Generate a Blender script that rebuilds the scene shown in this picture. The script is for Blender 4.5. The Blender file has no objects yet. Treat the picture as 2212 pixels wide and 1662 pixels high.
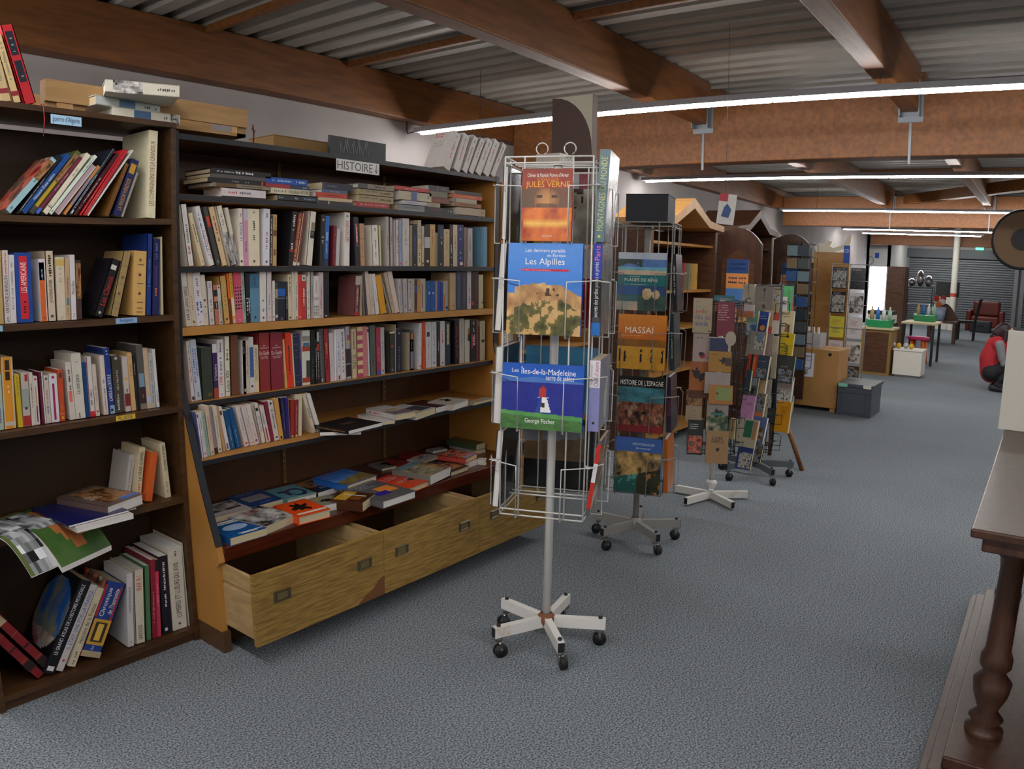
import bpy, bmesh, math, random
from mathutils import Matrix, Vector
random.seed(7)
S = bpy.context.scene
COL = S.collection
PI = math.pi

# ---------------------------------------------------------------- camera
# wide compact-camera lens with barrel distortion: theta = .59692 r - .029424 r^3  (r in units of 10 mm)
cam_d = bpy.data.cameras.new('camera')
cam = bpy.data.objects.new('camera', cam_d)
COL.objects.link(cam)
S.camera = cam
cam_d.type = 'PANO'
cam_d.sensor_fit = 'HORIZONTAL'
cam_d.sensor_width = 22.12
cam_d.sensor_height = 16.62
cam_d.clip_start = .02
pc = cam_d.cycles if hasattr(cam_d, 'cycles') and hasattr(cam_d.cycles, 'panorama_type') else cam_d
pc.panorama_type = 'FISHEYE_LENS_POLYNOMIAL'
pc.fisheye_fov = math.radians(170)
pc.fisheye_polynomial_k0 = 0
pc.fisheye_polynomial_k1 = -(1 / 1.675265) / 10
pc.fisheye_polynomial_k2 = 0
pc.fisheye_polynomial_k3 = .029424 / 1000
pc.fisheye_polynomial_k4 = 0
YAW, PITCH, ROLL = .63944156, .15363408, .01849313
fw = Vector((math.cos(YAW) * math.cos(PITCH), math.sin(YAW) * math.cos(PITCH), -math.sin(PITCH)))
rt0 = fw.cross(Vector((0, 0, 1))).normalized()
up0 = rt0.cross(fw)
rt = rt0 * math.cos(ROLL) + up0 * math.sin(ROLL)
up = up0 * math.cos(ROLL) - rt0 * math.sin(ROLL)
cam.matrix_world = Matrix(((rt.x, up.x, -fw.x, 0), (rt.y, up.y, -fw.y, 0), (rt.z, up.z, -fw.z, 1.42), (0, 0, 0, 1)))

# ---------------------------------------------------------------- world, exposure
w = bpy.data.worlds.new('world')
S.world = w
w.use_nodes = True
w.node_tree.nodes['Background'].inputs[0].default_value = (.8, .88, 1, 1)
w.node_tree.nodes['Background'].inputs[1].default_value = .25
S.view_settings.view_transform = 'Standard'
S.view_settings.look = 'None'
S.view_settings.exposure = 0.85
S.view_settings.gamma = 1
S.view_settings.use_curve_mapping = False
S.cycles.max_bounces = 8
S.cycles.diffuse_bounces = 5
TUBE = 40.0          # brightness of the strip lamps

# ---------------------------------------------------------------- helpers
def lin(c):
    return c / 12.92 if c <= .04045 else ((c + .055) / 1.055) ** 2.4

def hexc(h):
    if len(h) == 3:
        h = ''.join(a * 2 for a in h)
    return tuple(lin(int(h[i:i + 2], 16) / 255) for i in (0, 2, 4)) + (1,)

MATS = {}

def mat(name, col='888888', rough=.5, metal=0, emit=0, noise=None, bump=0, spec=.5, alpha=1, trans=0):
    """plain procedural material; noise = (other colour, scale, (stretch x, y, z), low, high)"""
    if name in MATS:
        return MATS[name]
    m = bpy.data.materials.new(name)
    m.use_nodes = True
    nt = m.node_tree
    b = nt.nodes['Principled BSDF']
    c = hexc(col) if isinstance(col, str) else tuple(col) + (1,)
    b.inputs['Base Color'].default_value = c
    b.inputs['Roughness'].default_value = rough
    b.inputs['Metallic'].default_value = metal
    b.inputs['Specular IOR Level'].default_value = spec
    b.inputs['Alpha'].default_value = alpha
    b.inputs['Transmission Weight'].default_value = trans
    if emit:
        b.inputs['Emission Color'].default_value = c
        b.inputs['Emission Strength'].default_value = emit
    if noise or bump:
        tc = nt.nodes.new('ShaderNodeTexCoord')
        mp = nt.nodes.new('ShaderNodeMapping')
        nz = nt.nodes.new('ShaderNodeTexNoise')
        nt.links.new(tc.outputs['Object'], mp.inputs['Vector'])
        nt.links.new(mp.outputs['Vector'], nz.inputs['Vector'])
        other, sc, st, lo, hi = noise if noise else (None, 40, (1, 1, 1), .3, .7)
        mp.inputs['Scale'].default_value = st
        nz.inputs['Scale'].default_value = sc
        nz.inputs['Detail'].default_value = 4
        if other:
            r = nt.nodes.new('ShaderNodeValToRGB')
            r.color_ramp.elements[0].position = lo
            r.color_ramp.elements[1].position = hi
            r.color_ramp.elements[0].color = c
            r.color_ramp.elements[1].color = hexc(other)
            nt.links.new(nz.outputs['Fac'], r.inputs['Fac'])
            nt.links.new(r.outputs['Color'], b.inputs['Base Color'])
        if bump:
            bp = nt.nodes.new('ShaderNodeBump')
            bp.inputs['Strength'].default_value = bump
            bp.inputs['Distance'].default_value = .01
            nt.links.new(nz.outputs['Fac'], bp.inputs['Height'])
            nt.links.new(bp.outputs['Normal'], b.inputs['Normal'])
    MATS[name] = m
    return m

def attr_mat(name, rough=.45, spec=.4):
    """printed surface: colour comes from the print (colour attribute), with slight wear"""
    m = bpy.data.materials.new(name)
    m.use_nodes = True
    nt = m.node_tree
    b = nt.nodes['Principled BSDF']
    b.inputs['Roughness'].default_value = rough
    b.inputs['Specular IOR Level'].default_value = spec
    a = nt.nodes.new('ShaderNodeAttribute')
    a.attribute_name = 'Col'
    nz = nt.nodes.new('ShaderNodeTexNoise')
    nz.inputs['Scale'].default_value = 35
    tc = nt.nodes.new('ShaderNodeTexCoord')
    nt.links.new(tc.outputs['Object'], nz.inputs['Vector'])
    mr = nt.nodes.new('ShaderNodeMapRange')
    mr.inputs['To Min'].default_value = .86
    mr.inputs['To Max'].default_value = 1.1
    nt.links.new(nz.outputs['Fac'], mr.inputs['Value'])
    mx = nt.nodes.new('ShaderNodeVectorMath')
    mx.operation = 'SCALE'
    nt.links.new(a.outputs['Color'], mx.inputs[0])
    nt.links.new(mr.outputs['Result'], mx.inputs['Scale'])
    nt.links.new(mx.outputs['Vector'], b.inputs['Base Color'])
    return m

PRINT = attr_mat('printed_paper')
PRINT_GLOSS = attr_mat('glossy_printed_cover', .24, .5)

class MB:
    """collects geometry of ONE mesh; faces carry a material index and a colour"""
    def __init__(s):
        s.v, s.f, s.mi, s.c, s.sm = [], [], [], [], []
        s.M = None
    def add(s, vs, fs, c='ffffff', mi=0, smooth=False):
        o = len(s.v)
        if s.M is not None:
            vs = [s.M @ Vector(p) for p in vs]
        s.v += [tuple(p) for p in vs]
        col = hexc(c) if isinstance(c, str) else c
        for f in fs:
            s.f.append([i + o for i in f])
            s.mi.append(mi)
            s.c.append(col)
            s.sm.append(smooth)
        return s
    def box(s, x0, x1, y0, y1, z0, z1, c='ffffff', mi=0):
        return s.add([(x0, y0, z0), (x1, y0, z0), (x1, y1, z0), (x0, y1, z0), (x0, y0, z1), (x1, y0, z1), (x1, y1, z1), (x0, y1, z1)],
                     [(0, 3, 2, 1), (4, 5, 6, 7), (0, 1, 5, 4), (1, 2, 6, 5), (2, 3, 7, 6), (3, 0, 4, 7)], c, mi)
    def quad(s, a, b, c_, d, c='ffffff', mi=0):
        return s.add([a, b, c_, d], [(0, 1, 2, 3)], c, mi)
    def prism(s, poly, a, b, axis='x', c='ffffff', mi=0):
        """2-D outline extruded from a to b along an axis"""
        n = len(poly)
        def p(u, v, t):
            return (t, u, v) if axis == 'x' else (u, t, v) if axis == 'y' else (u, v, t)
        vs = [p(u, v, a) for u, v in poly] + [p(u, v, b) for u, v in poly]
        fs = [tuple(range(n))[::-1], tuple(range(n, 2 * n))] + [(i, (i + 1) % n, (i + 1) % n + n, i + n) for i in range(n)]
        return s.add(vs, fs, c, mi)
    def tube(s, pts, r, n=6, c='ffffff', mi=0, closed=False):
        pts = [Vector(p) for p in pts]
        rings = []
        for i, p in enumerate(pts):
            a = pts[i - 1] if (i or closed) else p
            b = pts[(i + 1) % len(pts)] if (i < len(pts) - 1 or closed) else p
            d = ((p - a).normalized() if (p - a).length else Vector()) + ((b - p).normalized() if (b - p).length else Vector())
            d = d.normalized() if d.length > 1e-6 else Vector((0, 0, 1))
            e = d.cross(Vector((0, 0, 1)) if abs(d.z) < .9 else Vector((1, 0, 0))).normalized()
            g = d.cross(e)
            rr = r[i] if isinstance(r, (list, tuple)) else r
            rings.append([p + (e * math.cos(2 * PI * k / n) + g * math.sin(2 * PI * k / n)) * rr for k in range(n)])
        vs = [q for g in rings for q in g]
        m = len(pts)
        fs = []
        for i in range(m if closed else m - 1):
            j = (i + 1) % m
            for k in range(n):
                k2 = (k + 1) % n
                fs.append((i * n + k, i * n + k2, j * n + k2, j * n + k))
        if not closed:
            fs += [tuple(range(n))[::-1], tuple((m - 1) * n + k for k in range(n))]
        return s.add(vs, fs, c, mi, True)
    def lathe(s, prof, n=20, o=(0, 0, 0), c='ffffff', mi=0, a0=0, a1=2 * PI):
        """profile [(radius, z)] turned about z"""
        vs, fs = [], []
        full = abs(a1 - a0 - 2 * PI) < 1e-6
        m = n if full else n + 1
        for r, z in prof:
            for k in range(m):
                t = a0 + (a1 - a0) * k / n
                vs.append((o[0] + r * math.cos(t), o[1] + r * math.sin(t), o[2] + z))
        for i in range(len(prof) - 1):
            for k in range(n):
                k2 = (k + 1) % m
                fs.append((i * m + k, i * m + k2, (i + 1) * m + k2, (i + 1) * m + k))
        return s.add(vs, fs, c, mi, True)
    def ball(s, o, r, n=10, c='ffffff', mi=0):
        rx, ry, rz = r if isinstance(r, (list, tuple)) else (r, r, r)
        vs, fs = [], []
        for i in range(n + 1):
            a = PI * i / n
            for k in range(n * 2):
                b = PI * k / n
                vs.append((o[0] + rx * math.sin(a) * math.cos(b), o[1] + ry * math.sin(a) * math.sin(b), o[2] + rz * math.cos(a)))
        for i in range(n):
            for k in range(n * 2):
                k2 = (k + 1) % (n * 2)
                fs.append((i * n * 2 + k, (i + 1) * n * 2 + k, (i + 1) * n * 2 + k2, i * n * 2 + k2))
        return s.add(vs, fs, c, mi, True)
    def build(s, name, mats, parent=None, loc=None, bevel=0):
        me = bpy.data.meshes.new(name)
        me.from_pydata(s.v, [], s.f)
        mats = mats if isinstance(mats, (list, tuple)) else [mats]
        for m in mats:
            me.materials.append(m)
        me.polygons.foreach_set('material_index', s.mi)
        me.polygons.foreach_set('use_smooth', s.sm)
        if any(m in (PRINT, PRINT_GLOSS) for m in mats):
            at = me.color_attributes.new('Col', 'FLOAT_COLOR', 'CORNER')
            flat = []
            for p, c in zip(me.polygons, s.c):
                flat += list(c) * p.loop_total
            at.data.foreach_set('color', flat)
        me.update()
        o = bpy.data.objects.new(name, me)
        COL.objects.link(o)
        if parent:
            o.parent = parent
        if loc is not None:
            o.location = loc
        if bevel:
            b = o.modifiers.new('bevel', 'BEVEL')
            b.width = bevel
            b.segments = 2
            b.limit_method = 'ANGLE'
        return o

def tag(o, label, cat, group=None):
    o['label'] = label
    o['category'] = cat
    if group:
        o['group'] = group
    return o

def thing(name, label, cat, loc=(0, 0, 0), rz=0, group=None, M=None):
    o = bpy.data.objects.new(name, None)
    o.empty_display_size = .05
    COL.objects.link(o)
    if M is not None:
        o.matrix_world = M
    else:
        o.location = loc
        o.rotation_euler = (0, 0, rz)
    return tag(o, label, cat, group)

def struct(o):
    o['kind'] = 'structure'
    return o

# real lettering: outlines of the built-in font, cached as triangles (unit height capitals)
GLY = {}
def glyphs(txt):
    if txt not in GLY:
        cu = bpy.data.curves.new('lettering', 'FONT')
        cu.body = txt
        cu.size = 1
        cu.resolution_u = 2
        ob = bpy.data.objects.new('lettering', cu)
        me = bpy.data.meshes.new_from_object(ob)
        vs = [(v.co.x, v.co.y) for v in me.vertices]
        fs = [tuple(p.vertices) for p in me.polygons]
        bpy.data.meshes.remove(me)
        bpy.data.objects.remove(ob)
        bpy.data.curves.remove(cu)
        xs = [a for a, b in vs] or [0]
        ys = [b for a, b in vs] or [0]
        x0, x1, y0, y1 = min(xs), max(xs), min(0, min(ys)), max(ys + [.6])
        GLY[txt] = ([((a - x0) / max(1e-6, x1 - x0), (b - y0) / max(1e-6, y1 - y0)) for a, b in vs], fs, (x1 - x0) / max(1e-6, y1 - y0))
    return GLY[txt]

def text_on(mb, txt, o, r, u, w, h, c, fit=True, mi=0):
    """lettering in the frame o, right vector r, up vector u (unit), fitted in w x h, centred"""
    vs, fs, asp = glyphs(txt)
    if not fs:
        return
    if fit:
        hh = min(h, w / asp * 1.9)
        ww = min(w, hh * asp)
    else:
        ww, hh = w, h
    o = o + r * ((w - ww) / 2) + u * ((h - hh) / 2)
    mb.add([o + r * (a * ww) + u * (b * hh) for a, b in vs], fs, c, mi)

def scribble(mb, o, r, u, w, h, c, rnd, mi=0):
    """a line of print too small to read: a run of letter-sized dashes"""
    n = max(3, min(26, int(w / max(h, 1e-4) * 1.5)))
    x = 0
    step = w / n
    for k in range(n):
        if rnd.random() < .14:
            continue
        a, b = x + k * step, x + k * step + step * rnd.uniform(.45, .85)
        y0, y1 = h * rnd.uniform(.05, .25), h * rnd.uniform(.62, .95)
        mb.add([o + r * a + u * y0, o + r * b + u * y0, o + r * b + u * y1, o + r * a + u * y1], [(0, 1, 2, 3)], c, mi)

def vnoise(x, y, seed=0):
    def h(i, j):
        n = math.sin(i * 127.1 + j * 311.7 + seed * 74.7) * 43758.5453
        return n - math.floor(n)
    i, j = math.floor(x), math.floor(y)
    fx, fy = x - i, y - j
    fx, fy = fx * fx * (3 - 2 * fx), fy * fy * (3 - 2 * fy)
    return (h(i, j) * (1 - fx) + h(i + 1, j) * fx) * (1 - fy) + (h(i, j + 1) * (1 - fx) + h(i + 1, j + 1) * fx) * fy

def fbm(x, y, seed=0, o=4):
    return sum(vnoise(x * 2 ** k, y * 2 ** k, seed + k) * .5 ** (k + 1) for k in range(o)) / (1 - .5 ** o)

def mixc(a, b, t):
    t = max(0, min(1, t))
    return tuple(p * (1 - t) + q * t for p, q in zip(a, b))

def art(mb, fn, o, r, u, w, h, nx, ny, mi=0):
    """a printed picture: a grid of small facets coloured by fn(u, v)"""
    vs = [o + r * (w * i / nx) + u * (h * j / ny) for j in range(ny + 1) for i in range(nx + 1)]
    base = len(mb.v)
    for j in range(ny):
        for i in range(nx):
            a = j * (nx + 1) + i
            mb.f.append([base + a, base + a + 1, base + a + nx + 2, base + a + nx + 1])
            mb.mi.append(mi)
            mb.c.append(tuple(fn((i + .5) / nx, (j + .5) / ny))[:3] + (1,))
            mb.sm.append(False)
    mb.v += [tuple(mb.M @ p) if mb.M is not None else tuple(p) for p in vs]

# ---------------------------------------------------------------- printed pictures
H_ = hexc
def ramp(stops):
    st = [(t, H_(c)) for t, c in stops]
    def f(x):
        for (a, ca), (b, cb) in zip(st, st[1:]):
            if x <= b:
                return mixc(ca, cb, (x - a) / max(1e-6, b - a))
        return st[-1][1]
    return f

def pic_gray(seed, lo='1c1c1c', hi='d8d4d0', sc=5):
    a, b = H_(lo), H_(hi)
    return lambda u, v: mixc(a, b, (fbm(u * sc, v * sc, seed) - .25) * 1.9)

def pic_mix(seed, cols, sc=4):
    f = ramp([(i / (len(cols) - 1), c) for i, c in enumerate(cols)])
    return lambda u, v: f(max(0, min(1, (fbm(u * sc, v * sc, seed) - .2) * 1.7)))

def pic_alpilles(u, v):
    ridge = .54 - .12 * max(0, u - .72) / .28 + .05 * (fbm(u * 7, 0, 3) - .5) - (.07 if u < .1 else 0) + (.03 if .33 < u < .52 else 0)
    if v > ridge:
        return mixc(H_('3f83dc'), H_('5a9cec'), (v - .5) * 1.2)
    d = (ridge - v)
    n = fbm(u * 9, v * 9, 5)
    if d < .2 - .1 * u + .1 * n:
        if .38 < u < .7 and ridge - .12 < v < ridge - .035 and vnoise(u * 22, v * 14, 2) > .72:
            return H_('4a3020')
        return mixc(H_('8a5a34'), H_('e8bc80'), n * 1.3 - .1)
    g = fbm(u * 12, v * 12, 9)
    if g > .6:
        return mixc(H_('b08850'), H_('d8b078'), g)
    return mixc(H_('22301a'), H_('7c7440'), g * 1.5 - .1)

def pic_verne(u, v):
    base = mixc(H_('b02a10'), H_('7a2814'), v)
    n = fbm(u * 6, v * 6, 12)
    if v < .46:
        return mixc(mixc(H_('9a2208'), H_('ec7a18'), n * 1.5 - .15), H_('f8c050'), max(0, 1 - abs(v - .24) * 14) * (.4 + n) if .05 < u < .95 else 0)
    if v < .74:
        # a bearded head fading in the smoke
        e = ((u - .52) / .27) ** 2 + ((v - .56) / .2) ** 2
        if e < 1:
            c = mixc(H_('c88848'), H_('6a3a1c'), e * .8 + .3 * (u > .55))
            if v < .5 + .03 * n and abs(u - .5) < .2:
                c = mixc(c, H_('4a2410'), .75)
            if .6 < v < .635 and .1 < abs(u - .5) < .0 + .2:
                c = H_('3a1c10')
            return c
        return mixc(H_('5a4a30'), H_('7a3a1c'), n)
    return mixc(base, H_('a83010'), n)

def pic_iles(u, v):
    if v < .22 - .06 * u:
        return mixc(H_('2c5a30'), H_('5a8a4a'), fbm(u * 14, v * 20, 4))
    if v < .28 - .05 * u:
        return mixc(H_('4a9050'), H_('6aa860'), fbm(u * 9, v * 9, 6))
    # lighthouse
    if .27 < v < .55:
        hw = .035 + .075 * (1 - (v - .24) / .28) * .9
        if v < .5 and abs(u - .52) < hw:
            if u < .52 - hw * .35:
                return H_('2a4a98')
            if .34 < v < .42 and abs(u - .515) < .018:
                return H_('4a2a2a')
            return H_('eeeeee')
        if .49 < v < .505 and abs(u - .52) < .065:
            return H_('f0eae8')
    if .505 < v < .62 and abs(u - .51) < .042:
        return H_('b83a34')
    if .62 <= v < .68 and abs(u - .51) < .045 * (1 - (v - .62) / .06):
        return H_('a83030')
    if v < .72:
        return mixc(H_('20288a'), H_('2c3a9c'), fbm(u * 10, v * 16, 2))
    hills = .74 + .11 * fbm(u * 4, 0, 8) * (1 - abs(u - .45) * 1.2)
    if v < hills:
        return mixc(H_('3a6cc0'), H_('5a86c8'), fbm(u * 9, v * 9, 3))
    return mixc(H_('1f66cc'), H_('1a50b0'), (v - .75) * 3)

def pic_plages(u, v):
    n = fbm(u * 5, v * 5, 21)
    if v > .42 and v < .62:
        return H_('0d6c70')
    if v >= .62:
        if v > .88:
            return mixc(H_('8a9ab0'), H_('b8c0c8'), n)
        if u < .5 and v > .82 - .3 * abs(u - .25) and n > .35:
            return H_('1c3026')
        if v > .75:
            return mixc(H_('2a4a8a'), H_('5a86c0'), n)
        if v > .7:
            return mixc(H_('3a8aa8'), H_('7ab8c0'), n)
        return mixc(H_('b09c80'), H_('c8b498'), n)
    if u < .43:
        if v > .27:
            return mixc(H_('24408c'), H_('2a6a9a'), n)
        if v > .15:
            return mixc(H_('24301c'), H_('4a7a80'), n * 1.4 - .2)
        return mixc(H_('5a9a98'), H_('c8a888'), n * 1.6 - .3)
    e = ((u - .62) / .1) ** 2 + ((v - .29) / .1) ** 2
    e2 = ((u - .8) / .08) ** 2 + ((v - .28) / .08) ** 2
    if e < 1 or e2 < 1:
        return mixc(H_('8a6a40'), H_('d8c090'), fbm(u * 14, v * 14, 5) * 1.2)
    if v > .26:
        return mixc(H_('1c3a6a'), H_('2a5080'), n)
    return mixc(H_('1c1a14'), H_('3a5a54'), n * 1.3)

def pic_massai(u, v):
    if v > .55:
        return mixc(H_('c86a14'), H_('e09030'), (v - .55) * 1.6)
    if v > .42:
        return mixc(H_('6a4414'), H_('a0681c'), fbm(u * 8, v * 6, 4))
    if .14 < v < .36:
        k = u * 9
        f = k - math.floor(k)
        if abs(f - .5) < .22 * (1 - abs(v - .22) * 3) and vnoise(math.floor(k), 3, 2) > .2 and vnoise(u * 30, v * 20, 7) > .25:
            return H_('1c1008')
    return mixc(H_('b07a1c'), H_('d8a030'), fbm(u * 10, v * 14, 6))

def pic_espagne(u, v):
    if v > .82:
        return H_('14120f')
    if v > .55:
        return mixc(H_('1c3a3a'), H_('4a8a98'), fbm(u * 6, v * 12, 3) * 1.3 - .1)
    if v > .12:
        n = fbm(u * 14, v * 14, 8)
        return mixc(H_('180c08'), ramp([(0, '4a1c10'), (.5, '9a5a40'), (1, 'd8c0a8')])(fbm(u * 22, v * 18, 2)), n * 1.7 - .35)
    return mixc(H_('6a1c1c'), H_('8a2424'), u)

def pic_medit(u, v):
    if v > .76:
        return mixc(H_('2a4a90'), H_('3a62a8'), v)
    n = fbm(u * 9, v * 9, 31)
    if v > .36 + .2 * (u - .5):
        return mixc(H_('1c2416'), H_('c8a060'), n * 1.9 - .45)
    if u < .5:
        return mixc(H_('0f4a44'), H_('5aa098') if n > .62 else H_('1a5a54'), n)
    return mixc(H_('14140e'), H_('c8803a') if n > .66 else H_('3a3a18'), n)

def pic_atlas(u, v):
    # globe at the foot of a dark cover, seen near the spine
    d = math.hypot((u - .5) / .52, (v - .55) / .38)
    if d < 1:
        n = fbm(u * 5, v * 5, 40)
        if v < .36:
            return mixc(H_('c8c4cc'), H_('a03030') if n > .58 else H_('98903a'), n * 1.6 - .35)
        return mixc(H_('1c5aa8'), H_('8a8a50'), n * 2.2 - .7)
    return H_('141418')

def pic_rider(u, v):
    if v < .3 + .2 * u:
        return mixc(H_('5a5030'), H_('b09a60'), fbm(u * 7, v * 7, 3))
    return mixc(H_('2a78d8'), H_('8ab8e8'), max(0, .9 - v) * fbm(u * 5, v * 5, 5) * 1.6)

def pic_paint(u, v):
    n = fbm(u * 4, v * 9, 17)
    if v > .75:
        return mixc(H_('3a5a72'), H_('98a8a8'), n)
    return mixc(H_('4a5250'), ramp([(0, 'b8a878'), (.5, 'c8b890'), (1, 'b07a30')])(u), n * 1.5 - .25)

def pic_wash(u, v):
    n = fbm(u * 5, v * 5, 23)
    if v > .78:
        k = int(u * 6)
        return [H_('2a2a7a'), H_('8a8a90'), H_('b09030'), H_('9a9a9a'), H_('7a2a3a'), H_('8a8a84')][k % 6] if n > .3 else H_('b0b0ac')
    if v > .5 and .15 < u < .75 and n > .42:
        return mixc(H_('1c1a18'), H_('4a2424'), u)
    if .1 < u < .3 and .3 < v < .52:
        return H_('c88848') if v < .42 else H_('d8d0cc')
    if u < .15 and v < .35:
        return H_('b8a838')
    return mixc(H_('5a5444'), H_('b8b4a8'), n * 1.3 + v * .2 - .2)

def pic_red(u, v):
    return H_('c8c4c0') if v > .62 or u < .08 else H_('a81c20') if vnoise(u * 40, v * 60, 3) < .75 or not .2 < u < .8 else H_('c88a80')

def pic_photog(u, v):
    if v < .42 or u > .86 or v > .92:
        return H_('14120f')
    if .22 < u < .28 and v < .86:
        return H_('8a6a4a')
    return mixc(H_('6a6a70'), H_('8a8c92'), v) if v > .66 + .1 * u else mixc(H_('5a4630'), H_('8a6c44'), fbm(u * 6, v * 6, 5))

PICS = {'red': pic_red, 'photog': pic_photog, 'alpilles': pic_alpilles, 'verne': pic_verne, 'iles': pic_iles, 'plages': pic_plages, 'massai': pic_massai, 'espagne': pic_espagne,
        'medit': pic_medit, 'atlas': pic_atlas, 'rider': pic_rider, 'paint': pic_paint, 'wash': pic_wash,
        'i': pic_gray(3), 'i2': pic_mix(6, ['1c1410', '6a4426', 'b08050', '4a5058']), 'i3': pic_mix(11, ['5a1c14', 'b83a2c', 'd8806a', '3a2a2a', 'c8b890']),
        'mount': pic_mix(14, ['14141c', '3a3a52', '8a8a98', '2c2c3c']), 'garden': pic_mix(19, ['3a3a3c', '5a5a66', '7c7c70', '4a4450']),
        'dark': pic_mix(25, ['101014', '16161c', '2a2a30', '0c0c10']), 'photo': pic_mix(28, ['14120e', '5a4a34', '8a94a0', '2a2016']),
        'green': pic_mix(33, ['1c2c1c', '3a5a3a', '8a8a70', 'b8b0a0']), 'blue': pic_mix(36, ['1c2c4a', '3a6a9a', '9ab0b8', 'c8b080']),
        'street': pic_mix(39, ['2a2a2e', '5a4a40', '9a7a60', 'b8b0a8']), 'comic': pic_mix(42, ['1c1c20', '7a7a78', 'c8c8c0', '3a3a40'], 6)}

# ---------------------------------------------------------------- books
PAPER = mat('page_paper', 'd9cba8', .8, noise=('b8a884', 3, (220, 1, 1), .35, .7))
PAPER_W = mat('white_page_paper', 'e6e3de', .7, noise=('c9c6c2', 3, (220, 1, 1), .35, .7))

def nums(p):
    return [float(x) for x in p]

def front_deco(mb, deco, o, r, u, w, h, rnd, big=1):
    """what is printed on a cover; o lower corner next to the spine"""
    for k, d in enumerate(x for x in deco.split(';') if x and x != '-'):
        q = d.split(':')
        lift = mb.LN * (.0004 + .00012 * k)
        if q[0] == 'fb':
            x0, y0, x1, y1 = nums(q[2:6])
            oo = o + lift
            mb.add([oo + r * (x0 * w) + u * (y0 * h), oo + r * (x1 * w) + u * (y0 * h), oo + r * (x1 * w) + u * (y1 * h), oo + r * (x0 * w) + u * (y1 * h)], [(0, 1, 2, 3)], q[1])
        elif q[0] == 'fe':
            cx, cy, rx, ry = nums(q[2:6])
            oo = o + lift
            mb.add([oo + r * ((cx + rx * math.cos(a)) * w) + u * ((cy + ry * math.sin(a)) * h) for a in [i * PI / 10 for i in range(20)]], [tuple(range(20))], q[1])
        elif q[0] == 'ft':
            x0, y0, x1, y1 = nums(q[2:6])
            text_on(mb, q[6], o + lift + r * (x0 * w) + u * (y0 * h), r, u, (x1 - x0) * w, (y1 - y0) * h, q[1])
        elif q[0] == 'fx':
            x0, y0, x1, y1 = nums(q[2:6])
            hh = (y1 - y0) * h
            n = max(1, round(hh / (.014 * big)))
            for j in range(n):
                scribble(mb, o + lift + r * (x0 * w) + u * (y1 * h - (j + .85) * hh / n), r, u, (x1 - x0) * w * rnd.uniform(.6, 1), hh / n * .62, q[1], rnd)
        elif q[0] == 'fs':
            x0, y0, x1, y1 = nums(q[1:5])
            pts = []
            for i in range(22):
                a = i * 2 * PI / 22
                rad = .5 * (.35 + .75 * rnd.random())
                pts.append(o + lift + r * ((x0 + (x1 - x0) * (.5 + rad * math.cos(a))) * w) + u * ((y0 + (y1 - y0) * (.5 + rad * math.sin(a))) * h))
            c = sum(pts, Vector()) / 22
            mb.add([c] + pts, [(0, i + 1, (i + 1) % 22 + 1) for i in range(22)], '1c1614')
        elif q[0] in ('fi', 'fi2', 'fi3', 'fc', 'fk', 'fp'):
            nm = {'fi': 'i', 'fi2': 'i2', 'fi3': 'i3', 'fc': 'rider', 'fk': 'paint'}.get(q[0], q[1])
            a = q[2:] if q[0] == 'fp' else q[1:]
            x0, y0, x1, y1 = nums(a[:4])
            nx = int(a[4]) if len(a) > 4 else 26
            art(mb, PICS[nm], o + lift + r * (x0 * w) + u * (y0 * h), r, u, (x1 - x0) * w, (y1 - y0) * h, nx, int(nx * 1.2))

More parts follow.
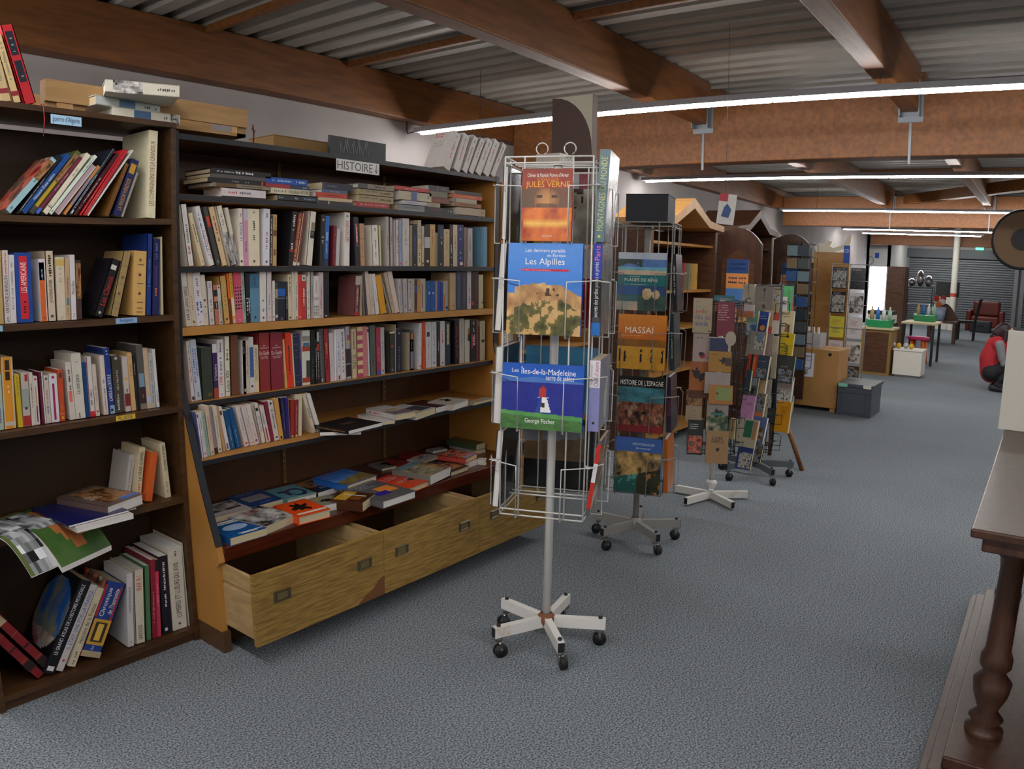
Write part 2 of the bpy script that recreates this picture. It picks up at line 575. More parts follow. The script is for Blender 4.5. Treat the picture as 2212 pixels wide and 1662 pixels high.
def spine_deco(mb, deco, t, h, c0, rnd):
    """what is printed on a spine; spine lies in the plane y=0, width along x, height along z"""
    X, Z, LN = Vector((1, 0, 0)), Vector((0, 0, 1)), Vector((0, -1, 0))
    for k, d in enumerate(x for x in deco.split(';') if x and x != '-'):
        q = d.split(':')
        e = -.0006 - .00012 * k
        if q[0] == 'b':
            v0, v1 = nums(q[2:4])
            a, b = nums(q[4:6]) if len(q) > 5 else (0, 1)
            mb.add([(a * t, e, v0 * h), (b * t, e, v0 * h), (b * t, e, v1 * h), (a * t, e, v1 * h)], [(0, 1, 2, 3)], q[1])
        elif q[0] == 't':
            v0, v1 = nums(q[2:4])
            a, b = nums(q[4:6]) if len(q) > 5 else (.3, .7)
            wd = min((b - a) * t, .011)
            m = (a + b) / 2 * t
            scribble(mb, Vector((m + wd / 2, e, v0 * h)), Z, -X, (v1 - v0) * h, wd, q[1], rnd)
        elif q[0] == 'T':
            v0, v1 = nums(q[2:4])
            a, b = nums(q[5:7]) if len(q) > 6 else (.2, .8)
            text_on(mb, q[4], Vector((b * t, e, v0 * h)), Z, -X, (v1 - v0) * h, (b - a) * t, q[1])
        elif q[0] == 'm':
            v0, v1 = nums(q[2:4])
            ls = q[4].split(',')
            for j, s_ in enumerate(ls):
                hh = (v1 - v0) * h / len(ls)
                text_on(mb, s_, Vector((.08 * t, e, v1 * h - (j + 1) * hh)), X, Z, .84 * t, hh * .85, q[1])
        elif q[0] == 'd':
            v = float(q[2])
            rr = min(.28 * t, .005)
            mb.add([(t / 2 + rr * math.cos(i * PI / 5), e, v * h + rr * math.sin(i * PI / 5)) for i in range(10)], [tuple(range(10))], q[1])
        elif q[0] in ('i', 'i2'):
            v0, v1 = nums(q[1:3])
            art(mb, PICS[q[0]], Vector((0, e, v0 * h)), X, Z, t, (v1 - v0) * h, 5, 14)
        elif q[0] == 'p':
            v0, v1 = nums(q[2:4])
            for i in range(3):
                for j in range(7):
                    cx, cz = (i + .5) / 3 * t, (v0 + (v1 - v0) * (j + .5) / 7) * h
                    rx, rz = t * .11, (v1 - v0) * h / 7 * rnd.uniform(.2, .4)
                    mb.add([(cx + rx * math.cos(n * PI / 4), e, cz + rz * math.sin(n * PI / 4)) for n in range(8)], [tuple(range(8))], q[1])
        elif q[0] == 'g':
            for j in range(0, 12, 2):
                mb.add([(0, e, j / 12 * h), (t, e, j / 12 * h), (t, e, (j + 1) / 12 * h), (0, e, (j + 1) / 12 * h)], [(0, 1, 2, 3)], q[1])
            mb.add([(t * .55, e * 1.1, 0), (t, e * 1.1, 0), (t, e * 1.1, h), (t * .55, e * 1.1, h)], [(0, 1, 2, 3)], 'c27a7c')

def kind_of(desc):
    for k in ('comic book', 'pocket book', 'paperback', 'hardback', 'magazine', 'album', 'atlas', 'booklet', 'volume'):
        if k in desc:
            return k.replace(' ', '_')
    return 'book'

def book(label, M, t, d, h, col, spine='-', front='-', desc='', group=None, pages=None, hard=None, gloss=False, back=None, big=1):
    """one book: cover (spine and two boards, printed) and its block of pages.
    local x = thickness (front cover at x=t), y = from spine to fore-edge, z = head"""
    rnd = random.Random(hash_(label))
    kd = kind_of(desc)
    root = thing(kd, label, 'book' if kd not in ('magazine',) else 'magazine', M=M, group=group)
    hard = (t > .018 and rnd.random() < .4) if hard is None else hard
    b = min(t * .22, .0028 if hard else .0012)
    ov = .003 if hard else .0006
    mb = MB()
    mb.LN = Vector((1, 0, 0))
    c = hexc(col)
    mb.box(0, b, 0, d, 0, h, back or c).box(t - b, t, 0, d, 0, h, c)
    if hard and t > .022:
        n = 5
        for i in range(n):
            a0, a1 = i / n, (i + 1) / n
            f = lambda a: -.004 * math.sin(a * PI) * 0
            mb.add([(a0 * t, f(a0), 0), (a1 * t, f(a1), 0), (a1 * t, f(a1), h), (a0 * t, f(a0), h)], [(0, 1, 2, 3)], c)
        mb.box(b, t - b, 0.0002, b, 0, h, c)
    else:
        mb.box(b, t - b, 0, b, 0, h, c)
    spine_deco(mb, spine, t, h, c, rnd)
    side = 1
    for q in front.split(';'):
        if q == 'F:w':
            # printed back board of the white volumes
            o, r, u = Vector((-.0004, d, 0)), Vector((0, -1, 0)), Vector((0, 0, 1))
            scribble(mb, o + r * (.08 * d) + u * (.9 * h), r, u, .5 * d, .012, 'b83a34', rnd)
            scribble(mb, o + r * (.08 * d) + u * (.84 * h), r, u, .4 * d, .012, 'b83a34', rnd)
            for j in range(4):
                scribble(mb, o + r * (.1 * d) + u * ((.72 - .05 * j) * h), r, u, .5 * d, .006, '998f8c', rnd)
        elif q[:2] == 'F:' and q[2:] in PICS:
            # picture printed on the board that faces the shelf end (x = 0)
            art(mb, PICS[q[2:]], Vector((-.0004, d, 0)), Vector((0, -1, 0)), Vector((0, 0, 1)), d, h, 30, 40)
    front_deco(mb, front, Vector((t, 0, 0)), Vector((0, 1, 0)), Vector((0, 0, 1)), d, h, rnd, big)
    mb.build('cover', PRINT_GLOSS if gloss else PRINT, root)
    pb = MB().box(b, t - b, b, d - ov, ov, h - ov)
    pb.build('page_block', pages or (PAPER_W if rnd.random() < .35 else PAPER), root)
    return root

def hash_(s):
    n = 7
    for ch in s:
        n = (n * 131 + ord(ch)) % 1000003
    return n

ORD = 'first second third fourth fifth sixth seventh eighth ninth tenth eleventh twelfth thirteenth fourteenth fifteenth sixteenth seventeenth eighteenth nineteenth'.split()
def ordn(i):
    if i < 20:
        return ORD[i - 1]
    t = ['twent', 'thirt', 'fort', 'fift', 'sixt', 'sevent'][i // 10 - 2]
    return t + 'ieth' if i % 10 == 0 else t + 'y-' + ORD[i % 10 - 1]

def lbl(desc, tail):
    """description plus place, kept within sixteen words"""
    ws = desc.split()
    tw = tail.split()
    while len(ws) + len(tw) > 16:
        ws.pop()
        while ws[-1] in ('a', 'an', 'the', 'with', 'and', 'of', 'beside', 'in', 'on', 'to', 'its', 'next', 'one', 'red', 'dark', 'large'):
            ws.pop()
    return ' '.join(ws + tw)

def build_books():
    for shelf, rows in BOOK_ROWS:
        for i, (x, y, z, t, h, d, lean, col, deco, desc) in enumerate(rows):
            M = Matrix.Translation((x, y, z)) @ Matrix.Rotation(math.radians(lean), 4, 'Y')
            if lean > 0:
                M = M @ Matrix.Translation((-t, 0, 0))
            sp = ';'.join(q for q in deco.split(';') if q[:1] != 'F')
            fr = ';'.join(q for q in deco.split(';') if q[:1] == 'F') or '-'
            book(lbl(desc, 'counted %s along %s' % (ordn(i + 1), shelf)), M, t, d, h, col, sp, fr, desc, 'books on ' + shelf, gloss='glossy' in desc)
    for x, y, z, t, h, col, deco, stack, desc in STACKS:
        M = Matrix.Translation((x, y, z + t)) @ Matrix.Rotation(math.radians(90 + random.uniform(-.2, .2)), 4, 'Y')
        book(lbl(desc, 'in the %s flat stack of the long unit' % stack), M, t, min(.24, max(.12, h * .68)), h, col, deco, '-', desc, 'flat stacks on the upper shelf')
    for x, y, z, ang, w_, h, t, col, deco, desc in FLATS:
        a = math.radians(ang)
        r, u = Vector((math.cos(a), math.sin(a), 0)), Vector((-math.sin(a), math.cos(a), 0))
        n = Vector((0, 0, 1))
        o = Vector((x, y, z)) - n * t
        M = Matrix(((n.x, r.x, u.x, o.x), (n.y, r.y, u.y, o.y), (n.z, r.z, u.z, o.z), (0, 0, 0, 1)))
        sp = ';'.join(q[2:] for q in deco.split(';') if q[:2] == 's:') or '-'
        fr = ';'.join(q for q in deco.split(';') if q[:1] == 'f') or '-'
        book(lbl(desc, ''), M, t, w_, h, col, sp, fr, desc, 'books lying face up in the long unit', gloss=True)

# ---------------------------------------------------------------- materials of the place
WOOD_GLU = mat('glulam_timber', '855226', .55, noise=('6a401d', 3, (1.2, 9, 9), .35, .7))
WOOD_TAN = mat('tan_chipboard', 'b5803c', .5, noise=('a87434', 6, (1, 1, 1), .3, .7))
WOOD_BACK = mat('brown_hardboard', '5c391c', .5, noise=('4e2f17', 9, (1, 1, 1), .3, .7))
WOOD_DARK = mat('dark_oak_veneer', '4e3318', .45, noise=('38220f', 4, (1.5, 14, 14), .35, .7))
WOOD_RED = mat('mahogany_veneer', '5c2410', .3, noise=('40170a', 5, (1, 30, 30), .35, .65))
WOOD_DRAWER = mat('scratched_oak_veneer', 'a2813f', .5, noise=('7d5f2b', 7, (1.4, 1, 16), .38, .62), bump=.1)
WOOD_PALE = mat('pale_drawer_wood', 'b79a6a', .55, noise=('a4865a', 4, (3, 3, 12), .35, .65))
WOOD_CRATE = mat('raw_pine', 'b08c5c', .7, noise=('977348', 4, (1, 8, 8), .35, .7))
BLACK_EDGE = mat('black_edge_band', '1c1e26', .5)
METAL_WHITE = mat('white_enamel', 'dcdad6', .35, noise=('c8b8a0', 12, (1, 1, 1), .62, .78))
METAL_GREY = mat('grey_enamel', '8c8a86', .4)
METAL_DARK = mat('dark_wire', '23262a', .4, metal=.3)
CHROME = mat('dull_chrome', 'b0b0ae', .3, metal=.9)
RUBBER = mat('black_rubber', '18181a', .6)
RUST = mat('rusty_steel', '6a3a22', .8, noise=('8a5a3a', 30, (1, 1, 1), .3, .7))
WHITE_LAM = mat('white_laminate', 'd6d3c8', .45)
GALV = mat('galvanised_steel', '7c8288', .45, metal=.4)

# carpet: fine grey-blue flecks
m = bpy.data.materials.new('needle_felt_carpet')
m.use_nodes = True
nt = m.node_tree
b = nt.nodes['Principled BSDF']
b.inputs['Roughness'].default_value = .95
b.inputs['Specular IOR Level'].default_value = .1
tc = nt.nodes.new('ShaderNodeTexCoord')
n1 = nt.nodes.new('ShaderNodeTexNoise')
n1.inputs['Scale'].default_value = 160
n1.inputs['Detail'].default_value = 3
n2 = nt.nodes.new('ShaderNodeTexNoise')
n2.inputs['Scale'].default_value = 1.1
n2.inputs['Detail'].default_value = 3
r = nt.nodes.new('ShaderNodeValToRGB')
r.color_ramp.elements[0].position = .36
r.color_ramp.elements[0].color = hexc('464c52')
r.color_ramp.elements[1].position = .64
r.color_ramp.elements[1].color = hexc('969ea4')
mr = nt.nodes.new('ShaderNodeMapRange')
mr.inputs['From Min'].default_value = .3
mr.inputs['From Max'].default_value = .7
mr.inputs['To Min'].default_value = .92
mr.inputs['To Max'].default_value = 1.06
vs = nt.nodes.new('ShaderNodeVectorMath')
vs.operation = 'SCALE'
bp = nt.nodes.new('ShaderNodeBump')
bp.inputs['Strength'].default_value = .35
bp.inputs['Distance'].default_value = .004
L = nt.links.new
L(tc.outputs['Object'], n1.inputs['Vector'])
L(tc.outputs['Object'], n2.inputs['Vector'])
L(n1.outputs['Fac'], r.inputs['Fac'])
L(n2.outputs['Fac'], mr.inputs['Value'])
L(r.outputs['Color'], vs.inputs[0])
L(mr.outputs['Result'], vs.inputs['Scale'])
L(vs.outputs['Vector'], b.inputs['Base Color'])
L(n1.outputs['Fac'], bp.inputs['Height'])
L(bp.outputs['Normal'], b.inputs['Normal'])
CARPET = m

# ---------------------------------------------------------------- the room
X0, X1, Y0, Y1 = -4.5, 28.4, -9.0, 5.05
struct(MB().box(X0, X1, Y0, Y1, -.1, 0).build('floor', CARPET))
WALLM = mat('painted_wall', 'b7b0ae', .85, noise=('a9a2a0', 2, (1, 1, 1), .3, .7))
struct(MB().box(X0, X1, Y1, Y1 + .15, 0, 3.3).build('wall_left', WALLM))
struct(MB().box(X0, X1, Y0 - .15, Y0, 0, 3.3).build('wall_right', WALLM))
struct(MB().box(X0 - .15, X0, Y0, Y1, 0, 3.3).build('wall_back', WALLM))
struct(MB().box(X1, X1 + .15, Y0, Y1, 0, 3.3).build('wall_front', WALLM))
# ribbed metal deck: ribs run across the shop
poly = []
x = X0
while x < X1 + .3:
    poly += [(x, 3.06), (x + .10, 3.06), (x + .125, 3.105), (x + .195, 3.105)]
    x += .22
mb = MB()
n = len(poly)
mb.add([(px, Y0 - .1, pz) for px, pz in poly] + [(px, Y1 + .1, pz) for px, pz in poly], [(i, i + n, i + n + 1, i + 1) for i in range(n - 1)])
mb.box(X0 - .1, X1 + .3, Y0 - .1, Y1 + .1, 3.2, 3.25)
struct(mb.build('ceiling', mat('pale_metal_deck', 'a9a49c', .5, noise=('9c978f', 3, (1, 1, 1), .3, .7))))
k = 1
def beam(x0, x1, y0, y1, z0, z1):
    global k
    struct(MB().box(x0, x1, y0, y1, z0, z1).build('trim_%d' % k, WOOD_GLU, bevel=.008))
    k += 1
beam(X0, X1, 4.88, 5.04, 2.69, 3.055)                      # along the wall
for xb in (6.5, 15.5, 24.2):
    beam(xb, xb + .2, Y0, 4.87, 2.36, 2.93)                # deep cross beams
for yb in (2.72, .98, -.9, -2.7, -4.6, -6.5):
    for xa, xc in ((X0, 6.5), (6.7, 15.5), (15.7, 24.2)):
        beam(xa, xc, yb, yb + .13, 2.70, 3.055)            # rafters between them
for xt in (1.15, 2.95, 4.25, 8.4, 10.4, 12.6, 17.4, 19.6):
    beam(xt, xt + .05, Y0, 4.87, 3.0, 3.055)               # thin battens under the deck
# slanting wind brace in the second bay
mb = MB()
mb.prism([(6.72, -5.2), (6.72, -4.95), (15.48, 2.55), (15.48, 2.3)], 2.78, 2.95, 'z')
struct(mb.build('trim_%d' % k, WOOD_GLU)); k += 1
# steel joist shoes
for xb in (6.5, 15.5):
    for yb in (2.72, .98):
        mb = MB().box(xb - .012, xb, yb - .03, yb + .16, 2.62, 2.93).box(xb - .1, xb, yb - .012, yb - .002, 2.66, 2.93).box(xb - .1, xb, yb + .132, yb + .142, 2.66, 2.93)
        mb.box(xb - .006, xb, yb + .055, yb + .075, 2.3, 2.62)
        o = mb.build('joist_shoe', GALV)
        tag(o, 'grey steel joist shoe holding the rafter over the %s on the %s cross beam' % ('long unit' if yb > 2 else 'aisle', 'nearer' if xb < 7 else 'second'), 'bracket')

# partition with the bright doorway, far end
PART = mat('white_partition', 'c9c9c6', .8)
mb = MB()
mb.box(25.0, 25.12, 5.05, 5.1, 0, 2.9).box(25.0, 25.12, 4.42, 4.5, 0, 2.95).box(25.0, 25.12, 4.42, 5.05, 1.72, 2.95)
struct(mb.build('wall_far', PART))
struct(MB().box(25.12, 28.4, 4.42, 4.5, 0, 2.95).build('wall_far_return', PART))
struct(MB().box(24.6, 25.12, 5.05, 5.05 + .02, 0, 2.95).build('trim_%d' % k, PART)); k += 1
o = struct(MB().box(25.6, 25.62, 4.5, 5.05, 0, 2.0).build('window_1', mat('daylight_glass', 'eaf2ff', .3, emit=7)))
# rolling shutters
for i, (ya, yb) in enumerate(((.95, 4.4), (-2.8, .75), (-6.6, -3.0))):
    nm = ('beside the bright doorway', 'in the middle of the far wall', 'at the far corner')[i]
    t = thing('roller_shutter', 'grey slatted roller shutter %s' % nm, 'roller shutter', (28.3, 0, 0), group=None)
    mb = MB()
    z = 0
    while z < 2.12:
        mb.prism([(-.0, z), (-.03, z + .02), (-.03, z + .055), (0, z + .075)], ya, yb, 'y')
        z += .078
    # outline is (x, z): prism along y uses (u, t, v)
    mb.build('slat_curtain', mat('shutter_steel', '7a7f84', .45, metal=.3), t)
    MB().box(-.14, .05, ya - .05, yb + .05, 2.13, 2.42).build('shutter_box', mat('shutter_box', '5c6064', .6), t)
    for yy in (ya, yb):
        MB().box(-.06, .05, yy - .06, yy + .06, 0, 2.13).build('guide_rail', mat('shutter_rail', '8a8e92', .5), t)

# ---------------------------------------------------------------- strip lights
LAMP = mat('lit_strip', 'faf7f4', .4, emit=TUBE)
HOUS = mat('lamp_housing', 'a8a8ac', .5)
def strip(x, ya, yb, z, label, dx=0.0):
    """row of tubes from (x, ya) to (x + dx, yb)"""
    t = thing('strip_light', label, 'lamp', (x, ya, z), group=None)
    Ln = math.hypot(yb - ya, dx)
    t.rotation_euler = (0, 0, math.atan2(-dx, yb - ya))
    n = max(1, round(Ln / 1.5))
    e = MB()
    for i in range(n):
        a, b_ = i * Ln / n + .008, (i + 1) * Ln / n - .008
        e.prism([(-.024, 0), (-.018, -.02), (.018, -.02), (.024, 0)], a, b_, 'y')
    e.build('tube', LAMP, t)
    MB().prism([(-.035, .002), (-.03, .045), (.03, .045), (.035, .002)], -.06, Ln + .06, 'y').build('housing', HOUS, t)
    for f in (.06, .35, .65, .94):
        MB().tube([(0, f * Ln, .04), (0, f * Ln, 3.05 - z)], .003, 4).build('hanger', mat('hanger_wire', '55555a', .5), t)
    return t
st = strip(5.12, 5.0 - .0, 5.0 - 9.5, 2.58, 'nearest glowing strip light, running just before the deep cross beam', .6) if False else None
strip(5.45, .0 - 6.0, 4.82, 2.58, 'nearest glowing strip light, just before the first deep cross beam', -.38)
strip(10.15, -6.0, 4.9, 2.6, 'glowing strip light just beyond the first deep cross beam', -.62)
strip(15.32, -6.0, 4.62, 2.6, 'glowing strip light against the second deep cross beam', -.62)
strip(20.9, .9, 4.85, 2.6, 'upper of the short strip lights beyond the second cross beam', -.3)
strip(22.75, 1.7, 4.75, 2.6, 'strip light ending at the pale post beyond the second cross beam', -.3)
strip(26.9, 1.4, 4.1, 2.55, 'furthest strip light, in front of the roller shutter', -.1)
strip(.55, -6.0, 4.85, 2.58, 'strip light above the viewer, before the long unit', -.2)
strip(-3.2, -6.0, 4.85, 2.58, 'strip light behind the viewer', -.2)
# loose lead at the lamp end
o = MB().tube([(5.1, 4.85, 2.62), (5.1, 4.95, 2.6), (5.08, 5.0, 2.59), (5.06, 4.99, 2.63), (5.06, 4.98, 2.8), (5.06, 5.02, 3.0)], .006, 5).build('lamp_cable', RUBBER)
tag(o, 'thin black cable looping at the wall end of the nearest strip light', 'cable')

# ---------------------------------------------------------------- long shelving unit
G = thing('bookshelf_unit', 'long black-edged shelving unit with sloping sides and open drawers', 'bookshelf', (1.418, 2.35, 0))
GX = 1.418
def gb(mb, name, mats, **kw):
    o = mb.build(name, mats, G, **kw)
    o.matrix_parent_inverse = Matrix.Translation((-1.418, -2.35, 0))
    return o
prof = [(2.556, 1.885), (2.556, 1.0), (2.536, .926), (2.494, .805), (2.462, .705), (2.43, .61), (2.394, .514), (2.356, .418), (2.343, .36), (2.362, .338), (2.36, .085), (2.88, .085), (2.88, 1.885)]
edge = prof[:9]
for xa, xb in ((1.418, 1.443), (3.262, 3.287)):
    gb(MB().prism(prof, xa, xb, 'x'), 'side_panel', WOOD_TAN)
    mb = MB()
    for (ya, za), (yb, zb) in zip(edge[:8], edge[1:8]):
        mb.add([(xa - .001, ya - .004, za), (xb + .001, ya - .004, za), (xb + .001, yb - .004, zb), (xa - .001, yb - .004, zb),
                (xa - .001, ya + .002, za), (xb + .001, ya + .002, za), (xb + .001, yb + .002, zb), (xa - .001, yb + .002, zb)],
               [(0, 1, 2, 3), (0, 3, 7, 4), (1, 5, 6, 2)])
    gb(mb, 'edge_strip', BLACK_EDGE)
gb(MB().box(1.443, 3.262, 2.865, 2.88, .36, 1.87), 'back_panel', WOOD_BACK)
for zt, th, yf, mt in ((1.877, .02, 2.553, BLACK_EDGE), (1.665, .021, 2.556, BLACK_EDGE), (1.407, .021, 2.556, BLACK_EDGE), (1.188, .03, 2.552, None), (.909, .02, 2.556, BLACK_EDGE), (.711, .018, 2.464, BLACK_EDGE)):
    mb = MB().box(1.444, 3.261, yf + .002, 2.864, zt - th, zt, mi=0)
    mb.box(1.444, 3.261, yf, yf + .002, zt - th, zt - .0005, mi=1)
    gb(mb, 'shelf', [WOOD_TAN if zt < 1.8 else WOOD_BACK, mt or mat('bare_shelf_edge', 'c08a44', .5, noise=('ad7836', 9, (1, 1, 1), .3, .7))])
for xr in (2.095, 2.735):
    mb = MB().box(xr, xr + .016, 2.855, 2.865, .415, 1.86)
    z = .44
    while z < 1.84:
        mb.box(xr + .006, xr + .010, 2.854, 2.855, z, z + .012, mi=1)
        z += .03
    gb(mb, 'shelf_rail', [mat('brass_rail', '8a7440', .4, metal=.5), BLACK_EDGE])
gb(MB().box(1.444, 3.261, 2.345, 2.864, .357, .412), 'counter', WOOD_RED, bevel=.003)
gb(MB().box(1.45, 3.255, 2.42, 2.86, 0, .083), 'plinth', mat('scuffed_plinth', '54391f', .6, noise=('7d5c38', 6, (1, 1, 1), .5, .62)))
gb(MB().box(1.418, 1.45, 2.352, 2.86, 0, .084), 'plinth_side', mat('scuffed_plinth', '54391f'))
gb(MB().box(1.45, 3.255, 2.84, 2.864, .084, .357), 'lower_back', WOOD_BACK)
hx = {0: (1.547, 1.945), 1: (2.152, 2.552), 2: (2.775, 3.15)}
for i, (xa, xb) in enumerate(((1.428, 2.049), (2.051, 2.661), (2.663, 3.275))):
    yf = 2.15
    mb = MB().box(xa, xb, yf, yf + .018, .094, .362)
    if i == 0:
        mb.add([(1.905, yf - .0008, .0945), (1.945, yf - .0008, .125), (1.985, yf - .0008, .135), (2.015, yf - .0008, .165), (2.049, yf - .0008, .178), (2.049, yf - .0008, .0945)], [(0, 1, 2, 3, 4, 5)], mi=1)
    dr = gb(mb, 'drawer', [WOOD_DRAWER, mat('bare_patch', '6e4420', .7)])
    dr['label'] = 'pulled-out %s drawer with scratched veneer front' % ('first', 'second', 'third')[i]
    def dp(mb, name, mats):
        o = mb.build(name, mats, dr)
        return o
    a, b_ = xa + .012, xb - .012
    for xs in (a, b_ - .014):
        side = MB()
        side.box(xs, xs + .014, yf + .018, 2.70, .288, .346).box(xs, xs + .014, yf + .018, 2.70, .11, .27).box(xs + .004, xs + .012, yf + .018, 2.70, .27, .288)
        dp(side, 'drawer_side', WOOD_PALE)
    dp(MB().box(a + .015, b_ - .015, yf + .018, 2.69, .112, .12).box(a + .015, b_ - .015, 2.685, 2.70, .12, .34), 'drawer_bottom', mat('drawer_bottom', '5a3c20', .7))
    for hc in hx[i]:
        mb = MB()
        w_, z0, z1 = .038, .236, .278
        for (p, q) in (((-w_, z0), (w_, z0)), ((w_, z0), (w_, z1)), ((w_, z1), (-w_, z1)), ((-w_, z1), (-w_, z0))):
            f = lambda pt, s, y: (hc + pt[0] * s, y, (z0 + z1) / 2 + (pt[1] - (z0 + z1) / 2) * s)
            mb.add([f(p, 1, yf - .002), f(q, 1, yf - .002), f(q, .82, yf - .007), f(p, .82, yf - .007), f(p, .6, yf - .0015), f(q, .6, yf - .0015)], [(0, 1, 2, 3), (3, 2, 5, 4)])
        mb.add([(hc - w_ * .62, yf - .0012, z0 + .008), (hc + w_ * .62, yf - .0012, z0 + .008), (hc + w_ * .62, yf - .0012, z1 - .008), (hc - w_ * .62, yf - .0012, z1 - .008)], [(0, 1, 2, 3)], mi=1)
        dp(mb, 'handle', [mat('bronzed_pull', '5e5340', .35, metal=.6), mat('pull_recess', '6a6038', .5)])

# ---------------------------------------------------------------- dark bookcase
B_ = thing('bookcase', 'dark oak bookcase with sagging shelves at the frame edge', 'bookcase', (.69, 2.52, 0))
def bb(mb, name, mats, **kw):
    o = mb.build(name, mats, B_, **kw)
    o.matrix_parent_inverse = Matrix.Translation((-.69, -2.52, 0))
    return o
for xa in (.672, 1.396):
    bb(MB().box(xa, xa + .02, 2.522, 2.83, 0, 1.885), 'side_panel', WOOD_DARK)
bb(MB().box(.692, 1.396, 2.81, 2.83, .04, 1.868), 'back_panel', mat('bookcase_back', '38230f', .6))
bb(MB().box(.672, 1.416, 2.518, 2.83, 1.8865, 1.904 - .0175 + .0175), 'top_board', WOOD_DARK)
for zt in (1.573, 1.239, .911, .574, .055):
    mb = MB()
    sag = .006 if zt == 1.573 else .002
    n = 10
    yf = 2.522
    vs = []
    for i in range(n + 1):
        x = .6925 + (1.3955 - .6925) * i / n
        s_ = sag * math.sin(PI * i / n)
        vs += [(x, yf, zt - s_), (x, 2.81, zt - s_), (x, 2.81, zt - .02 - s_), (x, yf, zt - .02 - s_)]
    fs = []
    for i in range(n):
        for j in range(4):
            fs.append((i * 4 + j, i * 4 + (j + 1) % 4, i * 4 + 4 + (j + 1) % 4, i * 4 + 4 + j))
    mb.add(vs, fs + [(0, 3, 2, 1), (n * 4, n * 4 + 1, n * 4 + 2, n * 4 + 3)])
    bb(mb, 'shelf', WOOD_DARK)
bb(MB().box(.692, 1.396, 2.535, 2.55, 0, .035), 'plinth', WOOD_DARK)
# stickers on the shelf edges
def sticker(x0, x1, z0, z1, col, txt, label, tc='2a2a6a', y=2.516, nm='shelf_label'):
    mb = MB().box(x0, x1, y, y + .0008, z0, z1, col)
    if txt:
        text_on(mb, txt, Vector((x0 + (x1 - x0) * .06, y - .0004, z0 + (z1 - z0) * .12)), Vector((1, 0, 0)), Vector((0, 0, 1)), (x1 - x0) * .88, (z1 - z0) * .76, tc)
    return tag(mb.build(nm, PRINT), label, 'label')
sticker(.980, 1.078, 1.853, 1.882, 'a9cfe8', "guerre d'Algérie", 'pale blue handwritten sticker on the top edge of the dark bookcase', y=2.5165)
sticker(1.178, 1.255, 1.2195, 1.238, '8fb2d8', 'Religion', 'blue handwritten sticker on the second bookcase shelf edge', y=2.5205)
sticker(1.160, 1.23, .8925, .9095, 'e2bc28', 'RUSSIE', 'yellow handwritten sticker on the third bookcase shelf edge', y=2.5205)
sticker(.75, .812, 1.22, 1.238, '8fc0d8', '', 'blank blue sticker at the frame end of the second bookcase shelf', y=2.5205)
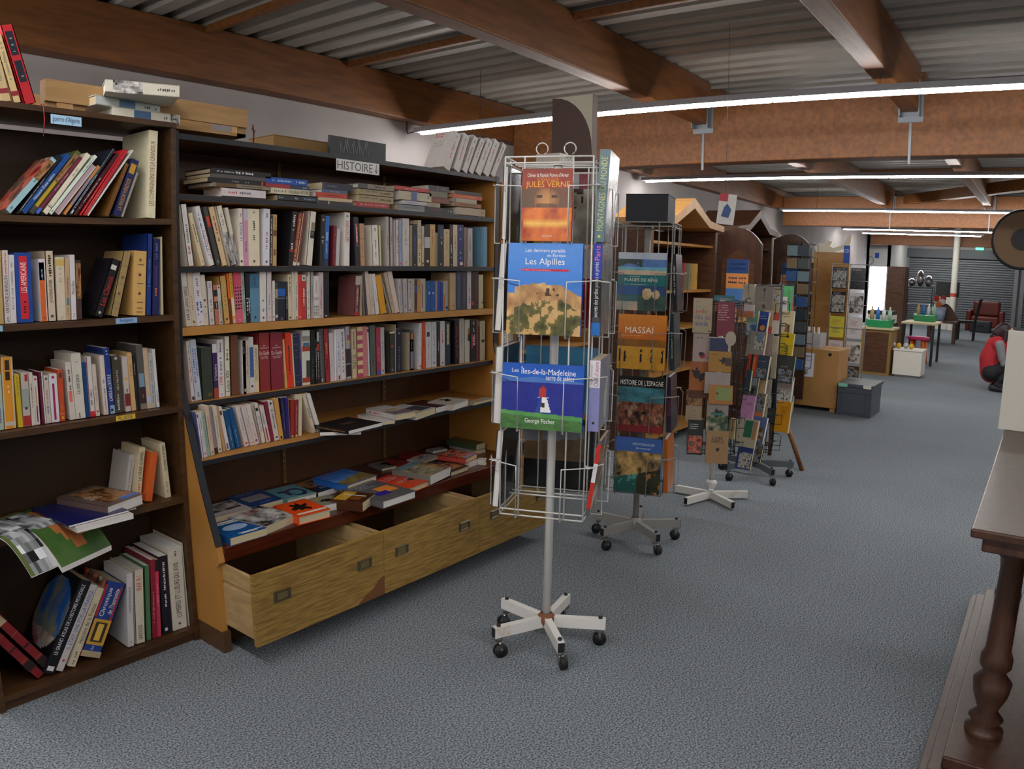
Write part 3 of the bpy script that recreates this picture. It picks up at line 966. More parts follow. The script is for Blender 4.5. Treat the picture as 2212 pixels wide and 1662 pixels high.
BOOK_ROWS=[
('the shelf under the flat stacks',[
(1.456,2.575,1.408,0.0105,0.218,0.144,1.2,'dcd2b8','-','slim cream book'),
(1.488,2.575,1.408,0.0257,0.222,0.147,-7.1,'ebe6e2','t:777:.38:.68;t:b44:.2:.33','white book with thin grey and red lettering'),
(1.543,2.575,1.408,0.0153,0.196,0.129,-14.8,'e6d3b0','t:332:.45:.8;t:553:.05:.1','cream book with small dark lettering'),
(1.577,2.575,1.408,0.0203,0.222,0.147,-15.2,'eae8e6','t:2257a8:.18:.9:.15:.5;t:b93a32:.1:.6:.55:.85','white book with blue and red lettering'),
(1.604,2.575,1.408,0.0254,0.220,0.145,-14.8,'4a4744','b:d8432a:.66:.84:.3:.75;t:999:.04:.1','charcoal book with an orange-red title block'),
(1.633,2.575,1.408,0.0197,0.222,0.147,-14.3,'e2c398','t:7c2a28:.5:.85;t:332:.42:.49','tan book with dark red spine lettering'),
(1.666,2.575,1.408,0.0274,0.227,0.149,-14.9,'e9e0cc','i:0:.56;t:999:.68:.88','cream book with a black and white photograph on its lower spine'),
(1.696,2.575,1.408,0.0132,0.222,0.147,-12.8,'e0d6c4','i:0:.54','narrow greyish book with a dark photograph on its lower spine'),
(1.710,2.575,1.408,0.0166,0.218,0.144,-0.8,'eee4d4','T:2b62b0:.4:.8:LE TRENTE;t:666:.86:.95;d:444:.08','ivory book with blue capitals'),
(1.749,2.575,1.408,0.0214,0.218,0.144,0.1,'d99ab4','b:c9c2d4:.8:1;t:6a4a70:.25:.45','pink book with a lilac head'),
(1.750,2.575,1.408,0.0512,0.219,0.145,-0.1,'ece0c4','t:443:.45:.8;d:444:.08;t:443:.92:.96','thick ivory book with one thin dark line of lettering'),
(1.847,2.575,1.408,0.0284,0.222,0.146,1.3,'e6e4ec','t:889:.8:.93;t:a77:.3:.6;d:556:.07','white book with pale lettering next to the tan one'),
(1.861,2.575,1.408,0.0125,0.198,0.131,1.4,'2a2626','t:ddd:.05:.95','slim black book with white lettering beside the tan one'),
(1.881,2.575,1.408,0.0182,0.202,0.134,1.2,'c8a468','b:7a4f2c:.58:.7;t:5a3a20:.72:.95;b:8a4a1c:.2:.32:.2:.7','tan book with a brown band'),
(1.960,2.575,1.408,0.0216,0.219,0.144,6.5,'1d1b20','t:e8e8e8:.3:.42:.15:.85;t:ddd:.65:.95:.1:.9;b:aa2222:.25:.3','leaning black book with white lettering'),
(1.976,2.575,1.408,0.0152,0.215,0.142,9.4,'9a4a34','t:d9a070:.1:.9:.1:.9;b:ddd:0:.07','mottled rust coloured book'),
(1.994,2.575,1.408,0.0167,0.216,0.143,10.2,'6a3030','b:e8d2a8:0:1:0:.18;t:a05a40:.2:.7;b:ccc:0:.06:.3:1','maroon book with a cream edge'),
(2.062,2.575,1.408,0.0331,0.223,0.147,6.1,'e9e2d0','b:8a8060:.66:.8:.35:.95;b:2a2a30:.5:.65:.3:.9;t:888:.54:.62:.4:.8','ivory book with grey and black title panels'),
(2.124,2.575,1.408,0.0233,0.213,0.141,2.7,'1f1c1c','t:d9c9a0:.4:.58:.3:.8;d:c9a050:.9','black book with cream title letters'),
(2.146,2.575,1.408,0.0207,0.209,0.138,2.6,'1c69b8','b:7ab2dc:.5:.68:.2:.8;b:143a60:0:.14;t:bcd:.25:.45','bright blue book'),
(2.187,2.575,1.408,0.0160,0.170,0.112,2.8,'74222c','b:8a6a3a:.35:.36;b:8a6a3a:.6:.61;t:b98a4a:.75:.85','dark red cloth book'),
(2.206,2.575,1.408,0.0184,0.157,0.105,3.6,'c9c4c8','-','thin pale grey book'),
(2.266,2.575,1.408,0.0298,0.229,0.151,0.8,'eae4dc','T:c23a36:.45:.85:SEPTEMBRE;t:333:.92:.97','thick white book with red capitals'),
(2.303,2.575,1.408,0.0271,0.212,0.140,-3.7,'24202a','b:c85a50:.46:.86:.3:.7;b:776:.4:.43:.3:.7;t:fdd:.5:.8:.35:.65','black book with a coral title strip'),
(2.333,2.575,1.408,0.0224,0.185,0.122,-2.0,'c39a70','b:b86a50:.63:.65;b:b86a50:.2:.22;t:a0604a:.3:.55','sand coloured book with faded red lines'),
(2.404,2.575,1.408,0.0409,0.181,0.120,-3.0,'e9e4da','t:c04840:.22:.65;t:777:.8:.95;t:666:.02:.05','ivory book with red lettering beside the photo book'),
(2.451,2.575,1.408,0.0072,0.181,0.119,-2.6,'d8d49c','-','thin pale yellow booklet'),
(2.493,2.575,1.408,0.0147,0.223,0.147,-1.8,'b9b3ae','t:555:.3:.6','tall grey book with a photograph on its cover'),
(2.508,2.575,1.408,0.0052,0.222,0.147,-0.9,'26242a','-','thin black book beside the tall grey one'),
(2.516,2.575,1.408,0.0132,0.220,0.145,-1.4,'c5b4ae','t:444:.45:.7','slim rosy grey book'),
(2.548,2.575,1.408,0.0226,0.211,0.139,-1.0,'d6d0cf','t:c0423a:.28:.68;t:99a:.75:.95','white book with red lettering beside a light blue one'),
(2.571,2.575,1.408,0.0163,0.210,0.138,-0.8,'8fabc4','t:678:.3:.7;d:b55:.06','slim light blue book'),
(2.590,2.575,1.408,0.0501,0.221,0.146,-0.8,'cfc6c4','t:b98078:.45:.8;t:556:.06:.1','wide pinkish white book'),
(2.641,2.575,1.408,0.0163,0.192,0.126,-0.6,'94895f','t:b5a978:.3:.7','olive green book'),
(2.660,2.575,1.408,0.0296,0.198,0.131,-0.6,'23212c','t:5a6aa0:.25:.75;t:ddd:.02:.05','black book with dim blue lettering'),
(2.692,2.575,1.408,0.0288,0.217,0.143,-0.7,'d8c8a4','T:2c4f8a:.6:.97:DE GAULLE;T:cc6a30:.34:.5:1958;t:554:.08:.3','cream book with large blue and orange lettering'),
(2.721,2.575,1.408,0.0193,0.191,0.126,-0.7,'c9b692','t:8a7a5a:.5:.8;d:432:.07','slim beige book next to the blue-lettered one'),
(2.742,2.575,1.408,0.0368,0.199,0.131,-0.7,'30262c','b:b9bccb:.44:.7;b:ddd:.09:.15:.4:.8','dark book with a pale band across the middle'),
(2.780,2.575,1.408,0.0373,0.202,0.133,-0.8,'c9a366','t:b8703a:.5:.88','tan book with orange lettering'),
(2.818,2.575,1.408,0.0167,0.163,0.108,-0.8,'8b8468','-','low grey-green book'),
(2.837,2.575,1.408,0.0425,0.203,0.134,-0.9,'20202a','t:d8d8d8:.52:.72:.45:.8;b:28405a:.72:.95:.3:.9;d:bbb:.05','black book with white capitals'),
(2.881,2.575,1.408,0.0419,0.183,0.121,-0.9,'c9b083','t:8a7a50:.4:.7;d:776:.9','wide beige book'),
(2.924,2.575,1.408,0.0250,0.208,0.137,-1.0,'241d20','t:b04a2c:.7:.95:.3:.7;t:ddd:.2:.52:.3:.7;b:999:.03:.06:.3:.7','black book with orange and white lettering'),
(2.951,2.575,1.408,0.0311,0.208,0.137,-1.0,'cdbd9e','t:9a8a6a:.4:.75','plain beige book'),
(2.983,2.575,1.408,0.0483,0.209,0.138,-1.1,'2a2f63','d:bcd:.9;d:9ac:.66;d:bcd:.33;d:9ac:.2;b:d8ccc0:.03:.11:.35:.85','navy book with white marks and a label'),
(3.034,2.575,1.408,0.0229,0.198,0.131,-1.1,'7d6a64','-','brownish grey book'),
(3.059,2.575,1.408,0.0464,0.195,0.129,-1.2,'b9ada8','t:666:.4:.8;t:777:.05:.2','pale grey book next to the light blue one'),
(3.177,2.575,1.408,0.0462,0.208,0.137,-1.4,'6f9ab5','b:5a88a6:0:1:0:.4','light blue book at the end'),
]),
('the wood-edged shelf',[
(1.446,2.575,1.189,0.0047,0.195,0.129,-0.2,'d8cfc8','-','very thin white booklet'),
(1.475,2.575,1.189,0.0214,0.197,0.130,-5.3,'d9cfc0','T:1e1a1a:.12:.74:PAR LE SANG VERSE','ivory book with heavy black capitals'),
(1.497,2.575,1.189,0.0197,0.196,0.130,-4.4,'d3c3ac','t:b98a70:.3:.6;d:765:.08','beige book with faint lettering'),
(1.518,2.575,1.189,0.0316,0.195,0.129,-4.2,'dcd6da','t:3c4a8a:.2:.46:.1:.5;t:3c4a8a:.2:.46:.55:.9;t:a66:.56:.9;t:777:.05:.08','white book with a block of blue lettering'),
(1.550,2.575,1.189,0.0172,0.187,0.123,-3.8,'d6cbb8','d:744:.5;b:222:.36:.38:.4:.7;t:b99:.12:.25','cream book with small dark marks'),
(1.569,2.575,1.189,0.0264,0.163,0.108,-2.7,'d0c8c4','t:667:.08:.14:.2:.8;t:888:.3:.6;t:99a:.85:.97','pale grey paperback'),
(1.597,2.575,1.189,0.0159,0.148,0.105,-2.6,'bf7058','b:2a2422:.72:.88;b:2a2422:.4:.58;b:c08a70:.6:.7;t:ccc:.42:.56','terracotta book with black bands'),
(1.615,2.575,1.189,0.0130,0.148,0.105,-3.2,'c9c6bc','t:5a5a5a:.1:.6;d:445:.94;d:445:.05','greyish white book'),
(1.634,2.575,1.189,0.0289,0.181,0.119,-5.2,'c79f5c','t:a27a3a:.3:.6;d:6a4a20:.1','wide ochre cloth book'),
(1.664,2.575,1.189,0.0090,0.190,0.125,-4.7,'dc6a2a','b:7a2a22:0:.5','slim orange and maroon book'),
(1.674,2.575,1.189,0.0135,0.193,0.127,-4.2,'d9a23c','b:e2d9a8:.15:.5;b:c9c4b8:.02:.09:.2:.8;t:9a6a20:.55:.9','yellow and orange book'),
(1.689,2.575,1.189,0.0316,0.198,0.131,-2.7,'d2647c','p:2a1a22:.25:.72;b:d0526a:.72:1;t:eaa:.04:.08','pink book with rows of black dots'),
(1.721,2.575,1.189,0.0133,0.200,0.132,-2.4,'9fb0a4','t:445:.55:.85;t:556:.2:.45;d:687:.05','slim pale green book'),
(1.736,2.575,1.189,0.0182,0.192,0.127,-1.0,'1f1c20','t:e4e4e4:.16:.5:.1:.5;t:e4e4e4:.2:.5:.55:.95','black book with bold white lettering'),
(1.755,2.575,1.189,0.0421,0.189,0.125,-0.3,'5f8da8','b:3f6f8c:.7:1;t:2a4a60:.75:.95;d:234:.1','wide light blue book'),
(1.829,2.575,1.189,0.0304,0.196,0.129,0.4,'ddd8d2','t:678:.2:.45;d:556:.08','white book next to the light blue one'),
(1.857,2.575,1.189,0.0270,0.199,0.131,0.4,'d4c8c6','t:99a:.25:.55;t:c68:.07:.1','pinkish white book'),
(1.870,2.575,1.189,0.0124,0.160,0.105,0.7,'dad2cc','d:8a2a8a:.1;t:99a:.4:.7','small white book with a purple dot'),
(1.884,2.575,1.189,0.0127,0.154,0.105,0.6,'42483e','b:b59a70:.58:.82;b:bbb:.08:.16','small dark green book'),
(1.921,2.575,1.189,0.0365,0.156,0.105,0.6,'1c2030','b:1f5cae:.62:.82;b:888:.56:.58;t:d66:.05:.08;t:ccc:.02:.045','black book with a bright blue patch'),
(1.925,2.575,1.189,0.0112,0.155,0.105,-0.5,'26222a','t:e8e8e8:.3:.62','slim black book with white handwriting'),
(1.937,2.575,1.189,0.0176,0.184,0.121,-0.4,'d0c2a4','t:443:.55:.95;d:654:.05','beige book with a dark line of lettering'),
(1.968,2.575,1.189,0.0124,0.196,0.129,0.1,'d4c8b4','-','plain cream paperback'),
(1.986,2.575,1.189,0.0169,0.197,0.130,0.1,'d2cab8','t:5a6a8a:.2:.8;d:765:.04','cream book with blue-grey lettering'),
(1.987,2.575,1.189,0.0174,0.184,0.121,-0.0,'cf4030','t:a02a20:.3:.8;d:e88:.05','orange-red book'),
(2.026,2.575,1.189,0.0212,0.182,0.120,0.4,'c22f34','b:d0c8c8:.86:1;t:eee:.3:.7;d:456:.92','red book with a white head'),
(2.029,2.575,1.189,0.0227,0.195,0.129,-0.1,'d9d0bc','t:b08a8a:.2:.6;t:665:.05:.08;b:8a6a5a:.9:1:0:.4','cream book next to the red one'),
(2.067,2.575,1.189,0.0146,0.195,0.129,0.3,'a3a09a','t:666:.35:.7','slim grey book'),
(2.094,2.575,1.189,0.0257,0.177,0.117,0.2,'d9d2cc','p:2a2a2a:.05:.3;p:333:.42:.5;t:a88:.6:.9','white book with a black drawing'),
(2.120,2.575,1.189,0.0254,0.192,0.127,0.2,'c8b8b8','t:a8607a:.2:.75;t:966:.03:.06','pale pink book'),
(2.150,2.575,1.189,0.0270,0.198,0.131,0.3,'1a1a1e','b:ccc:.03:.05:.2:.6','plain black book'),
(2.319,2.575,1.189,0.0272,0.173,0.114,3.7,'7c4c4c','b:b5a8a0:.78:1;t:d6a8a0:.1:.7:.1:.9;b:b03030:0:.08','dark red patterned book beside the face-out cover'),
(2.338,2.575,1.189,0.0085,0.175,0.115,0.3,'b3a892','t:8a6a60:.2:.8','dull beige book'),
(2.354,2.575,1.189,0.0030,0.183,0.121,-4.6,'8d8666','-','thin olive book'),
(2.363,2.575,1.189,0.0114,0.189,0.124,-6.1,'4c3a52','-','dark plum book'),
(2.375,2.575,1.189,0.0200,0.201,0.133,-5.8,'c9b8a0','-','tall beige book'),
(2.398,2.575,1.189,0.0183,0.183,0.121,-6.5,'ccc0b4','t:c06a4a:.2:.27;t:a98:.3:.6','beige book with an orange mark'),
(2.425,2.575,1.189,0.0203,0.184,0.122,-8.7,'dad6d4','t:aaa:.3:.6','leaning white book beside the yellow one'),
(2.457,2.575,1.189,0.0333,0.178,0.118,-12.1,'dd9c1c','-','golden yellow book'),
(2.519,2.575,1.189,0.0030,0.188,0.124,-20.3,'b0ae9e','t:445:.1:.6','leaning grey book with dark lettering'),
(2.523,2.575,1.189,0.0030,0.182,0.120,-20.0,'2a262c','t:ccc:.2:.7','thin black leaning book'),
(2.528,2.575,1.189,0.0162,0.195,0.129,-16.5,'c2ac98','t:c0704a:.2:.5','beige leaning book'),
(2.547,2.575,1.189,0.0275,0.202,0.133,-15.1,'d8c8b8','-','cream leaning book'),
(2.576,2.575,1.189,0.0210,0.159,0.105,-5.6,'b9b2b2','t:778:.1:.8','narrow pale paperback'),
(2.598,2.575,1.189,0.0337,0.159,0.105,-3.0,'bdb4b6','t:4a4a6a:.1:.25:.2:.8;t:99a:.3:.9','pale paperback with blue signature lettering'),
(2.633,2.575,1.189,0.0224,0.158,0.105,-0.3,'bfb8b6','t:778:.4:.9;d:345:.92;d:345:.07','pale paperback with dark end marks'),
(2.657,2.575,1.189,0.0166,0.158,0.105,-0.3,'b0a692','-','beige pocket book'),
(2.674,2.575,1.189,0.0182,0.156,0.105,-0.4,'4a2a2c','b:2c4a9a:.6:.82;b:8a4a2a:0:.1','dark book with a blue patch'),
(2.693,2.575,1.189,0.0240,0.149,0.105,-0.4,'c4924e','t:9a6a30:.6:.95','ochre pocket book'),
(2.719,2.575,1.189,0.0150,0.159,0.105,-0.4,'bdb2aa','b:3a2a6a:.1:.85:.4:.7','white pocket book with a violet line'),
(2.734,2.575,1.189,0.0163,0.159,0.105,-0.5,'b7a992','-','beige slim pocket book'),
(2.752,2.575,1.189,0.0136,0.147,0.105,-0.5,'1c5a80','t:4a8aa0:.2:.8','teal pocket book'),
(2.766,2.575,1.189,0.0215,0.146,0.105,-0.5,'16509c','t:8ab0d0:.55:.9;d:dde:.6','first bright blue pocket book'),
(2.789,2.575,1.189,0.0317,0.147,0.105,-0.6,'184f98','t:8ab0d0:.05:.1;d:cdd:.6','second bright blue pocket book'),
(2.821,2.575,1.189,0.0151,0.147,0.105,-0.6,'9c7c80','-','slim mauve pocket book'),
(2.838,2.575,1.189,0.0204,0.145,0.105,-0.7,'1a3c94','-','royal blue pocket book'),
(2.860,2.575,1.189,0.0197,0.142,0.105,-0.7,'1a3c88','-','darker royal blue pocket book'),
(2.880,2.575,1.189,0.0151,0.148,0.105,-0.7,'b0a088','b:b0702a:.05:.55:.2:.8','beige pocket book with orange'),
(2.897,2.575,1.189,0.0161,0.148,0.105,-0.8,'a8a0a0','b:2a3a7a:.05:.14;t:987:.4:.8','greyish pocket book'),
(2.924,2.575,1.189,0.0523,0.188,0.124,-0.8,'b49a74','b:b07040:.08:.14:.5:.8','tall sand coloured book'),
(2.978,2.575,1.189,0.0397,0.195,0.129,-0.9,'3a3e54','t:5a6a8a:.1:.9','first slate blue volume'),
(3.018,2.575,1.189,0.0439,0.195,0.129,-1.0,'3a3c50','t:6a5a5a:.1:.9','second slate blue volume'),
(3.063,2.575,1.189,0.0325,0.203,0.134,-1.1,'bfb4b0','t:b8403c:.4:.6;t:445:.15:.35','pale grey book with red lettering'),
(3.098,2.575,1.189,0.0212,0.198,0.131,-1.1,'221e20','b:b02020:.1:.2','black book with a red square'),
(3.120,2.575,1.189,0.0348,0.195,0.129,-1.2,'32211f','t:8a3028:.1:.9','very dark brown book'),
(3.158,2.575,1.189,0.0363,0.177,0.117,-1.2,'b6b08e','b:445:.15:.19:.7:1','pale green-beige book at the end'),
]),
('the shelf below the wood-edged one',[
(1.489,2.585,0.910,0.0134,0.226,0.149,-3.4,'d5cfcc','t:c0443a:.3:.58;t:556:.6:.95;b:333:.02:.08:.2:.9','white book with red lettering and a portrait on its back'),
(1.506,2.585,0.910,0.0253,0.230,0.152,-3.9,'c2c8d4','t:4a62a8:.3:.9:.1:.45;t:5a74b0:.4:.85:.55:.85;t:446:.03:.15','pale blue-grey book'),
(1.534,2.585,0.910,0.0516,0.197,0.130,-0.6,'3a4238','b:6a5a2a:.05:.12:.5:.8','thick dark green cloth book'),
(1.586,2.585,0.910,0.0199,0.206,0.136,-0.6,'3c2858',"b:ddd8dc:.84:1;b:a84a3a:0:.19;T:ece:.3:.66:L'histoire",'violet book with a white head and red foot'),
(1.607,2.585,0.910,0.0258,0.222,0.147,-0.2,'dcd6d4','T:c23a34:.22:.36:1788;t:3a54a0:.4:.7;t:667:.78:.95;t:778:.03:.07','white book with red date and blue lettering'),
(1.660,2.585,0.910,0.0261,0.231,0.153,0.7,'e0dac6','T:2a2a2c:.08:.44:Louis XIV;t:444:.6:.8','ivory book with black serif lettering'),
(1.697,2.585,0.910,0.0318,0.233,0.154,0.7,'6e4530','-','plain brown book'),
(1.717,2.585,0.910,0.0171,0.211,0.139,0.0,'d8d4d2','t:8a94a4:.75:.95;b:998:.04:.1:.3:.8','white paperback beside the brown one'),
(1.732,2.585,0.910,0.0141,0.212,0.140,0.7,'dcd8bc','-','pale yellow-white paperback'),
(1.747,2.585,0.910,0.0126,0.211,0.139,0.3,'cdbfa6','t:7a5a4a:.3:.9','beige paperback with brown lettering'),
(1.749,2.585,0.910,0.0213,0.221,0.146,-0.0,'d2cecf','b:41619e:.28:.82:.1:.95;d:333:.12','white book with a slanting blue panel'),
(1.771,2.585,0.910,0.0214,0.188,0.124,-0.0,'dacba6','T:8a6a4a:.25:.95:DICTIONNAIRE','cream book with brown capitals'),
(1.795,2.585,0.910,0.0550,0.234,0.155,-0.4,'8f2f30','m:e8c8c0:.73:.8:Jean,Lacouture;m:f0d8d0:.62:.7:De Gaulle;m:e8c8c0:.55:.61:Le rebelle,1890-1944','first thick dark red volume with white lettering'),
(1.852,2.585,0.910,0.0607,0.230,0.152,-0.3,'852838','m:e8c8c0:.73:.8:Jean,Lacouture;m:f0d8d0:.62:.7:De Gaulle;m:e8c8c0:.55:.61:Le souverain,1959-1970','second thick dark red volume with white lettering'),
(1.922,2.585,0.910,0.0092,0.201,0.133,-2.9,'d9a868','-','thin apricot book'),
(1.932,2.585,0.910,0.0303,0.226,0.149,-1.7,'dc3c22','t:331:.25:.78','bright orange-red book'),
(1.967,2.585,0.910,0.0052,0.222,0.146,-2.7,'d8c8b0','-','thin cream book'),
(1.973,2.585,0.910,0.0272,0.219,0.144,-2.4,'26304a','b:8a8458:.08:.085;b:8a8458:.2:.205;b:8a8458:.55:.555;b:8a8458:.68:.685;b:8a8458:.8:.805;b:8a8458:.95:.955','midnight blue book with gold lines'),
(2.002,2.585,0.910,0.0070,0.219,0.145,-2.5,'473080','t:b8a040:.5:.65','thin violet book'),
(2.050,2.585,0.910,0.0401,0.230,0.152,0.7,'d6d4c8','b:a83a2a:.62:.72;b:4a6a80:.7:.78:.1:.9;b:3a4034:.1:.45:.5:1;b:a8402a:.05:.14;b:8a8a80:.8:.9','colourful comic-strip book'),
(2.075,2.585,0.910,0.0234,0.227,0.150,1.3,'18181a','t:555:.1:.5','black book beside the comic-strip one'),
(2.081,2.585,0.910,0.0077,0.191,0.126,-0.1,'1e1a20','t:ddd:.1:.8','slim black book with white lettering'),
(2.091,2.585,0.910,0.0122,0.224,0.148,-0.8,'2a1f22','b:c4c4c0:.8:.98:.2:1;t:e4e4e4:.1:.6;b:b03020:.62:.75','black and white narrow book'),
(2.110,2.585,0.910,0.0219,0.232,0.153,-2.3,'4c4e50','t:787878:.1:.95:.1:.4;b:ccc:.02:.08:.2:.5','grey book with fine pattern'),
(2.134,2.585,0.910,0.0275,0.230,0.152,-2.4,'9c2c2c','t:2a1a1a:.25:.45;t:d08a70:.5:.75','red book with black lettering'),
(2.162,2.585,0.910,0.0221,0.211,0.139,-1.5,'cfc2c2','t:a99:.3:.5','rosy white book'),
(2.196,2.585,0.910,0.0099,0.224,0.148,0.2,'e4e2e4','-','bright white thin book'),
(2.202,2.585,0.910,0.0191,0.225,0.148,-1.1,'d3d0d6','t:6a6aa0:.2:.75;b:b34:.02:.1:.3:.8','white book with mauve lettering'),
(2.223,2.585,0.910,0.0264,0.225,0.148,-1.4,'d2d0ce','t:c23a44:.15:.55;t:556:.6:.95','white book with red lettering beside the photo spine'),
(2.252,2.585,0.910,0.0306,0.233,0.154,-2.0,'a9a4b0','b:3a2a34:.3:.58;b:2a2024:.05:.28:.1:1;b:b0506a:.74:.84:.4:.9;b:c8b830:.69:.73:.3:.9','lilac book with dark pictures'),
(2.285,2.585,0.910,0.0327,0.221,0.146,-1.4,'cbb89a','T:2a2420:.2:.48:MORT DE;t:7a5a4a:.6:.95','beige book with black capitals'),
(2.319,2.585,0.910,0.0615,0.227,0.150,-1.0,'d9c090','g:b04a62','thick pink and yellow gingham book'),
(2.386,2.585,0.910,0.0081,0.223,0.147,-2.2,'cfd0d4','b:345:.9:.97','thin white book'),
(2.396,2.585,0.910,0.0386,0.230,0.152,-1.2,'5d6058','t:2a2c2a:.2:.6','grey-green book'),
(2.437,2.585,0.910,0.0267,0.217,0.143,-1.0,'a33a55','b:3a58b0:.01:.09;b:c03040:.95:1;t:c88:.3:.6','raspberry book with a blue foot'),
(2.465,2.585,0.910,0.0222,0.217,0.143,-1.1,'b9b8b6','t:777:.3:.9;d:b33:.08','pale grey book'),
(2.520,2.585,0.910,0.0342,0.194,0.128,-0.8,'3c3a34','b:d9d4b0:.96:1;b:b0502a:.62:.67:.3:.7;d:888:.08','dark olive-grey book with an orange mark'),
(2.559,2.585,0.910,0.0042,0.226,0.149,0.2,'b5a888','-','thin tall beige book'),
(2.597,2.585,0.910,0.0347,0.204,0.135,0.2,'22222e','t:5a6a8a:.05:.6;d:99a:.9','blackish blue book'),
(2.652,2.585,0.910,0.0269,0.182,0.120,0.0,'b9ac98','b:b0682a:.82:.99:.2:.9;b:7a7a80:.05:.5:.2:.9;t:666:.55:.8','pocket book with an orange picture'),
(2.654,2.585,0.910,0.0220,0.194,0.128,-0.0,'585c5e','-','grey pocket book'),
(2.734,2.585,0.910,0.0192,0.224,0.148,0.3,'d2d0d6','d:a44:.07;t:99a:.3:.9','white book beside the orange spine'),
(2.744,2.585,0.910,0.0221,0.230,0.152,-2.1,'cb5028','t:3a1a14:.4:.62','orange book'),
(2.768,2.585,0.910,0.0356,0.227,0.150,-1.3,'cbc9cc','b:3a3a3a:.68:.78:.2:.75;t:b98:.2:.6;t:999:.8:.95','white book with a small dark square'),
(2.807,2.585,0.910,0.0370,0.225,0.148,-0.9,'c4c4c8','t:889:.2:.9;d:558:.1','bluish white book'),
(2.846,2.585,0.910,0.0246,0.221,0.146,-0.8,'2c2c34','t:aab:.35:.6','charcoal paperback'),
(2.871,2.585,0.910,0.0349,0.226,0.149,-0.8,'c6c2c0','t:c03a3a:.52:.83;d:447:.07','white book with short red lettering'),
(2.909,2.585,0.910,0.0377,0.220,0.145,-0.8,'1f3440','b:b5ab84:.48:.95:.3:.75;b:1f3440:.6:.61:.3:.75;b:1f3440:.72:.73:.3:.75','dark teal book with cream boxes'),
(2.983,2.585,0.910,0.0342,0.225,0.149,-1.3,'1c1418','T:c03028:.12:.9:Journal de France','black book with red script'),
(3.020,2.585,0.910,0.0361,0.231,0.152,-1.4,'b3aaa2','t:887:.3:.9;t:987:.05:.1','tall grey-white book'),
(3.057,2.585,0.910,0.0460,0.223,0.147,-0.9,'bdb4a4','b:2a2c30:.5:.66:.6:.95;b:a06a3a:.66:.8:.6:.95','pale book with small pictures'),
(3.107,2.585,0.910,0.0513,0.224,0.148,-1.0,'1b1b1e','T:f0f0f0:.38:.64:SEZNEC;b:b02028:.32:.66:.15:.35;t:bbb:.7:.98;t:aaa:.01:.05','black book with large white and red capitals'),
(3.160,2.585,0.910,0.0051,0.224,0.148,-1.1,'b8582a','-','thin rust book'),
(3.166,2.585,0.910,0.0146,0.186,0.123,-1.1,'5a2028','-','thin wine red book'),
(3.184,2.585,0.910,0.0478,0.211,0.139,-1.2,'b8aa8c','b:333:.46:.53:.3:.8;t:887:.6:.95','beige book with a small black square at the end'),
]),
('the lowest slanting shelf',[
(1.463,2.495,0.712,0.0048,0.175,0.115,-5.9,'4a4a7c','-','thin violet-blue book tight against the sloping side'),
(1.468,2.495,0.712,0.0048,0.170,0.112,-5.0,'dcdad8','b:8a2a4a:.9:.98:.1:.9;t:889:.2:.5;b:c8b890:.05:.2:.3:.6','white paperback with a purple number at its head'),
(1.479,2.500,0.712,0.0134,0.168,0.111,-5.7,'cfc8d0','t:444:.06:.14:.2:.8;t:888:.3:.9','white book with a lilac tint'),
(1.496,2.505,0.712,0.0130,0.170,0.112,-6.5,'98b09e','t:6a8a74:.2:.9','pale green book'),
(1.514,2.510,0.712,0.0166,0.189,0.125,-5.3,'cdb8a2','t:b98a70:.3:.8;d:987:.06','rosy beige book'),
(1.537,2.520,0.712,0.0150,0.181,0.119,-7.1,'95888a','b:3a2a2a:0:.13','grey book with a dark foot'),
(1.556,2.525,0.712,0.0170,0.181,0.119,-5.6,'d2c8b8','t:999:.3:.8;d:776:.07','cream paperback'),
(1.580,2.530,0.712,0.0115,0.176,0.116,-7.6,'bf9468','-','tan paperback'),
(1.599,2.535,0.712,0.0151,0.172,0.113,-9.8,'dad4d0','b:5a68a8:.03:.16:.2:.7;b:2a2a30:.82:.92:.2:.7','white paperback with a blue label'),
(1.617,2.535,0.712,0.0207,0.156,0.105,-9.4,'1d4f7c','t:6a9ac0:.05:.6','first deep blue paperback'),
(1.644,2.535,0.712,0.0200,0.161,0.106,-11.0,'175084','t:6a9ac0:.05:.6','second deep blue paperback'),
(1.682,2.535,0.712,0.0184,0.166,0.110,-12.8,'d6cac6','d:c83a4a:.08;t:a99:.3:.7','first white paperback with a red dot'),
(1.708,2.535,0.712,0.0093,0.165,0.109,-13.2,'d4c8c4','d:c0503a:.08;t:a99:.3:.7','second white paperback with a red dot'),
(1.718,2.535,0.712,0.0099,0.165,0.109,-12.8,'d3c6c2','d:c04a40:.08;t:a99:.3:.7','third white paperback with a red dot'),
(1.729,2.535,0.712,0.0193,0.165,0.109,-12.4,'d8ccc6','d:7a2070:.1;t:b99:.2:.6','white paperback with a purple dot'),
(1.758,2.535,0.712,0.0233,0.163,0.107,-10.5,'d8ccc0','b:223:.82:.9:.2:.7;t:99b:.3:.7','ivory paperback with a dark label'),
(1.784,2.535,0.712,0.0197,0.152,0.105,-11.1,'d2c6be','b:b8303a:.04:.4:.3:.6;b:8aa098:.5:.8:.2:.5','white paperback with a red strip'),
(1.806,2.535,0.712,0.0154,0.167,0.110,-9.6,'7e2440','-','wine red book'),
(1.823,2.535,0.712,0.0226,0.165,0.109,-9.4,'cfc8c2','t:556:.3:.8;b:444:.06:.1:.3:.8;d:333:.94','light grey book with dark capitals'),
(1.847,2.535,0.712,0.0206,0.171,0.113,-7.3,'cd9c52','d:432:.06;d:3a2a20:.05','mustard book'),
(1.869,2.535,0.712,0.0145,0.171,0.113,-3.5,'24244c','t:6a6a8a:.1:.9','navy book with fine lettering'),
(1.884,2.535,0.712,0.0168,0.170,0.112,-1.7,'2c2272','b:9a9080:0:1:.88:1','indigo book'),
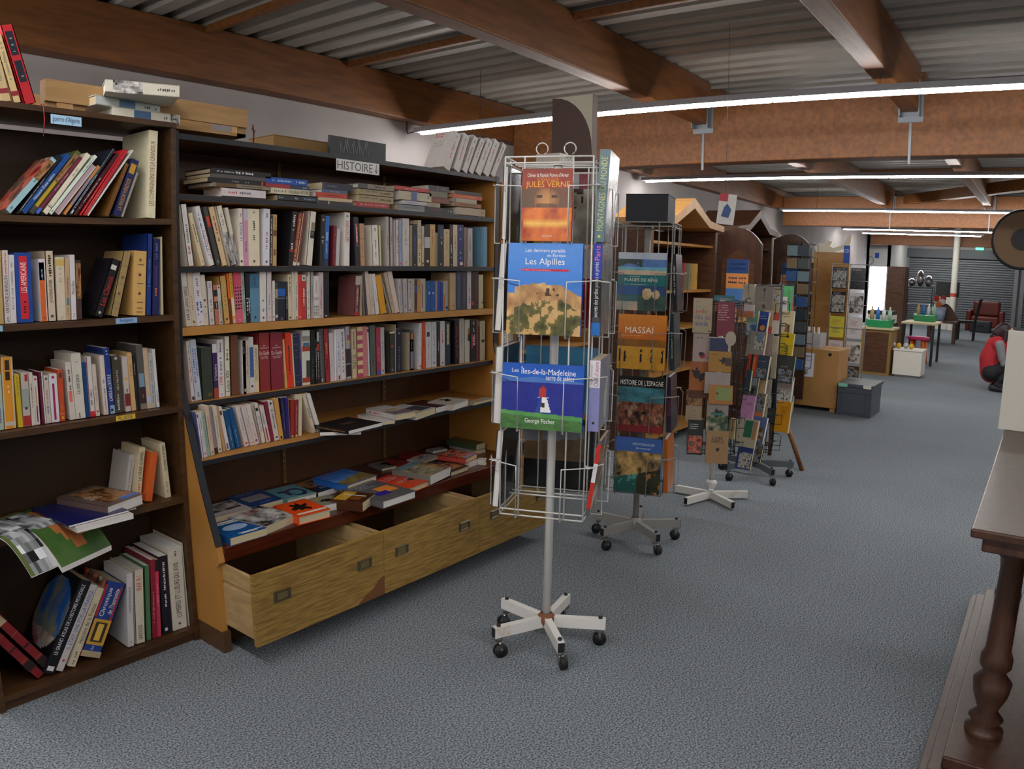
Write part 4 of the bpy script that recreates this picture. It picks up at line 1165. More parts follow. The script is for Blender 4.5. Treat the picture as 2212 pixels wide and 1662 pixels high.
(1.920,2.535,0.712,0.0163,0.157,0.105,2.1,'983020','d:cc8:.03','brick red book'),
(1.941,2.535,0.712,0.0194,0.153,0.105,2.6,'8c2c34','t:d8a0a0:.1:.9:.4:.6;d:cc8:.03','dark red book with a pale line'),
(1.959,2.535,0.712,0.0172,0.171,0.113,3.0,'d0c4a4','-','cream book beside the dark red one'),
(2.021,2.535,0.712,0.0139,0.175,0.116,-17.3,'d3c4ae','T:222:.3:.75:BAVEUSE','cream book leaning beside empty shelf space'),
(2.045,2.535,0.712,0.0185,0.174,0.115,-17.9,'d8d4d0','-','white book leaning onto the black album'),
]),
('the top bookcase shelf',[
(0.861,2.545,1.574,0.0185,0.224,0.148,40.8,'9cc6cc','t:234:.55:.75;i2:.6:.95;t:567:.05:.1;F:i3','pale turquoise picture book'),
(0.887,2.545,1.574,0.0070,0.229,0.151,37.5,'1a1a20','t:ccc:.05:.6','thin black book with white lettering'),
(0.907,2.545,1.574,0.0150,0.238,0.157,38.2,'1a4a90',"T:f0f0f0:.2:.68:Histoire d'une nation",'blue book with bold white title'),
(0.930,2.545,1.574,0.0152,0.254,0.168,38.4,'54602e','b:c8a020:.1:.5:.2:.8;i2:.5:.95;b:444:0:.1','book with a yellow and green photographic spine'),
(0.945,2.545,1.574,0.0099,0.235,0.155,38.5,'742c40','b:4a6ac8:0:.09;t:d8b8c0:.4:.7','wine coloured book with a blue foot'),
(0.972,2.545,1.574,0.0145,0.244,0.161,37.1,'e6dcc4','b:444:.1:.11;b:444:.13:.135;t:887:.62:.75','broad ivory book'),
(0.987,2.545,1.574,0.0104,0.247,0.163,38.8,'dceadc','t:555:.72:.95;t:555:.03:.06','glossy white book'),
(1.010,2.545,1.574,0.0151,0.203,0.134,38.7,'b89ca2','b:c8d0cc:0:1:.75:1','dusty pink book'),
(1.032,2.545,1.574,0.0085,0.200,0.132,36.7,'c8844a','b:88a:.2:.75:.1:.9','thin orange and grey book'),
(1.051,2.545,1.574,0.0079,0.268,0.177,34.8,'1c2030','t:ddd:.1:.6;b:e0e0d8:.02:.07:.3:.8;b:9ac8c0:0:1:0:.12','tall black book with a teal edge'),
(1.067,2.545,1.574,0.0101,0.254,0.167,36.1,'4a1620','t:ccc:.1:.6','blackish red book'),
(1.082,2.545,1.574,0.0050,0.269,0.177,34.7,'c62430','t:e8a098:.05:.4','first thin bright red volume'),
(1.092,2.545,1.574,0.0038,0.267,0.176,34.1,'ca2834','t:e8a098:.05:.4','second thin bright red volume'),
(1.100,2.545,1.574,0.0060,0.268,0.177,34.1,'c62632','t:e8a098:.05:.4','third thin bright red volume'),
(1.108,2.545,1.574,0.0051,0.276,0.182,35.7,'dcdcd4','-','thin white-edged album'),
(1.176,2.545,1.574,0.0117,0.193,0.127,23.3,'704a1e','d:b04a4a:.75;F:b','brown album'),
(1.219,2.545,1.574,0.0258,0.202,0.133,20.3,'1f2858','T:c8962e:.1:.66:LA MAISON WINDSOR;b:c8962e:.75:.92:.1:.85','dark blue book with gold lettering'),
(1.228,2.545,1.574,0.0071,0.161,0.107,21.2,'a09488','-','thin grey-beige book'),
(1.346,2.545,1.574,0.0326,0.299,0.198,2.6,'eae2c0','T:8a4a34:.14:.88:LES COMPAGNONS DE LA GRANDEUR','very tall cream book standing upright'),
]),
('the second bookcase shelf',[
(0.826,2.550,1.240,0.0216,0.223,0.147,0.6,'b99c62','-','sand coloured book at the frame edge'),
(0.847,2.550,1.240,0.0166,0.223,0.147,0.5,'d5cac6','T:1e1a20:.15:.66:UN OTAGE A BEYROUTH;t:d8704a:.68:.98;t:777:.02:.12','white book with black capitals about a hostage'),
(0.865,2.550,1.240,0.0171,0.209,0.138,0.7,'d6d0d0','t:99a:.2:.9','plain white paperback beside the red and blue book'),
(0.917,2.550,1.240,0.0492,0.216,0.143,0.3,'1c489a','b:cc2a34:.05:.95:.24:.74;T:f4ecec:.43:.86:LES AMERICAINS:.32:.68;t:3a1420:.14:.32:.35:.65','thick blue book with a red title panel'),
(0.942,2.550,1.240,0.0201,0.196,0.129,0.0,'dad6d8','t:556:.66:.78;t:444:.05:.07','white pocket book'),
(0.943,2.550,1.240,0.0164,0.185,0.122,-0.2,'d6d2d4','b:d8662a:0:.7;t:8ab:.75:.9','white and orange pocket book'),
(0.963,2.550,1.240,0.0281,0.221,0.146,-0.1,'d2c0a8','T:1c1816:.26:.59:LA NOMENKLATURA;t:332:.64:.95;d:555:.07','tall beige book with black capitals'),
(1.022,2.550,1.240,0.0276,0.202,0.134,0.4,'d3c6ae','t:b0a080:.6:.85;b:d0b060:.86:.96;t:998:.04:.06','ivory book with faded lettering'),
(1.037,2.550,1.240,0.0148,0.199,0.132,1.3,'c2a680','b:5a8098:.24:.36:.2:.8;t:a05040:.38:.7;t:554:.08:.2','slim beige book with a blue mark'),
(1.057,2.550,1.240,0.0164,0.209,0.138,0.5,'d9d4d4','T:444:.4:.6:Mme Bien;t:889:.05:.1','slim white paperback'),
(1.075,2.550,1.240,0.0166,0.191,0.126,0.9,'43301f','i2:.35:.95;b:4a3430:0:.32','dark brown patterned book set back'),
(1.146,2.550,1.240,0.0316,0.200,0.132,21.1,'1d1a20','T:c03028:.2:.7:Les Chinois;b:d8d4cc:.82:.9:.15:.75;d:bbb:.07','leaning black book with red lettering'),
(1.202,2.550,1.240,0.0296,0.222,0.147,14.6,'a58c5c','b:5a5a70:.12:.125;b:5a5a70:.2:.205;b:5a5a70:.5:.505;b:5a5a70:.77:.775;d:6a5a50:.6;d:6a5040:.35','leaning sand coloured antique volume'),
(1.300,2.550,1.240,0.0459,0.221,0.146,3.5,'d8ae68','b:5a4030:.05:.06:.3:.8;b:5a4030:.11:.12:.35:.75;b:5a4030:.2:.21:.3:.8;b:5a4030:.49:.5:.3:.8;b:5a4030:.78:.79:.3:.8;d:7a3038:.63;d:6a2a34:.34;t:5a4030:.84:.88','thick honey coloured antique volume'),
(1.324,2.550,1.240,0.0227,0.281,0.186,3.2,'1f3a80','t:5a74b0:.35:.7','tall blue cloth book'),
(1.352,2.550,1.240,0.0244,0.263,0.173,2.9,'262a5c','t:d8703a:.22:.36;t:6a4a70:.38:.65;t:667aa0:.68:.95','navy book with orange lettering'),
(1.370,2.550,1.240,0.0066,0.271,0.179,0.7,'cdc2a4','t:889:.04:.08','cream booklet at the side panel'),
]),
('the third bookcase shelf',[
(0.805,2.560,0.912,0.0176,0.173,0.114,1.6,'a6bcb0','t:7a6a90:.1:.4','pale green book at the frame edge'),
(0.842,2.560,0.912,0.0340,0.224,0.148,1.3,'dc9428','b:c8b8a0:0:1:0:.12;b:c8b8a0:0:1:.86:1;b:3a2418:.82:.96:.3:.7;b:3a2418:.68:.8:.3:.7;b:c4b8ac:.04:.1;t:f0d8b0:.5:.62','tall orange book with dark title boxes'),
(0.850,2.560,0.912,0.0145,0.168,0.111,-0.3,'c8ac28','t:9a8420:.6:.95','yellow pocket book'),
(0.889,2.560,0.912,0.0220,0.170,0.112,0.9,'bdb2a8','b:a83030:.01:.2;b:a83030:.84:.97:.5:.9;b:98a098:.35:.7;d:444:.34','grey pocket book with red ends'),
(0.905,2.560,0.912,0.0121,0.169,0.112,0.4,'cfc4b8','t:556:.3:.8','ivory pocket book'),
(0.919,2.560,0.912,0.0131,0.156,0.105,0.4,'d2c8c2','b:6a2448:.06:.4:.35:.65;b:c08a5a:.42:.8:.35:.6;d:c03048:.94','white pocket book with a plum stripe'),
(0.927,2.560,0.912,0.0113,0.168,0.111,-0.4,'6a1c3c','b:cdc:0:1:.7:1;d:222:.9','dark plum pocket book'),
(0.955,2.560,0.912,0.0153,0.155,0.105,0.2,'cabcb0','d:556:.93;t:b06a6a:.4:.7;t:668:.2:.4','rosy pocket book'),
(0.983,2.560,0.912,0.0259,0.158,0.105,0.2,'d6d4da','b:a02050:.05:.8:.35:.62;d:b02a48:.93','white pocket book with a magenta bar'),
(1.002,2.560,0.912,0.0165,0.169,0.112,0.3,'c04a28','b:4a3a3a:.84:.94:.25:.8;b:d8a070:.14:.15;d:d8a030:.07;t:d89a30:.2:.35','orange-red pocket book'),
(1.018,2.560,0.912,0.0187,0.191,0.126,-1.2,'cfc6bc','b:d8745a:.31:.5:.2:.75;t:334:.52:.88','white paperback with an orange patch'),
(1.038,2.560,0.912,0.0330,0.217,0.143,-1.0,'d3ccbe','T:4a5050:.38:.68:La joie juste;t:333:.86:.88;t:444:.02:.1:.3:.5','tall ivory book with grey script'),
(1.073,2.560,0.912,0.0131,0.186,0.123,-1.0,'15406e','-','deep blue paperback'),
(1.087,2.560,0.912,0.0173,0.203,0.134,-0.7,'d2ccca','b:cc2a34:0:.09;b:7a1c50:0:1:0:.14;t:445:.2:.45','white paperback with a red foot'),
(1.108,2.560,0.912,0.0132,0.175,0.115,-1.5,'cdbfb0','d:c83a50:.09;t:a88:.3:.6','cream paperback with a red dot at the foot'),
(1.137,2.560,0.912,0.0156,0.202,0.134,-1.5,'d5c8be','t:667:.2:.6;t:b87a7a:.02:.2','white paperback beside the blue book'),
(1.156,2.560,0.912,0.0202,0.226,0.149,-2.4,'22387e',"T:f0f0f0:.2:.6:L'AIGLE et L'ETOILE;b:8aa8c8:0:.13:.2:1;d:234:.06;t:cdd:.9:.97",'tall blue book with white capitals'),
(1.178,2.560,0.912,0.0287,0.198,0.130,-1.0,'484038','t:a8a090:.4:.8:.15:.9;t:ccc:.05:.33:.3:.6;d:bbb:.95','dark brown-grey book with pale letters'),
(1.216,2.560,0.912,0.0188,0.191,0.126,-1.3,'c3b8b0','b:7e2a30:.1:.33;t:555:.35:.42;d:c8a040:.6','white book with a red band at its base'),
(1.238,2.560,0.912,0.0165,0.203,0.134,-2.0,'cda670','t:a5754a:.6:.8','tan paperback'),
(1.256,2.560,0.912,0.0092,0.194,0.128,-1.7,'232226','t:bbb:.65:.85','thin black paperback'),
(1.272,2.560,0.912,0.0240,0.227,0.150,-1.7,'5c5854','b:7a98b0:.35:.56:.1:.9;b:3a2a28:.1:.35;b:8a7a70:0:.08;t:a87a5a:.18:.3','tall grey book with a picture'),
(1.297,2.560,0.912,0.0166,0.213,0.140,-1.8,'cdb096','b:b8bcd0:.1:.2','rosy tan paperback'),
(1.314,2.560,0.912,0.0154,0.196,0.129,-1.3,'b4b4ae','t:4a6ab0:.1:.45;t:777:.5:.9','greyish paperback with blue lettering'),
(1.333,2.560,0.912,0.0114,0.208,0.137,-2.1,'d9d6d4','t:889:.1:.3','white booklet at the end of the row'),
]),
('the bottom bookcase shelf',[
(0.867,2.550,0.056,0.0403,0.334,0.220,30.2,'14141a',"T:e8e8ec:.2:.95:LE GRAND ATLAS DE L'HISTOIRE MONDIALE:.25:.6;b:ddd:.03:.08:.2:.8;F:atlas",'large black atlas with a globe on its cover'),
(0.897,2.550,0.056,0.0251,0.311,0.205,30.3,'c8c2c2','T:3a5a9a:.25:.93:IL ETAIT UNE FOIS LA FRANCE;d:c04a60:.12','white book with blue capitals'),
(0.941,2.550,0.056,0.0267,0.284,0.187,28.4,'cdc2a6','T:4a4438:.3:.8:Histoire de la France;t:665:.03:.2:.3:.7','cream book with dark serif lettering'),
(1.030,2.550,0.056,0.0746,0.274,0.181,27.8,'24408c',"b:a83030:.52:.95:.0:.12;b:a83030:.5:.95:.8:.9;T:f4f0e0:.5:.95:Chronique:.2:.5;T:f0ecd8:.58:.92:de l'humanite:.55:.8;b:c89a3a:.16:.5:.05:.95;b:3a3024:.2:.46:.2:.8;b:d8b04a:.22:.44:.35:.65;T:f4f0e8:.09:.15:Chro:.1:.8;b:b0a080:0:.08;F:i3",'thick blue volume with a golden mask'),
(1.163,2.550,0.056,0.0233,0.278,0.183,4.9,'ccc8ca','T:5a5a80:.45:.85:Herbert Lacroy;t:889:.03:.08','white hardback with violet script'),
(1.209,2.550,0.056,0.0387,0.282,0.186,4.2,'d3ccb8','T:c03a30:.72:.92:IRAK 91?;T:3a3430:.05:.25:LAROUSSE','cream hardback with red and black lettering'),
(1.235,2.550,0.056,0.0234,0.288,0.190,4.1,'4e7a52','-','plain green hardback'),
(1.256,2.550,0.056,0.0177,0.305,0.201,3.7,'8c2236','t:c88:.2:.6','crimson hardback'),
(1.273,2.550,0.056,0.0141,0.300,0.198,3.3,'c83c5a','b:222:.85:1;t:eac:.4:.7','rose red hardback'),
(1.319,2.550,0.056,0.0355,0.307,0.203,1.5,'1e1a28','t:ddd:.35:.93;b:ddd:.04:.08:.2:.5','black hardback with white lettering'),
(1.382,2.550,0.056,0.0583,0.325,0.215,1.1,'d0cabc','T:1c1a1a:.15:.82:LUMIERES ET LUEURS DU XVIII;d:445:.07;t:333:.9:.97','large ivory book with black capitals'),
(1.391,2.550,0.056,0.0032,0.336,0.220,-0.2,'c9c2b0','t:445:.2:.7','thin tall ivory book at the side panel'),
]),
('top of the long unit',[
(2.919,2.580,1.878,0.0486,0.205,0.135,24.1,'cdc6c2','t:b83a34:.3:.75:.35:.6;t:445:.82:.93;F:w','first large white volume with red lettering'),
(2.994,2.580,1.878,0.0468,0.204,0.135,22.1,'ccc5c1','t:b83a34:.3:.8:.35:.6;t:445:.82:.93','second large white volume with red lettering'),
(3.053,2.580,1.878,0.0429,0.208,0.137,25.1,'cbc4c0','t:b83a34:.25:.75:.35:.6;t:445:.82:.93','third large white volume with red lettering'),
(3.102,2.580,1.878,0.0416,0.205,0.136,27.4,'cac3bf','t:b85a44:.45:.8:.35:.6;t:445:.82:.93','fourth large white volume with red lettering'),
(3.161,2.580,1.878,0.0437,0.211,0.139,27.9,'c9c2be','t:b83a34:.4:.85:.35:.6;t:446:.82:.93','fifth large white volume with red lettering'),
(3.227,2.580,1.878,0.0468,0.212,0.140,26.4,'c8c1bd','t:b84a40:.35:.85:.35:.6;t:445:.82:.93','sixth large white volume with red lettering'),
(3.282,2.580,1.878,0.0407,0.208,0.138,28.9,'c7c0bc','t:b83a34:.45:.85:.35:.6;t:445:.82:.93','last large white volume with red lettering'),
]),
]
STACKS=[
(1.633,2.575,1.6670,0.0350,0.199,'d9d0d2','t:c0504a:.15:.35;t:667:.4:.65','first','bottom white book with short red lettering'),
(1.595,2.575,1.7026,0.0144,0.258,'8a7c68','t:4a4238:.5:.85;b:6a4a30:.05:.4','first','grey-brown book with dark lettering'),
(1.574,2.575,1.7176,0.0169,0.258,'1c1d20','t:999:.4:.7;b:c05020:.92:.95','first','thin black album'),
(1.585,2.575,1.7351,0.0138,0.247,'565250','-','first','dark grey album'),
(1.586,2.575,1.7495,0.0201,0.271,'17171b','t:c8c8c8:.1:.38;t:eee:.4:.7:.1:.9','first','topmost black album with white lettering'),
(1.890,2.575,1.6670,0.0251,0.198,'1f2430','t:8ab8d0:.38:.6:.05:.95;t:7a9ab0:.65:.95;t:aaa:.03:.15','second','bottom black album with pale blue lettering'),
(1.857,2.575,1.6927,0.0226,0.191,'d5caac','t:4a4440:.08:.38;T:332c28:.46:.98:NOUVELLE HISTOIRE','second','cream book with black capitals'),
(1.833,2.575,1.7159,0.0157,0.214,'a02c38','b:283a58:.55:1;t:ccc:.85:.95','second','red and navy book'),
(1.832,2.575,1.7323,0.0236,0.206,'1450a4','t:a8c8e8:.15:.62;t:c8dcf0:.72:.95','second','topmost bright blue book'),
(2.095,2.575,1.6670,0.0124,0.189,'2a282c','b:ccc:.28:.31','third','bottom blackish book'),
(2.096,2.575,1.6800,0.0132,0.187,'c4b08c','-','third','cream paperback'),
(2.081,2.575,1.6938,0.0198,0.173,'bc3c1e','t:5a2a1a:.3:.75','third','orange-red book'),
(2.113,2.575,1.7142,0.0132,0.142,'4a5a74','t:8a9ab0:.3:.7','third','thin slate blue book'),
(2.116,2.575,1.7280,0.0288,0.169,'1c1c2e','b:889:.02:.03;b:889:.08:.09;t:5a6a8a:.15:.5','third','topmost black-blue book'),
(2.305,2.575,1.6670,0.0213,0.202,'a42a34','t:d09090:.1:.9','fourth','bottom red book'),
(2.318,2.575,1.6889,0.0289,0.212,'a08e68','t:6a6048:.05:.6:.1:.6;t:2a2420:.62:.95:.05:.95','fourth','lower of two tan volumes with black ornament'),
(2.320,2.575,1.7184,0.0289,0.210,'a08e68','t:6a6048:.05:.6:.1:.6;t:3a2a24:.62:.95:.05:.95','fourth','upper of two tan volumes with black ornament'),
(2.316,2.575,1.7479,0.0213,0.219,'857a68','b:4a4a48:0:.25;t:2a2420:.45:.75','fourth','topmost grey-tan book'),
(2.558,2.575,1.6670,0.0278,0.180,'7c8082','t:666a70:.2:.8;b:b5b0a8:0:1:.88:1','fifth','bottom round-backed grey book'),
(2.587,2.575,1.6954,0.0173,0.171,'b5aeb0','t:88a:.15:.6','fifth','thin white book'),
(2.566,2.575,1.7133,0.0451,0.220,'b7ab90','b:4a5a88:.36:.54;t:c07a70:.25:.33;d:654:.9','fifth','thick ivory book with a blue panel'),
(2.540,2.575,1.7590,0.0171,0.227,'b3242a','t:d88a70:.3:.65','fifth','topmost red book'),
(2.738,2.575,1.6670,0.0261,0.206,'20222a','t:a03030:.2:.6;t:c8c8c8:.82:.97','sixth','bottom black book with red lettering'),
(2.756,2.575,1.6937,0.0193,0.093,'a89a80','t:776:.2:.8','sixth','small beige book'),
(2.786,2.575,1.7136,0.0291,0.133,'702c1e','t:a0603a:.1:.9','sixth','rust brown book'),
(2.771,2.575,1.7434,0.0263,0.130,'6e6854','-','sixth','drab tan book'),
(2.767,2.575,1.7702,0.0276,0.147,'211c1e','b:a02820:.38:.44;t:777:.5:.9','sixth','topmost black book with a red mark'),
(2.979,2.575,1.6670,0.0419,0.222,'ab9c86','b:b8a070:.75:.82;t:665:.85:.95','seventh','thick bottom beige book'),
(2.952,2.575,1.7095,0.0201,0.215,'8f5c2c','t:6a4420:.2:.8','seventh','ochre brown book'),
(2.945,2.575,1.7302,0.0201,0.184,'a89c84','b:5a6a80:.02:.12','seventh','beige book with a blue spot'),
(2.940,2.575,1.7508,0.0200,0.233,'c04822','t:e09a50:.2:.75','seventh','orange book'),
(2.953,2.575,1.7715,0.0166,0.215,'1e1c1e','-','seventh','topmost black book'),
]
FLATS=[
(1.471,2.344,0.442,-0.581,0.161,0.186,0.0300,'16508a','F:b;fb:e8e8e0:.08:.86:.85:.94;fb:e8e8e0:.2:.78:.8:.83;fe:9cb8d8:.5:.5:.32:.17;fb:e8e8e0:.3:.1:.95:.13;fb:e8e8e0:.35:.05:.8:.08','thick blue paperback with a crystal, nearest the sloping side on the base counter'),
(1.560,2.586,0.442,-0.710,0.175,0.157,0.0300,'c8c4c6','fi:.05:.3:.95:.95;fb:3a3030:.5:.35:.9:.45;fb:bdb49c:.02:.02:.95:.08','pale book with a grey face photograph behind the crystal paperback'),
(1.632,2.349,0.446,11.562,0.175,0.200,0.0340,'8a8886','fi:0:0:1:1;fx:c04048:.25:.72:.8:.9;fx:2a2a2a:.1:.05:.9:.3','thick grey paperback with red lettering beside the crystal one'),
(1.750,2.603,0.438,0.749,0.170,0.194,0.0260,'1a4788','fb:9a9aa0:.15:.3:.8:.68;fx:8aa0c8:.15:.8:.85:.94;fx:7a9acc:.3:.08:.85:.2','dark blue book with a grey rectangle on the base counter'),
(1.900,2.572,0.440,-4.208,0.152,0.184,0.0280,'5f9fb0','fb:1e2a5a:.15:.55:.6:.66;fb:1e2a5a:.3:.25:.38:.6;fe:1e2a5a:.65:.42:.26:.3;fe:5f9fb0:.62:.42:.18:.2;fb:d8d8a0:0:0:1:.05','turquoise book with a large dark monogram'),
(1.781,2.343,0.448,-4.396,0.153,0.186,0.0360,'e04e1a','fs:.15:.25:.85:.85;fb:ead8c8:.08:.08:.96:.18','orange paperback with a black silhouette on the base counter'),
(2.060,2.566,0.438,4.105,0.156,0.190,0.0260,'2a201c','fi2:.1:.4:.9:.95;fx:e0e0e0:.35:.18:.95:.34','dark book with a brown photograph against the back board'),
(1.945,2.398,0.442,-9.988,0.100,0.121,0.0300,'8a8a74','fx:c8a820:.05:.6:.6:.9;fs:.2:.25:.9:.65;fb:3a48a0:.55:.06:.75:.16;fb:e8e8e8:.75:.06:.85:.16;fb:c83038:.85:.06:.97:.16','small comic book with a tricolour flag in its corner'),
(2.163,2.489,0.464,7.389,0.203,0.205,0.0300,'2a68c0','fc:.0:.0:1:1;fx:b04a58:.1:.85:.95:.97','blue hardback with a mountain and a rider, lying on top of others'),
(2.138,2.242,0.450,1.516,0.202,0.263,0.0340,'5c5c5e','fb:e88a3a:.45:.3:.9:.6;fb:3a2a90:.2:.22:.6:.4;fx:a8a8a8:.25:.68:.75:.85','grey hardback atlas with an orange and violet map'),
(2.060,2.280,0.454,24.456,0.135,0.145,0.0400,'4a2a1a','fb:c89a28:.05:.55:.95:.95;fx:e8d080:.15:.6:.85:.85;fb:e0d8c0:.6:.15:.68:.85;fb:8a4a20:.2:.2:.55:.5','thick brown and gold paperback jutting over the counter edge'),
(2.370,2.320,0.438,7.056,0.174,0.216,0.0260,'d84a22','fb:d2382c:0:.6:1:1;fx:f0d0c0:.12:.66:.8:.9;fx:f0d8c8:.2:.38:.9:.5;fs:.55:.3:.9:.48','orange-red paperback with white capitals'),
(2.524,2.332,0.462,11.724,0.190,0.210,0.0440,'7a7c74','fk:0:0:1:1','thick book with a landscape painting, leaning over the orange-red one'),
(2.705,2.366,0.438,4.436,0.149,0.200,0.0260,'3a302c','fi2:.1:.1:.9:.6;fx:888:.1:.65:.9:.95','dark paperback beside the landscape painting book'),
(2.663,2.646,0.424,23.610,0.106,0.123,0.0120,'9a2a24','fx:7a2020:.1:.1:.9:.9','red magazine lying flat behind the orange-red paperback'),
(2.818,2.732,0.426,4.623,0.099,0.091,0.0140,'8a1c1e','-','dark red magazine under a silver clip, near the back board'),
(2.559,2.687,0.424,-8.968,0.088,0.122,0.0120,'7a7876','fx:555:.05:.1:.95:.9','grey striped magazine near the back board'),
(2.770,2.620,0.428,7.293,0.160,0.093,0.0160,'bdb8b4','fi:.3:.5:.9:.9','whitish magazine with a small photograph'),
(2.990,2.743,0.424,-7.886,0.102,0.061,0.0120,'a5a3a2','-','plain light grey magazine against the back board'),
(2.865,2.410,0.442,1.354,0.098,0.168,0.0300,'c4b070','-','thick yellow-edged paperback under the red one'),
(2.853,2.398,0.468,13.479,0.135,0.159,0.0260,'b8443c','fi3:0:.2:1:1;fb:8a98a8:.1:.02:.9:.18','red illustrated hardback on top of a yellow-edged one'),
(3.140,2.566,0.462,1.807,0.080,0.208,0.0320,'4a5838','F:b;s:t:4a5058:.1:.9','green hardback with a white spine, furthest along the base counter'),
(3.115,2.565,0.430,-10.695,0.086,0.211,0.0180,'b0aca8','fb:4a5a98:.5:.5:.75:.8','whitish magazine under the green hardback'),
(2.975,2.380,0.442,16.642,0.039,0.038,0.0300,'d0ccc4','-','small white paperback at the far end of the base counter'),
(2.052,2.348,0.746,5.778,0.212,0.201,0.0160,'1c1c20','fb:4a3a28:.35:.45:.7:.6;F:b;s:t:8a6a3a:.1:.9','large black album lying on the lowest shelf'),
(2.003,2.472,0.729,-39.504,0.171,0.112,0.0160,'1e1e24','-','black album with bright page edges under the other black one'),
(2.337,2.442,0.726,-10.022,0.064,0.213,0.0140,'d4d0cc','t:b04048:.6:.7','thin white book under the thick white paperback'),
(2.395,2.423,0.754,-4.111,0.121,0.211,0.0280,'b8b4b2','F:w;s:t:c05a58:.5:.9;fb:7a6870:0:0:1:.4;fb:a89a80:.2:.3:.8:.6','thick white paperback with pale red spine lettering on the lowest shelf'),
(2.515,2.410,0.742,13.715,0.182,0.185,0.0300,'b4b2b0','fb:3a4450:.3:.1:.95:.6;fb:c8a878:.1:.05:.4:.3','paperback with a dark blue photograph on the lowest shelf'),
(2.693,2.453,0.740,6.246,0.135,0.181,0.0280,'3a2420','fb:b0a888:.7:0:1:.3;fx:6a3a30:.1:.2:.7:.9','maroon hardback on the lowest shelf'),
(2.792,2.434,0.744,12.956,0.175,0.140,0.0320,'b8b0a6','fs:.3:.3:.8:.9','pale paperback with a black smudge on the lowest shelf'),
(2.977,2.451,0.726,5.861,0.193,0.049,0.0140,'9a9488','fb:c8a820:0:0:.2:.3','thin grey magazine with a yellow corner on the lowest shelf'),
(1.077,2.461,0.625,19.283,0.169,0.241,0.0400,'6a5650','fi2:.2:.1:.95:.9;fx:e0d8d0:.15:.4:.5:.6;fb:3a6ac0:.5:.05:.95:.15','thick paperback with a brown picture lying on the half-empty bookcase shelf'),
(1.096,2.516,0.585,-2.632,0.109,0.233,0.0100,'4a3228','-','thin brown booklet under the thick paperback'),
]
